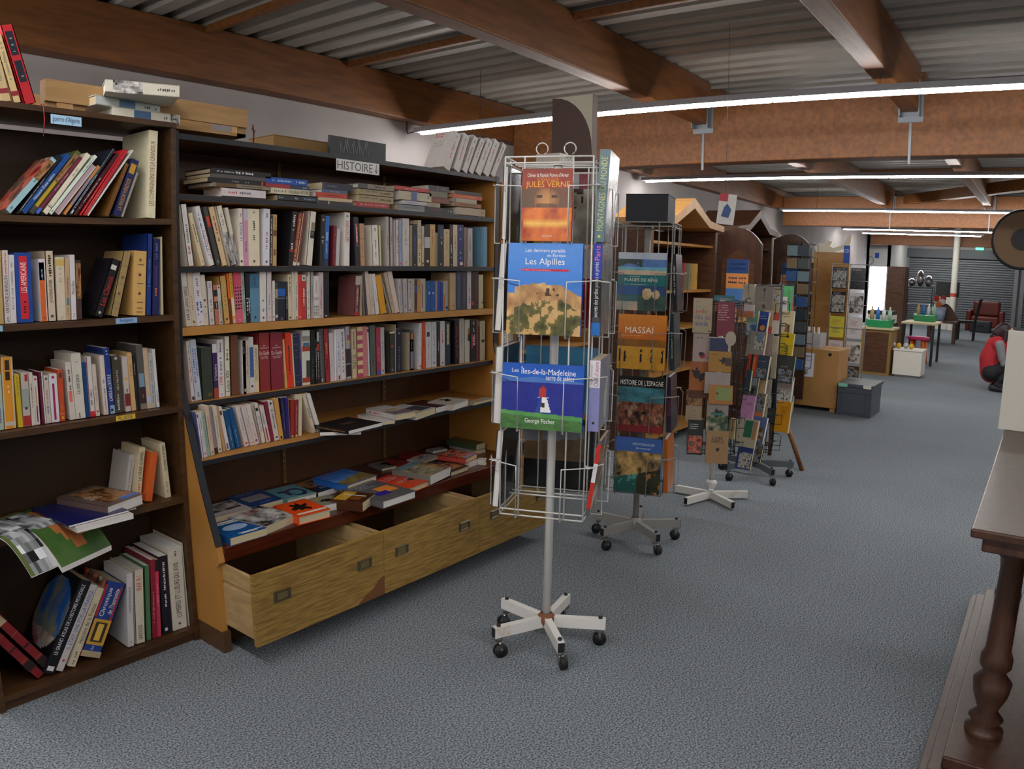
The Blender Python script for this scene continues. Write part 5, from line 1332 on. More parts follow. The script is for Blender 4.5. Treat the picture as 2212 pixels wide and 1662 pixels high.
RACKS=[
('third',4.235,1.838,1.053,3.599,0.12,0.111,0.204,0.020,'b8a88a','fx:8a7a60:.15:.88:.6:.92;ft:5a9a70:.15:.72:.36:.8:La;ft:c8a830:.42:.72:.82:.8:plus;ft:c0506a:.12:.56:.75:.68:belle;ft:7a62a8:.12:.38:.9:.5:fille du;ft:3a5ab0:.12:.2:.8:.34:monde','beige paperback with multicoloured title lettering'),
('third',4.464,1.803,1.172,3.613,0.10,0.124,0.098,0.015,'2a6a7c','fb:b0703a:0:0:1:.55;fx:c8a860:.2:.6:.9:.85','teal and brown paperback peeking above the maroon one'),
('third',4.267,1.699,1.042,3.660,0.14,0.101,0.196,0.020,'7a1632','fx:d8b0b0:.08:.45:.75:.95','maroon paperback with pale lines of lettering'),
('third',4.604,1.710,1.138,3.286,0.10,0.108,0.081,0.015,'b86a50','fb:c4b8bc:.25:.5:1:.98;fb:a86a34:0:0:1:.3','pinkish paperback behind the maroon one'),
('third',4.239,1.831,0.880,3.589,0.12,0.092,0.173,0.020,'b4a29c','fx:5a4a44:.25:.78:.8:.88;fe:b02a28:.62:.22:.2:.1;fe:1c1a1a:.55:.28:.17:.07','greyish lilac paperback with a red and black disc'),
('third',4.235,1.728,0.893,3.615,0.12,0.126,0.143,0.015,'b3a898','fb:1c2c58:.02:.3:.88:.95;fe:b3a898:.98:.95:.25:.3','white booklet with a dark blue shape'),
('third',4.198,1.712,0.837,3.614,0.12,0.133,0.119,0.014,'b0802c','fs:.4:.35:.95:.75;fb:4a3a38:.72:.3:.98:.7;fx:7a5a20:.1:.8:.6:.9','ochre landscape booklet with a dark bird'),
('third',4.198,1.827,0.674,3.580,0.12,0.107,0.212,0.020,'a85c1c','fs:.25:.4:.95:.75;fs:.1:.5:.6:.85;fb:5a2a14:0:0:1:.2','orange paperback with black trees'),
('third',4.173,1.718,0.713,3.616,0.14,0.147,0.123,0.012,'a59a96','fx:5a4a48:.3:.3:.75:.42','grey booklet slipped askew in the rack'),
('third',4.165,1.685,0.656,3.611,0.14,0.138,0.110,0.012,'b4762e','fb:8a9a58:.28:.2:.95:.88;fe:7a2a20:.35:.55:.05:.06','ochre landscape booklet with a green window'),
('third',4.194,1.837,0.528,3.564,0.13,0.095,0.188,0.020,'a8967a','fi2:.0:.5:1:1;fx:8a7a60:.2:.1:.8:.4','paperback with a dark food picture and a beige foot'),
('third',4.164,1.690,0.480,3.613,0.14,0.125,0.197,0.020,'9a9088','fp:green:0:0:1:.55;fs:.25:.45:.85:.8;fb:2a7a70:.2:.55:.8:.62','paperback with a green and teal drawing'),
('third',4.165,1.804,0.338,3.560,0.14,0.092,0.207,0.020,'1a2422','fx:d8d8d8:.1:.72:.7:.9;fp:i3:.05:.05:.95:.55','dark paperback with a row of cartoon-like faces'),
('third',4.130,1.668,0.313,3.611,0.16,0.128,0.190,0.022,'a88258','ft:2a1c14:.25:.72:.75:.82:SUPER;ft:2a1c14:.22:.62:.8:.72:SHEILA;fs:.42:.35:.62:.52','tan paperback with heavy black capitals at the foot of the rack'),
('third',4.417,1.645,0.415,2.795,0.10,0.041,0.126,0.020,'c4ae80','-','slim cream paperback seen edge on at the side of the rack'),
('third',4.586,1.623,0.689,2.679,0.10,0.040,0.131,0.020,'2a4a5a','-','dark teal paperback seen edge on at the side of the rack'),
('fourth',5.048,1.840,1.188,2.934,0.05,0.088,0.149,0.030,'b0a894','fi:.05:.02:.7:.4;fx:777:.1:.7:.8:.9','thick white paperback with a dark portrait at the top of the rack'),
('fourth',5.013,1.740,1.163,3.364,0.08,0.123,0.164,0.020,'7c7468','fs:.42:.75:.58:.95;fb:4a443e:.49:.4:.52:.8;fx:a8a090:.2:.3:.8:.36;fs:.4:.05:.62:.3','large grey paperback with a thin dark torch'),
('fourth',5.087,1.632,1.155,3.348,0.08,0.038,0.170,0.020,'b0a080','fi:.0:.45:.9:.7','slim beige paperback between the grey and the green ones'),
('fourth',4.915,1.762,1.006,2.929,0.16,0.083,0.164,0.020,'6f9488','fp:blue:0:0:1:.5;fx:d8d8c8:.2:.7:.8:.85','greenish paperback with a sandy landscape'),
('fourth',4.921,1.689,1.034,2.866,0.20,0.080,0.132,0.022,'24408e','fx:a8b8d8:.15:.6:.9:.85;fe:c88a40:.6:.2:.25:.14','deep blue paperback with pale lettering'),
('fourth',4.986,1.658,1.020,3.308,0.10,0.055,0.152,0.020,'bfa082','fb:b84030:0:0:1:.3;fx:e0c8b8:.1:.05:.8:.2','sandy paperback with a red foot'),
('fourth',5.030,1.611,1.017,3.348,0.08,0.041,0.137,0.020,'c4bcb4','fb:b03a28:0:.65:1:1','slim white paperback with a red head'),
('fourth',4.853,1.728,0.874,2.972,0.20,0.130,0.167,0.020,'8a8680','fp:comic:.4:.3:.95:.9;fb:6a8098:.5:.62:.85:.92','grey photograph paperback with a bluish picture'),
('fourth',4.938,1.643,0.877,3.337,0.10,0.066,0.146,0.020,'95807a','fe:b0283a:.1:.38:.18:.1','brownish pink paperback with a red spot'),
('fourth',5.004,1.594,0.886,3.347,0.08,0.036,0.120,0.020,'b8ab90','fx:8a7a60:.1:.6:.9:.9','slim cream paperback in the middle column'),
('fourth',4.775,1.690,0.748,3.026,0.20,0.069,0.150,0.020,'b8402a','fb:2a2420:.35:.1:.55:1;fb:d8803a:.6:.2:.8:.9','red paperback with a dark vertical figure'),
('fourth',4.773,1.634,0.747,2.913,0.20,0.095,0.151,0.022,'3c4658','fp:photo:.05:.05:.9:.45;fx:98a0b0:.2:.7:.8:.8','slate paperback with a dim photograph'),
('fourth',4.864,1.608,0.730,3.356,0.10,0.054,0.151,0.020,'1c222a','fe:1c5aa8:.7:.3:.25:.2;fx:c8ccd0:.2:.65:.8:.75','blackish paperback with a bright blue globe'),
('fourth',4.908,1.565,0.737,3.347,0.08,0.032,0.171,0.020,'a09478','-','slim khaki paperback in the middle column'),
('fourth',4.714,1.666,0.643,2.974,0.20,0.084,0.119,0.020,'585a54','fb:8a8f98:.1:.55:.9:.95;fs:.2:.1:.9:.5','dark photograph paperback with a grey head'),
('fourth',4.770,1.608,0.645,2.962,0.20,0.057,0.128,0.020,'bda27c','fx:6a5a44:.2:.4:.6:.9','beige paperback with a dark drawing'),
('fourth',4.831,1.577,0.556,3.353,0.10,0.045,0.181,0.020,'9a948a','fp:comic:.1:.05:.9:.5;fx:5a5a5a:.1:.6:.9:.85','grey paperback with a black and white engraving'),
('fourth',4.648,1.669,0.451,3.029,0.20,0.086,0.200,0.020,'c08cb8','ft:6a4a70:.35:.55:.85:.9:Le petit;fx:8a6a8a:.3:.3:.7:.4','bright pink paperback in the lower column'),
('fourth',4.711,1.610,0.494,2.964,0.20,0.076,0.170,0.020,'8a7a64','fp:photo:.05:.35:.95:.95;fe:c8603a:.6:.15:.3:.12','brownish photograph paperback beside the pink one'),
('fourth',4.768,1.580,0.429,3.337,0.10,0.049,0.136,0.020,'a8a09a','fp:comic:.1:.3:.9:.8','pale grey paperback low in the middle column'),
('fourth',4.820,1.548,0.467,3.348,0.10,0.049,0.087,0.020,'16161a','fx:888:.2:.6:.8:.7','black paperback low in the middle column'),
('fourth',4.596,1.670,0.335,3.027,0.28,0.137,0.177,0.020,'b0aa96','fb:2a6a50:.35:.35:.75:.95;fb:a87a5a:.78:.3:.95:.95','whitish paperback with a green panel near the castors'),
('fourth',4.656,1.609,0.359,2.965,0.28,0.110,0.167,0.020,'5a6a98','fp:street:.2:.1:.9:.6','blue-violet paperback near the castors'),
('fourth',4.554,1.640,0.201,3.078,0.28,0.102,0.176,0.020,'2a3c78','fp:comic:.15:.05:.95:.6','blue paperback with a pale photograph, lowest in the rack'),
('fourth',4.635,1.605,0.232,2.966,0.28,0.104,0.168,0.020,'34342c','fp:photo:.1:.05:.95:.8','dark green-brown paperback, lowest beside the blue one'),
('fifth',5.493,1.705,1.146,3.385,0.06,0.083,0.181,0.025,'4c9a62','fb:b8505a:.93:0:1:1;fe:3a4a8a:.55:.45:.06:.06;fx:2a5a3a:.5:.5:.8:.85','green paperback at the top of the wooden-legged rack'),
('fifth',5.398,1.669,1.147,3.438,0.06,0.036,0.106,0.015,'c9c2bc','fx:333:.15:.45:.85:.8','narrow white booklet in front of the green paperback'),
('fifth',5.381,1.667,0.998,3.134,0.14,0.090,0.160,0.020,'c0b18e','fi2:.35:.05:.75:.4;fx:8a7a5a:.2:.7:.85:.8','cream paperback with a small dark picture'),
('fifth',5.347,1.659,0.818,3.034,0.18,0.097,0.188,0.020,'c0a418','fx:2a2408:.15:.2:.9:.55;fs:.4:.8:.65:.95','acid yellow paperback with black lettering'),
('fifth',5.292,1.654,0.662,3.034,0.20,0.126,0.193,0.022,'3c3e3a','fp:photo:.1:.05:.9:.5;fx:a8a8a0:.3:.55:.8:.65','dark photograph paperback beside the wooden cabinet'),
('fifth',5.377,1.580,0.551,3.125,0.15,0.031,0.146,0.020,'24427a','-','deep blue paperback behind the grey comic'),
('fifth',5.270,1.641,0.491,3.084,0.16,0.113,0.197,0.020,'9a938c','fp:comic:.1:.05:.9:.6;ft:b06a60:.15:.7:.9:.86:Sensuel','grey comic paperback with a reddish title'),
('fifth',5.359,1.565,0.451,3.223,0.10,0.033,0.117,0.015,'8fa0a4','-','pale blue-grey booklet sticking out of the rack'),
('fifth',5.219,1.615,0.330,2.983,0.14,0.106,0.214,0.025,'cc8c14','fx:6a4408:.3:.6:.85:.85;fx:6a4408:.4:.5:.7:.55','bright yellow paperback lowest in the wooden-legged rack'),
]

# ---------------------------------------------------------------- on top of the units
def up_book(px, py, pz, t, d, h, lean, yaw, col, sp, label, desc, fr='-', grp=None, **kw):
    M = Matrix.Translation((px, py, pz)) @ Matrix.Rotation(yaw, 4, 'Z') @ Matrix.Rotation(math.radians(lean), 4, 'Y')
    if lean > 0:
        M = M @ Matrix.Translation((-t, 0, 0))
    return book(label, M, t, d, h, col, sp, fr, desc, grp, **kw)
TOPZ = 1.9045
up_book(.908, 2.535, TOPZ, .036, .17, .235, -17, 0, 'b8242c', 'b:1e2430:.62:.92:.2:.8;t:9ab0a8:.66:.68:.3:.7;t:9ab0a8:.74:.76:.3:.7;t:9ab0a8:.82:.84:.3:.7;b:1e2430:.28:.55:.2:.8;t:b0b090:.34:.36:.4:.7', 'red cloth volume with dark panels leaning on the dark bookcase top', 'volume', hard=True)
up_book(.874, 2.535, TOPZ, .026, .15, .2, -16, 0, 'cfb280', 'b:8a2a34:.1:.17;t:8a8a7a:.3:.9', 'cream volume with a red band beside the red cloth one', 'volume')
up_book(.842, 2.535, TOPZ, .026, .15, .2, -14, 0, 'c4aa7c', 'b:8a2a34:.12:.19;t:8a8a7a:.3:.9', 'outermost cream volume with a red band on the bookcase top', 'volume')
def flat_spine_front(x, y, z, t, h, d, yaw, col, sp, label, desc, **kw):
    """lying book whose spine faces the aisle"""
    M = Matrix.Translation((x, y, z + t)) @ Matrix.Rotation(yaw, 4, 'Z') @ Matrix.Rotation(PI / 2, 4, 'Y')
    return book(label, M, t, d, h, col, sp, '-', desc, 'white books piled on the bookcase', **kw)
flat_spine_front(1.2, 2.55, TOPZ, .034, .245, .17, -.02, 'dcd8c6', 'b:4a6a90:.3:.55:.1:.9;i:.85:.98;t:3a3a3a:.75:.95:.1:.9', 'bottom white book of the pile of three on the bookcase', 'hardback book', hard=True, pages=PAPER_W)
flat_spine_front(1.145, 2.56, TOPZ + .0345, .032, .245, .17, .10, 'c2c8c4', 'b:5a7a98:.35:.6:.1:.9;t:3a4a4a:.75:.95:.1:.9', 'middle greenish white book of the pile of three on the bookcase', 'hardback book', hard=True, pages=PAPER)
flat_spine_front(1.15, 2.50, TOPZ + .067, .040, .235, .19, -.35, 'd4cebc', 'i:.1:.5;t:4a4440:.7:.95:.1:.9', 'topmost white book of the pile, its bright page edges showing', 'hardback book', hard=True, pages=PAPER_W)
o = MB().tube([(.95, 2.52, 1.907), (.953, 2.505, 1.906), (.956, 2.505, 1.86), (.953, 2.507, 1.81)], .0016, 5).build('ribbon', mat('red_ribbon', 'b02024', .6))
tag(o, 'thin red bookmark ribbon hanging over the bookcase top edge', 'ribbon')

cr = thing('wooden_crate', 'slatted raw pine crate standing behind the books on top of the units', 'crate', (1.0, 2.62, TOPZ))
for xa in (1.0, 1.045 + .05, 1.73):
    MB().box(xa - 1.0, xa - .96, .0, .035, 0, .105).build('post', WOOD_CRATE, cr)
MB().box(.0, .77, -.014, -.0005, .035, .104).box(0, .77, .25, .264, .035, .104).build('board', WOOD_CRATE, cr)
MB().box(0, .77, 0, .25, .0, .012).build('base', WOOD_CRATE, cr)

cb = thing('cardboard_box', 'flat brown cardboard box on top of the long unit', 'box', (1.93, 2.66, 1.8785))
MB().box(0, .30, 0, .17, 0, .058).build('carton', mat('cardboard', '8a6c40', .8), cb)
MB().box(-.002, .302, -.002, .172, .0585, .062).build('lid', mat('cardboard_lid', '7d6038', .8), cb)
bd = thing('chalkboard', 'small black board with a chalk crown standing on the long unit', 'sign board', (2.15, 2.57, 1.8785))
mb = MB().box(0, .325, 0, .012, 0, .077, '1e2024')
for i in range(9):
    a = .06 + i * .018
    tip = (.06 + i * .019 + (.008 if i % 2 else -.004))
    mb.tube([(a, -.001, .01), (tip, -.001, .055 + .012 * (i % 3))], .0007, 4, 'a8a8ac')
    mb.tube([(tip, -.001, .055 + .012 * (i % 3)), (a + .018, -.001, .01)], .0007, 4, 'a8a8ac')
mb.build('board', PRINT, bd)
mb = MB().box(2.168, 2.415, 2.548, 2.5487, 1.808, 1.858, 'dcdad8')
text_on(mb, 'HISTOIRE', Vector((2.174, 2.5475, 1.815)), Vector((1, 0, 0)), Vector((0, 0, 1)), .2, .036, '4a4848', fit=False)
mb.tube([(2.398, 2.5475, 1.852), (2.396, 2.5475, 1.815)], .0012, 4, '4a4848').tube([(2.388, 2.5475, 1.83), (2.396, 2.5475, 1.814), (2.405, 2.5475, 1.829)], .0012, 4, '4a4848')
tag(mb.build('paper_sign', PRINT), 'white paper strip reading HISTOIRE with a downward arrow', 'sign')
o = MB().tube([(1.86, 2.7, 1.879), (1.862, 2.7, 1.94), (1.857, 2.7, 1.975)], .003, 5).tube([(1.861, 2.7, 1.93), (1.868, 2.7, 1.955)], .002, 5).tube([(1.861, 2.7, 1.945), (1.852, 2.7, 1.962)], .002, 5).build('dry_twig', mat('twig', '5a2a28', .8))
tag(o, 'small reddish dry twig standing by the cardboard box', 'twig')

build_books()

# red encyclopedia volumes at the foot of the dark bookcase
for i, (x, le) in enumerate(((.858, -32), (.812, -32))):
    up_book(x, 2.555, .0565, .032, .18, .26, le, 0, '7c1c22', 'b:2a1a18:.16:.3;b:2a1a18:.55:.58;b:a8853a:.33:.335;b:a8853a:.8:.805', ('red leather volume leaning against the large black atlas', 'second red leather volume at the foot of the dark bookcase')[i], 'volume', hard=True)
# upright books on the fourth bookcase shelf
up_book(1.222, 2.60, .5745, .022, .13, .175, 12, 0, 'b8b2ac', 't:888:.1:.9', 'grey book with a printed back leaning on the half-empty shelf', 'book')
up_book(1.252, 2.575, .5745, .022, .14, .2, 10, 0, 'd3c2a0', 'T:3a3430:.4:.92:LA VRAIE GUERRE;t:c06040:.1:.36', 'cream book with dark capitals on the half-empty bookcase shelf', 'book')
up_book(1.29, 2.56, .5745, .026, .13, .178, 12, 0, 'd2602a', '-', 'plain orange book on the half-empty bookcase shelf', 'book')
up_book(1.345, 2.56, .5745, .022, .14, .205, -3, 0, 'd2c6a6', 'T:2a2824:.5:.95:Le chêne et le veau;t:8a7a60:.1:.3', 'ivory book with black lettering standing against the bookcase side', 'book')
# magazines and folders bending over the fourth shelf
def lay(label, nm, x, y, z, ang, w_, h, t, col, front, desc, sp='-'):
    a = math.radians(ang)
    r_, u_ = Vector((math.cos(a), math.sin(a), 0)), Vector((-math.sin(a), math.cos(a), 0))
    n_ = Vector((0, 0, 1))
    o_ = Vector((x, y, z))
    M = Matrix(((n_.x, r_.x, u_.x, o_.x), (n_.y, r_.y, u_.y, o_.y), (n_.z, r_.z, u_.z, o_.z), (0, 0, 0, 1)))
    return book(label, M, t, w_, h, col, sp, front, desc, None, gloss=True, pages=PAPER_W)
lay('navy blue ring folder lying over the edge of the half-empty shelf', '', .93, 2.43, .5935, 4, .215, .27, .008, '141a52', 'fe:b08a3a:.5:.9:.06:.02', 'album')
lay('bundle of white stapled sheets under the navy folder', '', .95, 2.415, .575, 2, .2, .25, .018, 'c8c4bc', '-', 'booklet')
def bent_magazine(label, x, y, z, ang, w_, h, t, pic, cols):
    """soft magazine drooping over the shelf edge"""
    root = thing('magazine', label, 'magazine', (x, y, z), math.radians(ang))
    n = 12
    for nm, dz, th, mt in (('page_block', 0, t, PAPER_W), ('cover', t, .0012, None)):
        mb = MB()
        def P(i, s, k):
            v = i / n
            yy = (v - .42) * h
            drop = -.0 if v > .42 else -((.42 - v) ** 1.6) * .42
            return Vector((s * w_, yy, drop + k))
        for i in range(n):
            a = [P(i, 0, dz), P(i, 1, dz), P(i + 1, 1, dz), P(i + 1, 0, dz)]
            b = [q + Vector((0, 0, th)) for q in a]
            mb.add(a + b, [(0, 3, 2, 1), (0, 1, 5, 4), (1, 2, 6, 5), (3, 0, 4, 7), (2, 3, 7, 6)], cols[0])
            m_ = 14
            for j in range(m_):
                q = [P(i, (j + s) / m_, dz + th) for s in (0, 1)] + [P(i + 1, (j + s) / m_, dz + th) for s in (1, 0)]
                mb.add(q, [(0, 1, 2, 3)], tuple(pic((j + .5) / m_, (i + .5) / n))[:3] + (1,))
        mb.build(nm, mt or PRINT_GLOSS, root)
    return root
def pic_field(u, v):
    if u < .1 or v > .9:
        return H_('5a6a38')
    if .46 < v < .52:
        return H_('b88a8a')
    return mixc(H_('1c2022'), H_('e0e4e8'), (fbm(u * 9, v * 9, 51) - .3) * 2.2)
def pic_hand(u, v):
    e = ((u - .55) / .3) ** 2 + ((v - .5) / .4) ** 2
    return H_('a8683c') if e < 1 else mixc(H_('2c4a24'), H_('4a6a34'), fbm(u * 4, v * 4, 52))
bent_magazine('green magazine with a brown hand drooping over the half-empty shelf', .83, 2.5, .5755, 22, .22, .30, .016, pic_hand, ('d8d4d0',))
bent_magazine('magazine with black and white stadium photographs drooping over the shelf', .735, 2.48, .593, 20, .2, .29, .003, pic_field, ('6a6a5a',))

# face-out history book on the wood-edged shelf
X_, Y_, Z_ = Vector((1, 0, 0)), Vector((0, 1, 0)), Vector((0, 0, 1))
def facing(label, x, y, z, yaw, tilt, w_, h, t, col, front, desc, spine='-', grp=None, gloss=True, nm=None, **kw):
    """book standing face out: lower spine-side corner of the front cover at (x, y, z); yaw = direction the cover faces"""
    n_ = Vector((math.cos(yaw) * math.cos(tilt), math.sin(yaw) * math.cos(tilt), math.sin(tilt)))
    r_ = Vector((-math.sin(yaw), math.cos(yaw), 0))
    u_ = n_.cross(r_)
    o_ = Vector((x, y, z)) - n_ * t
    M = Matrix(((n_.x, r_.x, u_.x, o_.x), (n_.y, r_.y, u_.y, o_.y), (n_.z, r_.z, u_.z, o_.z), (0, 0, 0, 1)))
    return book(label, M, t, w_, h, col, spine, front, desc, grp, gloss=gloss, **kw)
facing('grey book turned face out with a standing figure in a hat', 2.408, 2.585, 1.1895, -PI / 2, .03, .122, .178, .021, '4a4640',
       'fb:262a2e:0:.7:1:1;ft:b8b4b0:.08:.9:.6:.96:Janine Garrisson;ft:e4e0dc:.08:.83:.75:.9:L\'Édit de Nantes;ft:e4e0dc:.08:.77:.75:.83:et sa révocation;ft:e4e0dc:.08:.71:.92:.77:Histoire d\'une intolérance;fb:8a8272:.05:.14:1:.69;fs:.5:.16:.85:.58;fb:2a2620:.62:.5:.74:.54;fs:.12:.14:.36:.42;fb:7a6e64:0:0:1:.13;fb:c8c4c0:.15:.02:.5:.1;fb:3a4a6a:.18:.035:.47:.085',
       'book', 'b:e8e8e8:0:.12;T:d8d0a0:.3:.95:Histoire', None, gloss=False)
# books seen in the second drawer
lay('small white book lying inside the second drawer', '', 2.42, 2.24, .122, 8, .12, .18, .03, 'd0cabc', 'fb:3a3a4a:.3:.4:.5:.5', 'book')
lay('second white book under it inside the second drawer', '', 2.36, 2.28, .1215 + .031, -5, .13, .19, .028, 'c4c0b4', '-', 'book') if False else None

# ---------------------------------------------------------------- wire book racks
def rack(name, label, x, y, rz, z0, z1, half, wire, polem, arms, arm_len, tiers, caster=True, guard=.185, hooks=False, cap=None):
    t = thing(name, label, 'book rack', (x, y, 0), rz)
    MB().tube([(0, 0, .09), (0, 0, z1)], .016, 12).build('pole', polem, t)
    MB().lathe([(.02, .07), (.034, .1), (.034, .115), (.02, .13)], 16).build('hub', cap or RUST, t)
    for k_ in range(5):
        a = math.radians(arms + 72 * k_) - rz
        c_, s_ = math.cos(a), math.sin(a)
        e = Vector((c_, s_, 0))
        n_ = Vector((-s_, c_, 0)) * .013
        mb = MB()
        zl = .075 if caster else .01
        p = [e * .012 + n_, e * .012 - n_, e * arm_len - n_, e * arm_len + n_]
        mb.add([q + Vector((0, 0, zl)) for q in p] + [q + Vector((0, 0, zl + .042)) for q in p], [(3, 2, 1, 0), (4, 5, 6, 7), (0, 1, 5, 4), (1, 2, 6, 5), (2, 3, 7, 6), (3, 0, 4, 7)])
        ar = mb.build('base_arm', polem, t)
        q = e * (arm_len + .002)
        MB().add([q + n_ * .95 + Vector((0, 0, zl + .002)), q - n_ * .95 + Vector((0, 0, zl + .002)), q - n_ * .95 + Vector((0, 0, zl + .04)), q + n_ * .95 + Vector((0, 0, zl + .04))], [(0, 1, 2, 3)]).build('end_cap', RUBBER, ar)
        if caster:
            q = e * (arm_len - .02)
            mb = MB().lathe([(.0, .128), (.008, .125), (.008, .117)], 10, (q.x, q.y, 0), mi=1)
            mb.lathe([(.016, .074), (.016, .062), (.004, .06)], 10, (q.x, q.y, 0), mi=0)
            o_ = q + n_ * 1.2
            mb.tube([o_ + n_ * .9 + Vector((0, 0, .026)), o_ - n_ * .9 + Vector((0, 0, .026))], .026, 14, mi=1)
            mb.tube([q + Vector((0, 0, .065)), o_ + n_ + Vector((0, 0, .03))], .006, 5, mi=0).tube([q + Vector((0, 0, .065)), o_ - n_ + Vector((0, 0, .03))], .006, 5, mi=0)
            mb.build('castor', [CHROME, RUBBER], t)
    w_ = MB()
    h_ = half
    for z in (z0, z0 + .02, z1 - .02, z1):
        w_.tube([(-h_, -h_, z), (h_, -h_, z), (h_, h_, z), (-h_, h_, z)], .0032, 6, closed=True)
    for z in (z0 + .04, z1 - .01):
        w_.tube([(-h_, -.02, z), (h_, -.02, z)], .003, 6).tube([(-h_, .02, z), (h_, .02, z)], .003, 6)
    for f in range(4):
        a = f * PI / 2
        R = lambda u, d_, z: (u * math.cos(a) + d_ * math.sin(a), u * math.sin(a) - d_ * math.cos(a), z)
        for u in (-h_ * .55, h_ * .55, h_):
            w_.tube([R(u, h_, z0), R(u, h_, z1)], .003, 6)
    w_.build('wire_cage', wire, t)
    for f in range(4):
        a = f * PI / 2
        R = lambda u, d_, z: (u * math.cos(a) + d_ * math.sin(a), u * math.sin(a) - d_ * math.cos(a), z)
        for zt in tiers:
            g = MB()
            for s_ in (-1, 1):
                g.tube([R(s_ * h_, h_, zt + guard), R(s_ * (h_ + .034), h_ + .02, zt + guard), R(s_ * .078, h_ + .054, zt + guard - .006), R(s_ * .078, h_ + .054, zt - .004), R(s_ * .078, h_, zt - .004)], .0026, 6)
            g.build('wire_pocket', wire, t)
    if hooks:
        for u in (-.035, .06):
            MB().tube([(u + .02 * math.cos(i * PI / 8), -.1, z1 + .032 + .02 * math.sin(i * PI / 8)) for i in range(-3, 12)], .0022, 6).build('hook', wire, t)
    return t

def on_rack(x, y, rz, half, face, u0, z, w_, h, t, label, desc, col, front='-', spine='-', tilt=.05, out=.004, **kw):
    phi = rz + (-PI / 2, 0, PI / 2, PI)[face]
    n_ = Vector((math.cos(phi), math.sin(phi), 0))
    r_ = Vector((-math.sin(phi), math.cos(phi), 0))
    p = Vector((x, y, z)) + n_ * (half + out + t) + r_ * u0
    if tilt < 0:
        p += n_ * 0
    else:
        p += n_ * (h * math.sin(tilt) * .35)
    return facing(label, p.x, p.y, p.z, phi, tilt, w_, h, t, col, front, desc, spine, 'books on the wire racks', **kw)

SX, SY, SR, SH = 2.27, 1.506, math.radians(-68.4), .148
rack('wire_book_rack', 'white revolving wire rack with rusty hub, standing alone in the aisle', SX, SY, SR, .555, 1.778, SH, METAL_WHITE, METAL_WHITE, 12, .225, (1.498, 1.19, .872, .568), hooks=True)
W1 = 'white aisle rack'
on_rack(SX, SY, SR, SH, 0, -.084, 1.5, .168, .236, .02, 'orange-brown book with a bearded face, topmost at the front of the white rack', 'book', 'a8330f',
        'fp:verne:0:0:1:1:44;ft:efe6da:.1:.885:.92:.94:Olivier & Patrick Poivre d\'Arvor;ft:e8942a:.3:.83:.72:.875:LE MONDE SELON;ft:f4b428:.07:.72:.95:.825:JULES VERNE;ft:e8d8c8:.42:.05:.62:.09:FRANCE LOISIRS', hard=True)
on_rack(SX, SY, SR, SH, 0, -.127, 1.192, .25, .302, .022, 'large blue book with a rocky hilltop ruin at the front of the white rack', 'book', '2a5cc0',
        'fp:alpilles:0:0:1:1:70;ft:f4f4f4:.18:.89:.82:.94:Les derniers paradis;ft:f4f4f4:.48:.84:.82:.885:en Europe;ft:f8f8f8:.18:.745:.82:.835:Les Alpilles;fb:c8284a:.18:.695:.82:.72;fx:f0a0b0:.19:.697:.81:.717', hard=True)
on_rack(SX, SY, SR, SH, 0, -.142, .872, .28, .222, .018, 'landscape-format blue book with a red and white lighthouse on the white rack', 'book', '1f4a9a',
        'fp:iles:0:0:1:1:80;ft:f4f4f4:.1:.86:.22:.92:Les;ft:f8f8f8:.23:.84:.9:.95:Îles-de-la-Madeleine;ft:f4f4f4:.54:.76:.88:.84:terre de sables;ft:f4f4f4:.3:.08:.67:.17:George Fischer', hard=True, tilt=.08)
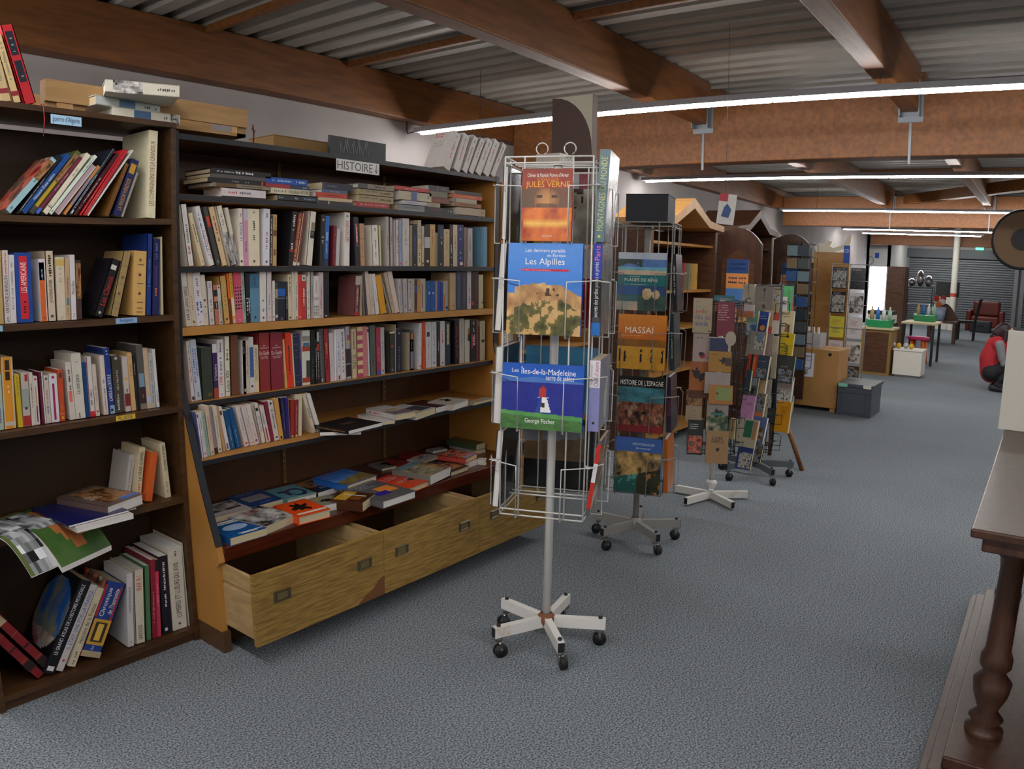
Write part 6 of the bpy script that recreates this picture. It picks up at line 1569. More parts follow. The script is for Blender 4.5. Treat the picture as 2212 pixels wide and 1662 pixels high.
for f, u, z, w_, h, t, la, ds, col, fr, sp, ti in (
    (1, -.14, 1.5, .22, .3, .034, 'slate blue mountain book with a grey-green spine, leaning outward on the white rack', 'book', '2c2c40', 'fp:mount:0:0:1:1:26', 'b:5f7c86:0:1;T:c8c878:.12:.92:MONTAGNES DU MONDE;d:d8d060:.06', -.05),
    (1, -.14, 1.195, .23, .3, .03, 'grey garden book with a blue and black spine on the white rack', 'book', '4a4a52', 'fp:garden:0:0:1:1:26;fx:a05a68:.2:.8:.6:.95', 'b:2a44b0:.62:1;b:222226:.2:.62;b:2a72c0:0:.14;T:e87a98:.82:.98:Paris;T:e8e8e8:.2:.8:secrets des jardins publics et privés', 0),
    (1, -.14, .872, .24, .24, .036, 'lilac and grey boxed book on the white rack below the garden one', 'book', '8c90a4', 'fe:b8b8bc:.6:.35:.2:.25;fx:9a9cb4:.15:.6:.8:.95', "b:8a8cc0:0:1;b:e4e2ea:.62:1;T:a8385a:.64:.98:Chefs-d'oeuvre:.4:.85;T:a8607a:.64:.95:du genre humain:.1:.35;d:333:.12", 0),
    (1, -.13, .57, .2, .27, .014, 'grey magazine with a red and white spine leaning out of the lowest pocket', 'magazine', '5c5a58', 'fp:street:0:.0:1:1:20', 'b:c83028:.1:.95;b:e8e8e8:.45:.7', -.13),
    (3, -.1, 1.505, .2, .25, .02, 'black book with thick cream page edges at the top side of the white rack', 'book', '1c1c20', '-', '-', .02),
    (3, -.09, 1.195, .22, .3, .026, 'black and blue book with white page edges on the side of the white rack', 'book', '1e2026', 'fb:2a3a9a:0:.6:1:1;F:dark', '-', .06),
    (3, -.09, .872, .22, .27, .03, 'thick grey-boarded book with bright page edges on the side of the white rack', 'book', '6a6a6c', 'F:dark', '-', .03),
    (3, -.09, .57, .22, .28, .026, 'black art book with white page edges low on the side of the white rack', 'book', '17171b', 'F:dark', '-', .06),
    (2, -.13, 1.5, .25, .26, .012, 'picture book with a child and hanging washing, seen through the white rack', 'book', '8a8578', 'F:wash', '-', .02),
    (2, -.12, 1.195, .22, .29, .016, 'red and white book seen from behind through the white rack', 'book', 'b8b0ac', 'F:red', '-', .02),
    (2, -.13, .872, .27, .25, .014, 'light blue book seen from behind through the white rack', 'book', '4a90b8', '-', '-', .02),
    (2, -.13, .568, .27, .28, .016, 'black book with a photographer on a dune, seen through the white rack', 'book', '14120f', 'F:photog', '-', .02)):
    on_rack(SX, SY, SR, SH, f, u, z, w_, h, t, la, ds, col, fr, sp, ti, hard=True, pages=PAPER_W if f == 3 else None)

TX, TY, TR, TH = 3.5, 1.78, math.radians(-73), .145
rack('wire_book_rack', 'grey revolving wire rack of large travel books behind the white one', TX, TY, TR, .30, 1.64, TH, METAL_GREY, METAL_GREY, 20, .24, (1.215, .93, .62, .31), cap=METAL_GREY)
for u, z, w_, h, la, col, fr in (
    (-.11, 1.217, .235, .277, 'beach book with a teal title band on the grey rack', '0d5c60', 'fp:plages:0:0:1:1:44;ft:b8c8c4:.1:.57:.6:.6:Les plus belles;ft:e4e0d4:.02:.5:.95:.57:PLAGES DE RÊVE;fx:c8d4d0:.15:.44:.85:.46'),
    (-.1, .932, .235, .265, 'orange savanna book with walking figures on the grey rack', 'b8681a', 'fp:massai:0:0:1:1:50;ft:f4e8d8:.04:.66:.86:.8:MASSAÏ;fx:e8c890:.05:.6:.55:.63'),
    (-.09, .622, .23, .272, 'dark history of Spain book with a crowd scene on the grey rack', '14120f', "fp:espagne:0:0:1:1:40;ft:e4e0d8:.05:.85:.97:.94:HISTOIRE DE L'ESPAGNE;fx:b8b4a8:.3:.825:.7:.84"),
    (-.09, .312, .23, .278, 'coastal town book with a blue sky, lowest on the grey rack', '24408a', 'fp:medit:0:0:1:1:40;ft:c8d0dc:.3:.87:.92:.92:MÉDITERRANÉE;fx:a8b8c8:.45:.79:.85:.85')):
    on_rack(TX, TY, TR, TH, 0, u, z, w_, h, .02, la, 'book', col, fr, '-', .05, hard=True)
for z, la, col, sp in ((1.217, 'black book with thin white spine lettering on the side of the grey rack', '15151a', 't:b8b8b8:.3:.8'), (.932, 'dark teal book on the side of the grey rack', '18323c', 't:a09860:.2:.7'), (.622, 'deep purple book on the side of the grey rack', '2c1830', 'b:4a2a3a:.3:.6'), (.312, 'orange cloth book low on the side of the grey rack', 'b8621c', '-')):
    on_rack(TX, TY, TR, TH, 1, -.12, z, .22, .275, .022, la, 'book', col, '-', sp, .06, hard=True)
bx = thing('storage_box', 'black cardboard box sitting on top of the grey rack', 'box', (TX, TY, 1.642), TR)
MB().box(-.09, .115, -.12, .12, 0, .13).build('carton', mat('navy_black_card', '12131c', .7), bx)
MB().box(-.092, .117, -.122, .122, .1305, .135).build('lid', mat('navy_black_card', '12131c'), bx)

rack('wire_book_rack', 'dark wire rack of paperbacks on a white cross-shaped base', 4.46, 1.75, math.radians(-60), .32, 1.24, .11, METAL_DARK, METAL_WHITE, 20, .24, (1.0, .84, .66, .48, .33), False, .07, cap=METAL_WHITE)
rack('wire_book_rack', 'tall dark wire rack of paperbacks on a grey castor base', 5.18, 1.72, math.radians(-75), .2, 1.33, .11, METAL_DARK, mat('steel_grey', '5c6468', .4), 10, .27, (1.15, 1.0, .86, .72, .55, .4, .22), True, .07, cap=mat('steel_grey', '5c6468'))
er = thing('easel_rack', 'wooden-legged dark wire rack of paperbacks beside the wooden cabinet', 'book rack', (5.6, 1.75, 0))
for a in (0.3, 2.4, 4.5):
    MB().tube([(.06 * math.cos(a), .06 * math.sin(a), .45), (.28 * math.cos(a), .28 * math.sin(a), .0)], .016, 6).build('leg', WOOD_GLU, er)
mb = MB().tube([(0, 0, .3), (0, 0, 1.35)], .012, 8)
for z in (.33, .5, .68, .84, 1.0, 1.15, 1.33):
    mb.tube([(.1 * math.cos(i * PI / 6), .1 * math.sin(i * PI / 6), z) for i in range(12)], .003, 5, closed=True)
mb.build('wire_cage', METAL_DARK, er)
for nm, x, y, z, yaw, ti, w_, h, t, col, fr, desc in RACKS:
    facing(lbl(desc, ''), x, y, z, yaw, ti, w_, h, t, col, fr, desc, '-', 'paperbacks on the wire racks', gloss=False)

# ---------------------------------------------------------------- further furniture
WOODM = mat('walnut_furniture', '5a3720', .45, noise=('3e2414', 4, (2, 2, 10), .35, .7))
ANT = mat('carved_antique_oak', '4a2f20', .35, noise=('33201a', 6, (8, 8, 1.5), .35, .7))
PLY = mat('varnished_plywood', 'b98a52', .4, noise=('a87a44', 4, (6, 1, 1), .35, .7))
pn = thing('painted_panel', 'tall brown painted panel with a cream quarter circle at its head', 'panel', (4.3, 2.6, 0))
MB().box(0, .06, 0, .31, 0, 2.52).build('board', mat('mauve_brown_paint', '5e4a44', .7), pn)
mb = MB()
mb.add([(-.002, 0, 2.52), (-.002, .3, 2.52)] + [(-.002, .3 - .3 * math.sin(a) , 2.52 - .36 * (1 - math.cos(a)) ) for a in [i * PI / 16 for i in range(1, 9)]], [(0, 1, 2, 3, 4, 5, 6, 7, 8, 9)])
mb.build('quarter_circle', mat('cream_paint', 'cfcab4', .6), pn)
# second shelving unit beyond the long one
u2 = thing('bookshelf_unit', 'second brown shelving unit glimpsed beyond the long one', 'bookshelf', (3.32, 2.56, 0))
for xa in (0, .93):
    MB().box(xa, xa + .024, 0, .32, 0, 1.86).build('side_panel', WOOD_TAN, u2)
MB().box(.024, .93, .305, .32, 0, 1.86).build('back_panel', WOOD_BACK, u2)
for z in (.08, .42, .72, .94, 1.2, 1.42, 1.66, 1.862):
    MB().box(.0245, .9295, 0, .304, z - .02, z).build('shelf', WOOD_TAN, u2)
cs = ['c8bca0', '7a2420', 'd8d0c0', '3a2a24', 'a83a28', 'b8a070', '4a4a50', 'd2c4a4', '2a3a5a', 'b0a8a0', '6a4a30', 'c89a50']
k2 = 0
for z, cnt in ((1.4205, 24), (1.2005, 10), (.9405, 9)):
    x = 3.36 if z < 1.4 else 3.9
    for i in range(cnt):
        t = random.uniform(.018, .034)
        c_ = cs[(i * 5 + int(z * 10)) % 12]
        book('book on the second unit, %s from its near side on the %s' % (ordn(i + 1), {1.4205: 'upper full shelf', 1.2005: 'middle shelf', .9405: 'lower shelf'}[z]), Matrix.Translation((x, 2.58, z)), t, .13, random.uniform(.17, .205), c_, 't:555:.3:.8', '-', 'book', 'books on the second unit')
        x += t + .001
for i in range(9):
    big = i < 5
    book('%s white volume on top of the second unit' % ordn(i + 1), Matrix.Translation((3.93 + i * .034, 2.6, 1.8625)), .031, .17, .235 if big else .13, 'cdc6ba' if i < 8 else 'd0c888', 't:444:.6:.9;b:333:.9:.95:.3:.7', '-', 'volume', 'white volumes on the second unit')
# two open wardrobes with carved doors
for i, (x, lab) in enumerate(((5.2, 'carved open wardrobe holding books, nearer of the two'), (6.85, 'carved open wardrobe with a dark interior, further of the two'))):
    wd = thing('wardrobe', lab, 'wardrobe', (x, 2.62, 0))
    Wd, Ht = (1.3, 1.75) if i == 0 else (1.2, 1.78)
    for xa in (0, Wd - .05):
        MB().box(xa, xa + .05, 0, .5, 0, Ht).build('side_panel', WOODM, wd)
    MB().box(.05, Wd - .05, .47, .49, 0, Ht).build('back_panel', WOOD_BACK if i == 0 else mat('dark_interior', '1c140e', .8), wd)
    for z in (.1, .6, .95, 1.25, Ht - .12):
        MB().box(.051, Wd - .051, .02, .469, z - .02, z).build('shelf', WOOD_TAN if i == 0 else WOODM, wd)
    pr = [(0, 0), (Wd * .25, .02), (Wd * .5, .16), (Wd * .75, .02), (Wd, 0), (Wd, .05), (Wd * .76, .08), (Wd * .5, .24), (Wd * .24, .08), (0, .05)]
    MB().prism([(px - .0, pz + Ht) for px, pz in pr], -.06, .5, 'y').build('cornice', PLY if i == 0 else WOODM, wd)
    d_ = MB().prism([(-.42, .12), (-.02, .12), (-.02, Ht - .02)] + [(-.02 - .4 * j / 8, Ht - .02 + (.12 * math.sin(PI * .5 * j / 8) - .2 * (j / 8) ** 3)) for j in range(1, 9)], Wd - .04, Wd - .005, 'x')
    dr_ = d_.build('door', ANT, wd)
    MB().prism([(-.37, .25), (-.07, .25), (-.07, Ht - .25), (-.22, Ht - .14), (-.37, Ht - .28)], Wd - .052, Wd - .0405, 'x').build('door_panel', WOODM, dr_)
    mb = MB().box(x + Wd - .062, x + Wd - .0535, 2.3, 2.5, .98, 1.52, 'c89a50')
    fx = x + Wd - .0625
    for z0_, z1_, c_ in ((1.4, 1.52, '2c4a80'), (1.28, 1.39, 'd88a50'), (1.1, 1.27, '4a78b0'), (1.02, 1.09, 'd89058')):
        mb.add([(fx, 2.5, z0_), (fx, 2.3, z0_), (fx, 2.3, z1_), (fx, 2.5, z1_)], [(0, 1, 2, 3)], c_)
    rnd = random.Random(i)
    for z_ in (1.43, 1.47, 1.31, 1.35, 1.05, 1.0):
        scribble(mb, Vector((fx - .0006, 2.48, z_)), Vector((0, -1, 0)), Vector((0, 0, 1)), .16, .022, '1c2a4a', rnd)
    tag(mb.build('poster', PRINT), ('blue and orange poster on the nearer carved wardrobe door', 'blue and orange poster on the further carved wardrobe door')[i], 'poster')
for i in range(6):
    book('%s book inside the nearer carved wardrobe' % ordn(i + 1), Matrix.Translation((5.5 + i * .13, 2.66, 1.2505)), .03, .16, .22, ['c8c0a8', '2a2a22', '7c7450', 'b03a4a', '8a8468', 'c8a050'][i], 't:444:.3:.7', '-', 'book', 'books in the wardrobe')
mb = MB().box(0, .09, 0, .002, 0, .16, 'e4e2de')
mb.add([(.0, -.0006, .12), (.045, -.0006, .12), (.045, -.0006, .16), (0, -.0006, .16)], [(0, 1, 2, 3)], 'c83a50')
mb.add([(.02, -.0006, .04), (.06, -.0006, .035), (.07, -.0006, .08), (.045, -.0006, .11), (.03, -.0006, .09)], [(0, 1, 2, 3, 4)], '3a5a90')
o = mb.build('flyer', PRINT)
o.matrix_world = Matrix.Translation((4.9, 1.99, 1.73)) @ Matrix.Rotation(-1.2, 4, 'Z') @ Matrix.Rotation(.1, 4, 'Y') @ Matrix.Scale(1.25, 4)
tag(o, 'white hanging flyer with a blue cartoon-like figure above the racks', 'flyer')
o = MB().tube([(4.92, 1.94, 1.92), (4.92, 1.94, 3.05)], .0015, 4).build('thread', mat('hanger_wire', '55555a'))
tag(o, 'thin thread from the roof holding the white flyer', 'thread')
# wooden cabinet, crate, comics rack
cb = thing('cabinet', 'varnished plywood cabinet with a paper notice on its front', 'cabinet', (8.13, 1.87, 0))
MB().box(0, .42, 0, .56, .04, .65).build('body', PLY, cb, bevel=.01)
for yy in (.01, .49):
    MB().prism([(yy, 0), (yy + .06, 0), (yy + .05, .039), (yy, .039)], .01, .06, 'x').build('foot', PLY, cb)
MB().tube([(-.004, .1, .6), (.004, .1, .6)], .018, 14).build('hole', RUBBER, cb)
mb = MB().box(8.122, 8.1255, 2.13, 2.42, .35, .6, 'e6e8f2')
for j, s_ in enumerate(("N'hésitez pas", 'nous débarrasser', 'de livres')):
    text_on(mb, s_, Vector((8.1215, 2.4, .55 - .035 * j)), Vector((0, -1, 0)), Vector((0, 0, 1)), .25, .026, '5a5a9a')
for j, c_ in enumerate(('8a7a40', '3a4a6a', 'c8b070', '6a3a2a', 'b8b0a0')):
    mb.add([(8.1215, 2.36 - .035 * j, .37), (8.1215, 2.3 - .03 * j, .375), (8.1215, 2.31 - .03 * j, .43), (8.1215, 2.35 - .03 * j, .44)], [(0, 1, 2, 3)], c_)
tag(mb.build('notice', PRINT), 'white paper notice with a basket of books on the plywood cabinet', 'notice')
pb = thing('plastic_tub', 'clear plastic tub of white markers on the plywood cabinet', 'tub', (8.2, 2.1, .651))
mb = MB()
for a_ in ((0, .006, 0, .3), (.24, .246, 0, .3), (.006, .24, 0, .006), (.006, .24, .294, .3)):
    mb.box(a_[0], a_[1], a_[2], a_[3], 0, .15)
mb.box(.006, .24, .006, .294, 0, .004).build('shell', mat('frosted_plastic', 'c8c8cc', .3, alpha=.55), pb)
for j in range(4):
    o = MB().tube([(8.3, 2.14 + .055 * j, .657), (8.32, 2.16 + .05 * j, .86)], .014, 8).build('marker', WHITE_LAM)
    tag(o, '%s white marker standing in the clear tub' % ordn(j + 1), 'marker', 'markers in the tub')
ct = thing('plastic_crate', 'grey folding plastic crate on the floor beside the plywood cabinet', 'crate', (8.06, 1.5, 0))
CR = mat('grey_crate_plastic', '454b54', .5)
mb = MB().box(0, .5, 0, .34, 0, .02)
for a_ in ((0, .012, 0, .34), (.488, .5, 0, .34), (.012, .488, 0, .012), (.012, .488, .328, .34)):
    mb.box(a_[0], a_[1], a_[2], a_[3], .02, .3)
mb.build('wall', CR, ct)
mb = MB().box(-.012, .512, -.012, .352, .30, .33)
for yy in (.0, .04, .29, .33):
    mb.box(-.01, -.0005, yy, yy + .012, .0, .3)
for z in (.03, .24):
    mb.box(-.008, -.0006, 0, .34, z, z + .014)
mb.build('rim', CR, ct)
MB().box(-.0135, -.0125, .25, .34, .295, .33).build('label_card', mat('mint_card', '7ac8a8', .6), ct)
MB().box(-.0135, -.0125, .01, .09, .295, .33).build('label_card', WHITE_LAM, ct)
cm = thing('comics_rack', 'grey wire rack of comics behind the grey crate', 'book rack', (8.85, 1.98, 0))
mb = MB()
for yy in (-.2, 0, .2):
    mb.tube([(0, yy, 0), (0, yy, 1.55)], .006, 6)
for z in (.02, .3, .56, .84, 1.1, 1.36, 1.54):
    mb.tube([(0, -.2, z), (0, .2, z)], .004, 5).tube([(-.04, -.2, z), (-.04, .2, z)], .003, 5)
mb.build('wire_frame', METAL_GREY, cm)
cc = [('2a3038', 'comic'), ('1c1a20', 'dark'), ('22222a', 'comic'), ('d8d8d8', 'i'), ('d8d048', None), ('d8d4d4', None), ('d4cccc', None), ('d8d0c8', 'i'), ('b8b0a0', None), ('3a3020', 'photo')]
for j, (c_, p_) in enumerate(cc):
    row, colm = j // 2, j % 2
    fr = ('fp:%s:.05:.05:.95:.85:16;fx:c8c8c8:.1:.87:.9:.97' % p_) if p_ else 'fx:a04a50:.15:.6:.85:.85;fx:666:.2:.2:.8:.5'
    facing('comic in the %s row of the grey wire rack, %s column' % (ordn(row + 1), ('first', 'second')[colm]), 8.82, 2.17 - .2 * colm, 1.27 - .27 * row, PI, .08, .16, .235, .008, c_, fr, 'comic book', '-', 'comics on the grey wire rack')
cd = thing('card_rack', 'dark wire spinner packed with small cassettes and cards', 'display rack', (7.5, 2.16, 0))
mb = MB().tube([(0, 0, 0), (0, 0, 1.72)], .012, 8)
for s_, t_ in ((-.13, -.13), (.13, -.13), (.13, .13), (-.13, .13)):
    mb.tube([(s_, t_, .5), (s_, t_, 1.7)], .003, 5)
for j in range(11):
    z = .5 + .12 * j
    mb.tube([(-.13, -.13, z), (.13, -.13, z), (.13, .13, z), (-.13, .13, z)], .003, 5, closed=True)
mb.build('wire_cage', METAL_DARK, cd)
for j in range(10):
    for q in range(2):
        o = MB().box(7.385, 7.44, 2.05 + .11 * q, 2.15 + .11 * q, .505 + .12 * j, .6 + .12 * j, ['2a4a78', '3a4440', '6a5a40', '24303a', '5a7078'][(j * 2 + q) % 5]).build('cassette_case', PRINT)
        tag(o, 'cassette case in the %s tier of the dark spinner, %s column' % (ordn(j + 1), ('first', 'second')[q]), 'cassette case', 'cases in the dark spinner')
ws = thing('shelf', 'white open shelf column beyond the dark spinner', 'shelf', (9.6, 2.38, 0))
for yy in (0, .4):
    MB().box(0, .3, yy, yy + .03, 0, 1.58).build('side_panel', WHITE_LAM, ws)
for z in (.1, .4, .7, .95, 1.2, 1.58):
    MB().box(0, .29, .031, .399, z - .025, z).build('shelf_board', WHITE_LAM, ws)
MB().box(.291, .3, .031, .399, 0, 1.555).build('back_panel', mat('grey_back', '8c887e', .7), ws)
gt = thing('guitar_panel', 'pale wooden panel topped by a cut-out guitar silhouette', 'panel', (9.3, 2.1, 0))
MB().box(0, .03, 0, .42, 0, 1.68).build('board', PLY, gt)
MB().prism([(.4, 1.681), (.42, 1.74), (.36, 1.78), (.3, 1.76), (.26, 1.82), (.21, 1.8), (.24, 1.75), (.2, 1.73), (.08, 1.77), (.03, 1.87), (-.01, 1.88), (.0, 1.8), (.05, 1.74), (.17, 1.69), (.18, 1.681)][::-1], .002, .028, 'x').build('guitar_silhouette', mat('pale_cutout', 'e6dcc4', .5), gt)
mb = MB().box(9.29, 9.296, 2.1, 2.17, 1.56, 1.76, '2a5ab8')
text_on(mb, 'CD', Vector((9.289, 2.16, 1.68)), Vector((0, -1, 0)), Vector((0, 0, 1)), .05, .04, 'e8f0f8')
tag(mb.build('sign', PRINT), 'blue sticker on the edge of the guitar panel', 'sign')

# old cabinet with green basket, white cube, work table, desk
oc = thing('cabinet', 'low old wooden cabinet under a green basket', 'cabinet', (11.75, 1.98, 0))
MB().box(0, .45, 0, .42, 0, .66).build('body', mat('old_yellow_wood', '8a6c38', .5), oc)
MB().box(-.03, .48, -.03, .45, .661, .69).build('top', mat('pale_top', 'c4b890', .5), oc)
MB().box(-.012, -.0005, .04, .38, .05, .62).build('door', WOODM, oc)
GREEN = mat('green_plastic', '1c8a50', .4)
for i, (x, y, z, lab) in enumerate(((11.8, 2.0, .691, 'green plastic basket of bottles on the old cabinet'), (14.05, 1.66, .701, 'green plastic basket of oddments on the work table'))):
    g = thing('plastic_basket', lab, 'basket', (x, y, z))
    MB().prism([(.03, 0), (.35, 0), (.38, .12), (.34, .10), (.04, .10), (0, .12)], 0, .3, 'x').build('tray', GREEN, g)
    for j in range(4):
        o = MB().lathe([(.0, 0), (.03, 0), (.03, .12), (.012, .16), (.012, .19), (0, .19)], 10, (x + .15, y + .06 + .085 * j, z + .105)).build('bottle', mat('bottle_%d' % j, ['a8c8b0', 'd8dce0', '3a7ac0', 'b8a070'][j], .3))
        tag(o, '%s bottle standing in the %s' % (ordn(j + 1), ('basket on the old cabinet', 'basket on the work table')[i]), 'bottle', 'bottles in the baskets')
wc = thing('storage_cube', 'white storage cube on the carpet with small yellow toys on top', 'cube', (11.8, 1.54, 0))
MB().box(0, .42, 0, .4, .03, .38).build('body', WHITE_LAM, wc, bevel=.006)
MB().box(.03, .4, .03, .37, 0, .03).build('plinth', METAL_GREY, wc)
MB().box(-.01, .43, -.01, .41, .381, .4).build('top', WHITE_LAM, wc)
for j in range(4):
    o = MB().ball((11.95 + .08 * (j % 2), 1.72 + .09 * j, .44), .04, 8).build('toy', mat('toy_%d' % (j % 2), ['c8a020', 'b8b8b8'][j % 2], .4))
    tag(o, '%s little toy on the white cube' % ordn(j + 1), 'toy', 'toys on the white cube')
wt = thing('work_table', 'plain work table with dark legs behind the white cube', 'table', (13.6, 1.6, 0))
MB().box(0, .9, 0, .55, .67, .7).build('table_top', mat('pale_top', 'c4b890'), wt)
for xa in (.02, .84):
    for ya in (.02, .49):
        MB().box(xa, xa + .04, ya, ya + .04, 0, .67).build('leg', METAL_DARK, wt)
st_ = thing('play_stool', 'bright pink and orange plastic stool under the work table', 'stool', (13.75, 1.75, 0))
MB().lathe([(0, .45), (.18, .45), (.18, .4), (.0, .4)], 16, (.2, .15, 0)).build('seat', mat('hot_pink', 'c8286a', .4), st_)
for a in range(4):
    MB().tube([(.2 + .12 * math.cos(a * PI / 2 + .7), .15 + .12 * math.sin(a * PI / 2 + .7), .4), (.2 + .16 * math.cos(a * PI / 2 + .7), .15 + .16 * math.sin(a * PI / 2 + .7), 0)], .03, 8).build('leg', mat('orange_plastic', 'd8641c', .4), st_)
pt = thing('printer', 'dark and white office printer on a stand between the baskets', 'printer', (13.4, 2.25, 0))
MB().box(0, .5, 0, .45, 0, .66).build('stand', METAL_DARK, pt)
MB().box(.02, .45, .02, .43, .661, .8).build('body', WHITE_LAM, pt)
MB().box(.02, .45, .02, .43, .801, .86).build('lid', RUBBER, pt)
dr = thing('dresser', 'tall brown dresser beside the bright doorway', 'dresser', (17.0, 2.68, 0))
MB().box(0, .5, 0, .36, 0, 1.64).build('body', WOODM, dr)
for j in range(3):
    MB().box(-.015, -.0005, .03, .33, .1 + .5 * j, .55 + .5 * j).build('door', WOODM, dr)
wr = thing('wire_shelf', 'wire shelf with shiny silver bags on top', 'shelf', (20.0, 2.5, 0))
mb = MB()
for xa in (0, .4):
    for ya in (0, .62):
        mb.tube([(xa, ya, 0), (xa, ya, 1.22)], .01, 6)
mb.build('post', METAL_DARK, wr)
for z in (.4, .8, 1.22):
    MB().box(0, .4, 0, .62, z - .015, z).build('shelf_board', METAL_DARK, wr)
for j in range(3):
    mb = MB().ball((20.2, 2.62 + .2 * j, 1.221 + (.14, .2, .1)[j]), (.1, .1, (.14, .2, .1)[j]), 7)
    tag(mb.build('foil_bag', mat('silver_foil', 'c8c8cc', .2, metal=.8)), '%s crumpled silver bag on the wire shelf' % ordn(j + 1), 'bag', 'silver bags')
ds = thing('desk', 'round-fronted brown desk behind the work table', 'desk', (18.8, 1.78, 0))
MB().box(0, .5, 0, .65, .45, .5).build('desk_top', WOODM, ds)
for ya in (.03, .57):
    MB().box(.03, .47, ya, ya + .05, 0, .45).build('side_panel', WOODM, ds)
MB().prism([(.0 + .65 * i / 12, .5 + .38 * math.sin(PI * i / 12)) for i in range(13)], .46, .49, 'x').build('gallery', WOODM, ds)
ty = thing('toy_bin', 'clear bin heaped with soft toys on the brown desk', 'bin', (18.85, 2.0, .501))
MB().lathe([(.0, 0), (.13, 0), (.16, .3), (.155, .3), (.125, .01), (0, .01)], 16, (.17, .2, 0)).build('bin', mat('pale_bin', 'a8b8d0', .3), ty)
for j in range(6):
    a = j * 1.05
    tag(MB().ball((19.02 + .07 * math.cos(a), 2.2 + .08 * math.sin(a), .85 + .07 * (j % 3)), .07, 7).build('soft_toy', mat('plush_%d' % (j % 3), ['d8703a', 'e0d8d0', 'c84a3a'][j % 3], .9)), '%s soft toy heaped in the clear bin' % ordn(j + 1), 'soft toy', 'soft toys in the bin')
ch = thing('chair', 'dark high-backed dining chair facing the brown desk', 'chair', (20.3, 1.5, 0))
MB().box(0, .42, 0, .42, .42, .47).build('seat', RUBBER, ch)
MB().prism([(0, .47), (.04, .47), (-.06, 1.0), (-.1, 1.0)], .0, .42, 'x').build('backrest', RUBBER, ch)
for xa in (.01, .37):
    for ya in (.01, .37):
        MB().box(xa, xa + .04, ya, ya + .04, 0, .42).build('leg', RUBBER, ch)
tv = thing('television', 'black flat television standing before the shutter', 'television', (24.3, 2.3, 0))
MB().box(0, .06, 0, .64, .92, 1.36).build('screen', RUBBER, tv)
MB().box(-.1, .2, .05, .6, 0, .92).build('stand', WHITE_LAM, tv)
ac = thing('armchair', 'red-brown leather armchair near the shutter', 'armchair', (24.6, 1.2, 0))
MB().box(0, .7, 0, .75, .1, .42).build('seat', mat('oxblood_leather', '6a2418', .4), ac, bevel=.04)
MB().box(.45, .7, 0, .75, .42, .85).build('backrest', mat('oxblood_leather', '6a2418'), ac, bevel=.06)
for ya in (-.14, .75):
    MB().box(0, .7, ya, ya + .14, .0, .58).build('armrest', mat('oxblood_leather', '6a2418'), ac, bevel=.04)
sc_ = thing('suitcase', 'dark suitcase lying before the red-brown armchair', 'suitcase', (23.9, 1.35, 0))
MB().box(0, .4, 0, .55, 0, .32).build('shell', mat('dark_green_case', '20282c', .5), sc_, bevel=.03)
MB().tube([(-.01, .2, .18), (-.04, .22, .2), (-.04, .33, .2), (-.01, .35, .18)], .01, 6).build('handle', RUBBER, sc_)
po = thing('post', 'pale round post with a red band in front of the shutter', 'post', (24.0, 2.42, 0))
MB().lathe([(.09, 0), (.09, 2.98)], 16).build('shaft', WHITE_LAM, po)
MB().lathe([(.092, .95), (.092, 1.05)], 16).build('band', mat('red_band', 'b8503a', .5), po)
ck = thing('wall_clock', 'round pale clock on the far partition', 'clock', (24.98, 5.02, 1.9))
MB().tube([(0, .02 + .13 * math.cos(i * PI / 10), .13 * math.sin(i * PI / 10)) for i in range(20)], .012, 6, closed=True).build('rim', METAL_GREY, ck)
MB().tube([(.0, .02, 0), (.0, .02, .09)], .006, 4).build('hand', RUBBER, ck)
tag(MB().box(24.985, 24.995, 4.75, 4.87, 1.98, 2.14, '1c4aa8').build('sign', PRINT), 'small square blue sign above the bright doorway', 'sign')
tag(MB().box(28.1, 28.13, 2.0, 2.25, 2.43, 2.52).build('exit_sign', mat('lit_exit_sign', '50e0a0', .4, emit=1.5)), 'small lit green exit sign above the shutter', 'sign')
rd = thing('wooden_disc', 'round wooden disc with a black rim and dark centre hanging from the roof', 'disc', (9.0, .27, 1.86))
ring = lambda r: [(0, r * math.cos(i * PI / 20), r * math.sin(i * PI / 20)) for i in range(40)]
MB().prism([(p[1], p[2]) for p in ring(.28)], -.03, .03, 'x').build('plate', mat('disc_wood', '6a4a20', .5), rd)
MB().tube(ring(.285), .025, 8, closed=True).build('rim', RUBBER, rd)
MB().prism([(p[1], p[2]) for p in ring(.11)], -.05, -.031, 'x').build('hub', RUBBER, rd)
MB().tube([(0, 0, .3), (0, 0, 1.19)], .004, 4).build('hanger', METAL_DARK, rd)

# antique sideboard with turned columns, white board on it
sb = thing('sideboard', 'carved dark antique sideboard with turned columns at the aisle edge', 'sideboard', (2.15, -.42, 0))
for z0_, z1_, yo in ((0, .035, .57), (.035, .06, .545), (.06, .1, .51)):
    MB().box(-.02 + z0_, 1.53 - z0_, 0, yo, z0_, z1_).build('plinth_step', ANT, sb, bevel=.006)
cp = [(.055, 0), (.055, .015), (.035, .03), (.05, .05), (.028, .075), (.05, .13), (.055, .17), (.03, .2), (.045, .22), (.045, .25), (.036, .27), (.032, .55), (.045, .56), (.045, .585), (.03, .6), (.045, .635)]
for xa in (.24, 1.44):
    c_ = MB().lathe(cp, 20, (xa, .42, .101)).build('column', ANT, sb)
MB().box(-.02, 1.52, 0, .5, .737, .775).box(-.04, 1.54, 0, .53, .7755, .80).build('top', ANT, sb, bevel=.005)
MB().box(.1, 1.42, .02, .2, .101, .735).build('back_cabinet', ANT, sb)
for xa in (.6, 1.1):
    MB().tube([(xa, .501, .755), (xa, .53, .75), (xa, .53, .70)], .009, 6).build('drop_pull', RUBBER, sb)
wp = thing('display_board', 'white laminated board standing on the antique sideboard', 'board', (3.66, -.75, .801))
MB().box(0, .022, 0, .885, 0, .42).build('panel', WHITE_LAM, wp)
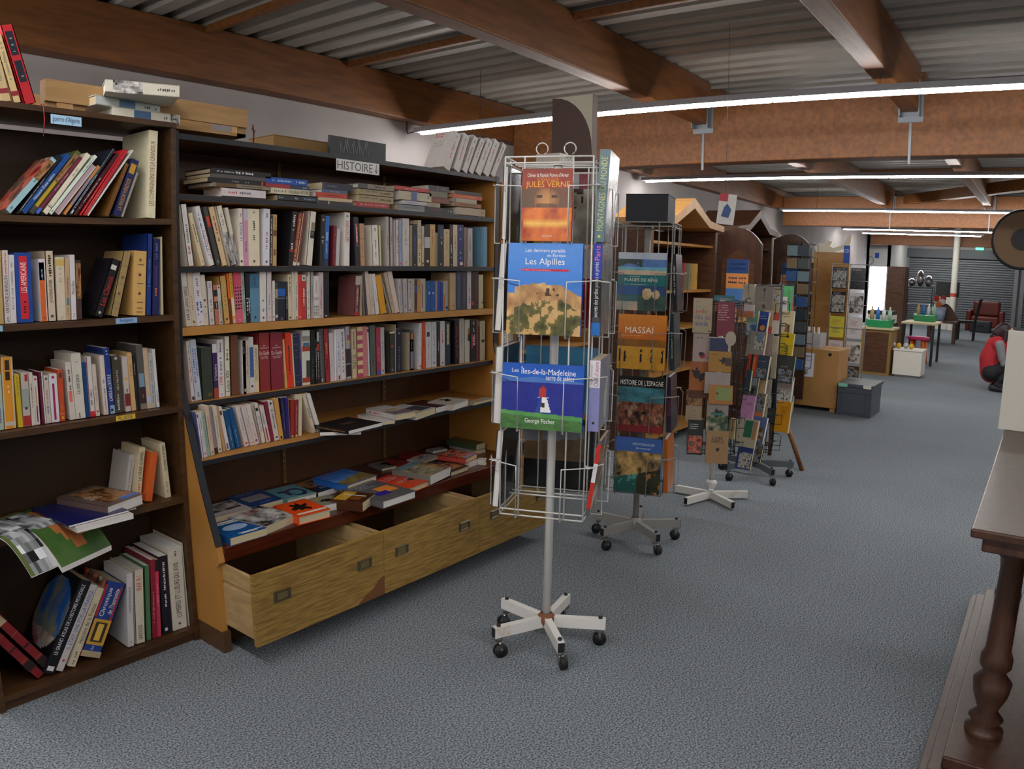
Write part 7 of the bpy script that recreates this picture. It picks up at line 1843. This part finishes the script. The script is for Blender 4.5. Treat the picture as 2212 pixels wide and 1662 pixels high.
MB().box(-.1, .1, .1, .13, 0, .02).build('foot', METAL_GREY, wp)
bxx = thing('cardboard_box', 'brown cardboard box in front of the crouching person', 'box', (10.9, -.35, 0))
MB().box(0, .35, 0, .36, 0, .6).build('carton', mat('cardboard', '8a6c40'), bxx)

# crouching person in a red vest
SKIN = mat('skin', 'b8886c', .5)
def skin_mesh(name, verts, edges, radii, m_, parent, sub=2):
    me = bpy.data.meshes.new(name)
    me.from_pydata(verts, edges, [])
    me.materials.append(m_)
    o = bpy.data.objects.new(name, me)
    COL.objects.link(o)
    o.parent = parent
    sk = o.modifiers.new('skin', 'SKIN')
    sk.use_smooth_shade = True
    for v_, r_ in zip(me.skin_vertices[0].data if me.skin_vertices else [], radii):
        v_.radius = (r_, r_)
    ss = o.modifiers.new('sub', 'SUBSURF')
    ss.levels = ss.render_levels = sub
    return o
def body_tube(name, chains, m_, parent):
    mb = MB()
    for pts, rs in chains:
        P = [Vector(p) for p in pts]
        q, rr = [], []
        for i in range(len(P) - 1):
            for s_ in range(5):
                f = s_ / 5
                q.append(P[i].lerp(P[i + 1], f)); rr.append(rs[i] * (1 - f) + rs[i + 1] * f)
        q.append(P[-1]); rr.append(rs[-1])
        mb.tube(q, rr, 14)
        mb.ball(P[0], rs[0], 7).ball(P[-1], rs[-1], 7)
    o = mb.build(name, m_, parent)
    rm = o.modifiers.new('remesh', 'REMESH')
    rm.mode = 'VOXEL'
    rm.voxel_size = .011
    rm.use_smooth_shade = True
    sm = o.modifiers.new('smooth', 'SMOOTH')
    sm.iterations = 4
    return o
pe = thing('person', 'person with long dark hair crouching in a red vest and grey sleeves', 'person', (11.35, .52, 0))
# faces -y; crouching on the toes
legs = [([(-.09, .06, .24), (-.12, -.30, .42), (-.12, -.02, .10), (-.12, -.16, .035)], (.1, .075, .05, .04)), ([(.09, .06, .24), (.11, -.28, .34), (.12, .0, .10), (.12, -.14, .035)], (.1, .075, .05, .04))]
arms = [([(-.18, -.02, .62), (-.2, -.08, .38), (-.12, -.30, .40)], (.06, .046, .032)), ([(.18, -.02, .62), (.2, -.1, .38), (.08, -.32, .42)], (.06, .046, .032))]
fing = []
for sx, hx_, hz in ((-1, -.12, .40), (1, .08, .42)):
    fing.append(([(hx_, -.30, hz), (hx_, -.37, hz)], (.032, .034)))
    for j, ln in enumerate((.06, .075, .08, .068)):
        fx_ = hx_ + (j - 1.5) * .019
        fing.append(([(fx_, -.37, hz), (fx_, -.37 - ln * .6, hz + .005), (fx_, -.37 - ln, hz - .02)], (.009, .009, .008)))
    fing.append(([(hx_ - sx * .03, -.33, hz), (hx_ - sx * .06, -.37, hz + .015)], (.011, .009)))
body_tube('body', [([(0, .05, .26), (0, .07, .42), (0, .0, .62), (0, -.04, .7), (0, -.08, .78)], (.13, .13, .13, .055, .09)), ([(0, -.1, .74), (0, -.155, .745)], (.08, .028)), ([(0, -.16, .765), (0, -.19, .755)], (.016, .013))] + fing, SKIN, pe)
body_tube('trousers', legs + [([(-.09, .06, .24), (.09, .06, .24)], (.115, .115))], mat('black_denim', '17181e', .8), pe)
body_tube('vest', [([(0, .06, .24), (0, .08, .42), (0, .01, .60)], (.145, .15, .15)), ([(-.13, 0, .62), (.13, 0, .62)], (.08, .08))], mat('red_vest', 'b0202c', .7), pe)
body_tube('sleeves', arms, mat('grey_jersey', '7a7c80', .9), pe)
body_tube('hair', [([(0, -.05, .81), (0, .03, .74), (0, .07, .6), (0, .08, .5)], (.1, .09, .07, .05)), ([(-.07, -.08, .8), (-.09, -.06, .62)], (.045, .03)), ([(.07, -.08, .8), (.09, -.06, .62)], (.045, .03))], mat('dark_hair', '2a1418', .5), pe)
for sx in (-.12, .12):
    body_tube('shoe', [([(sx, .03, .05), (sx, -.1, .04), (sx, -.2, .03)], (.045, .045, .035))], mat('black_shoe', '1c1c20', .6), pe)
mb = MB()
for sx in (-.032, .032):
    mb.ball((sx, -.172, .785), .009, 6)
mb.build('eyes', RUBBER, pe)
tag(MB().box(3.0, 3.2, -.02 - .0, .0, .8005, .803).build('paper_slip', WHITE_LAM), 'small white slip lying on the antique sideboard', 'paper') if False else None
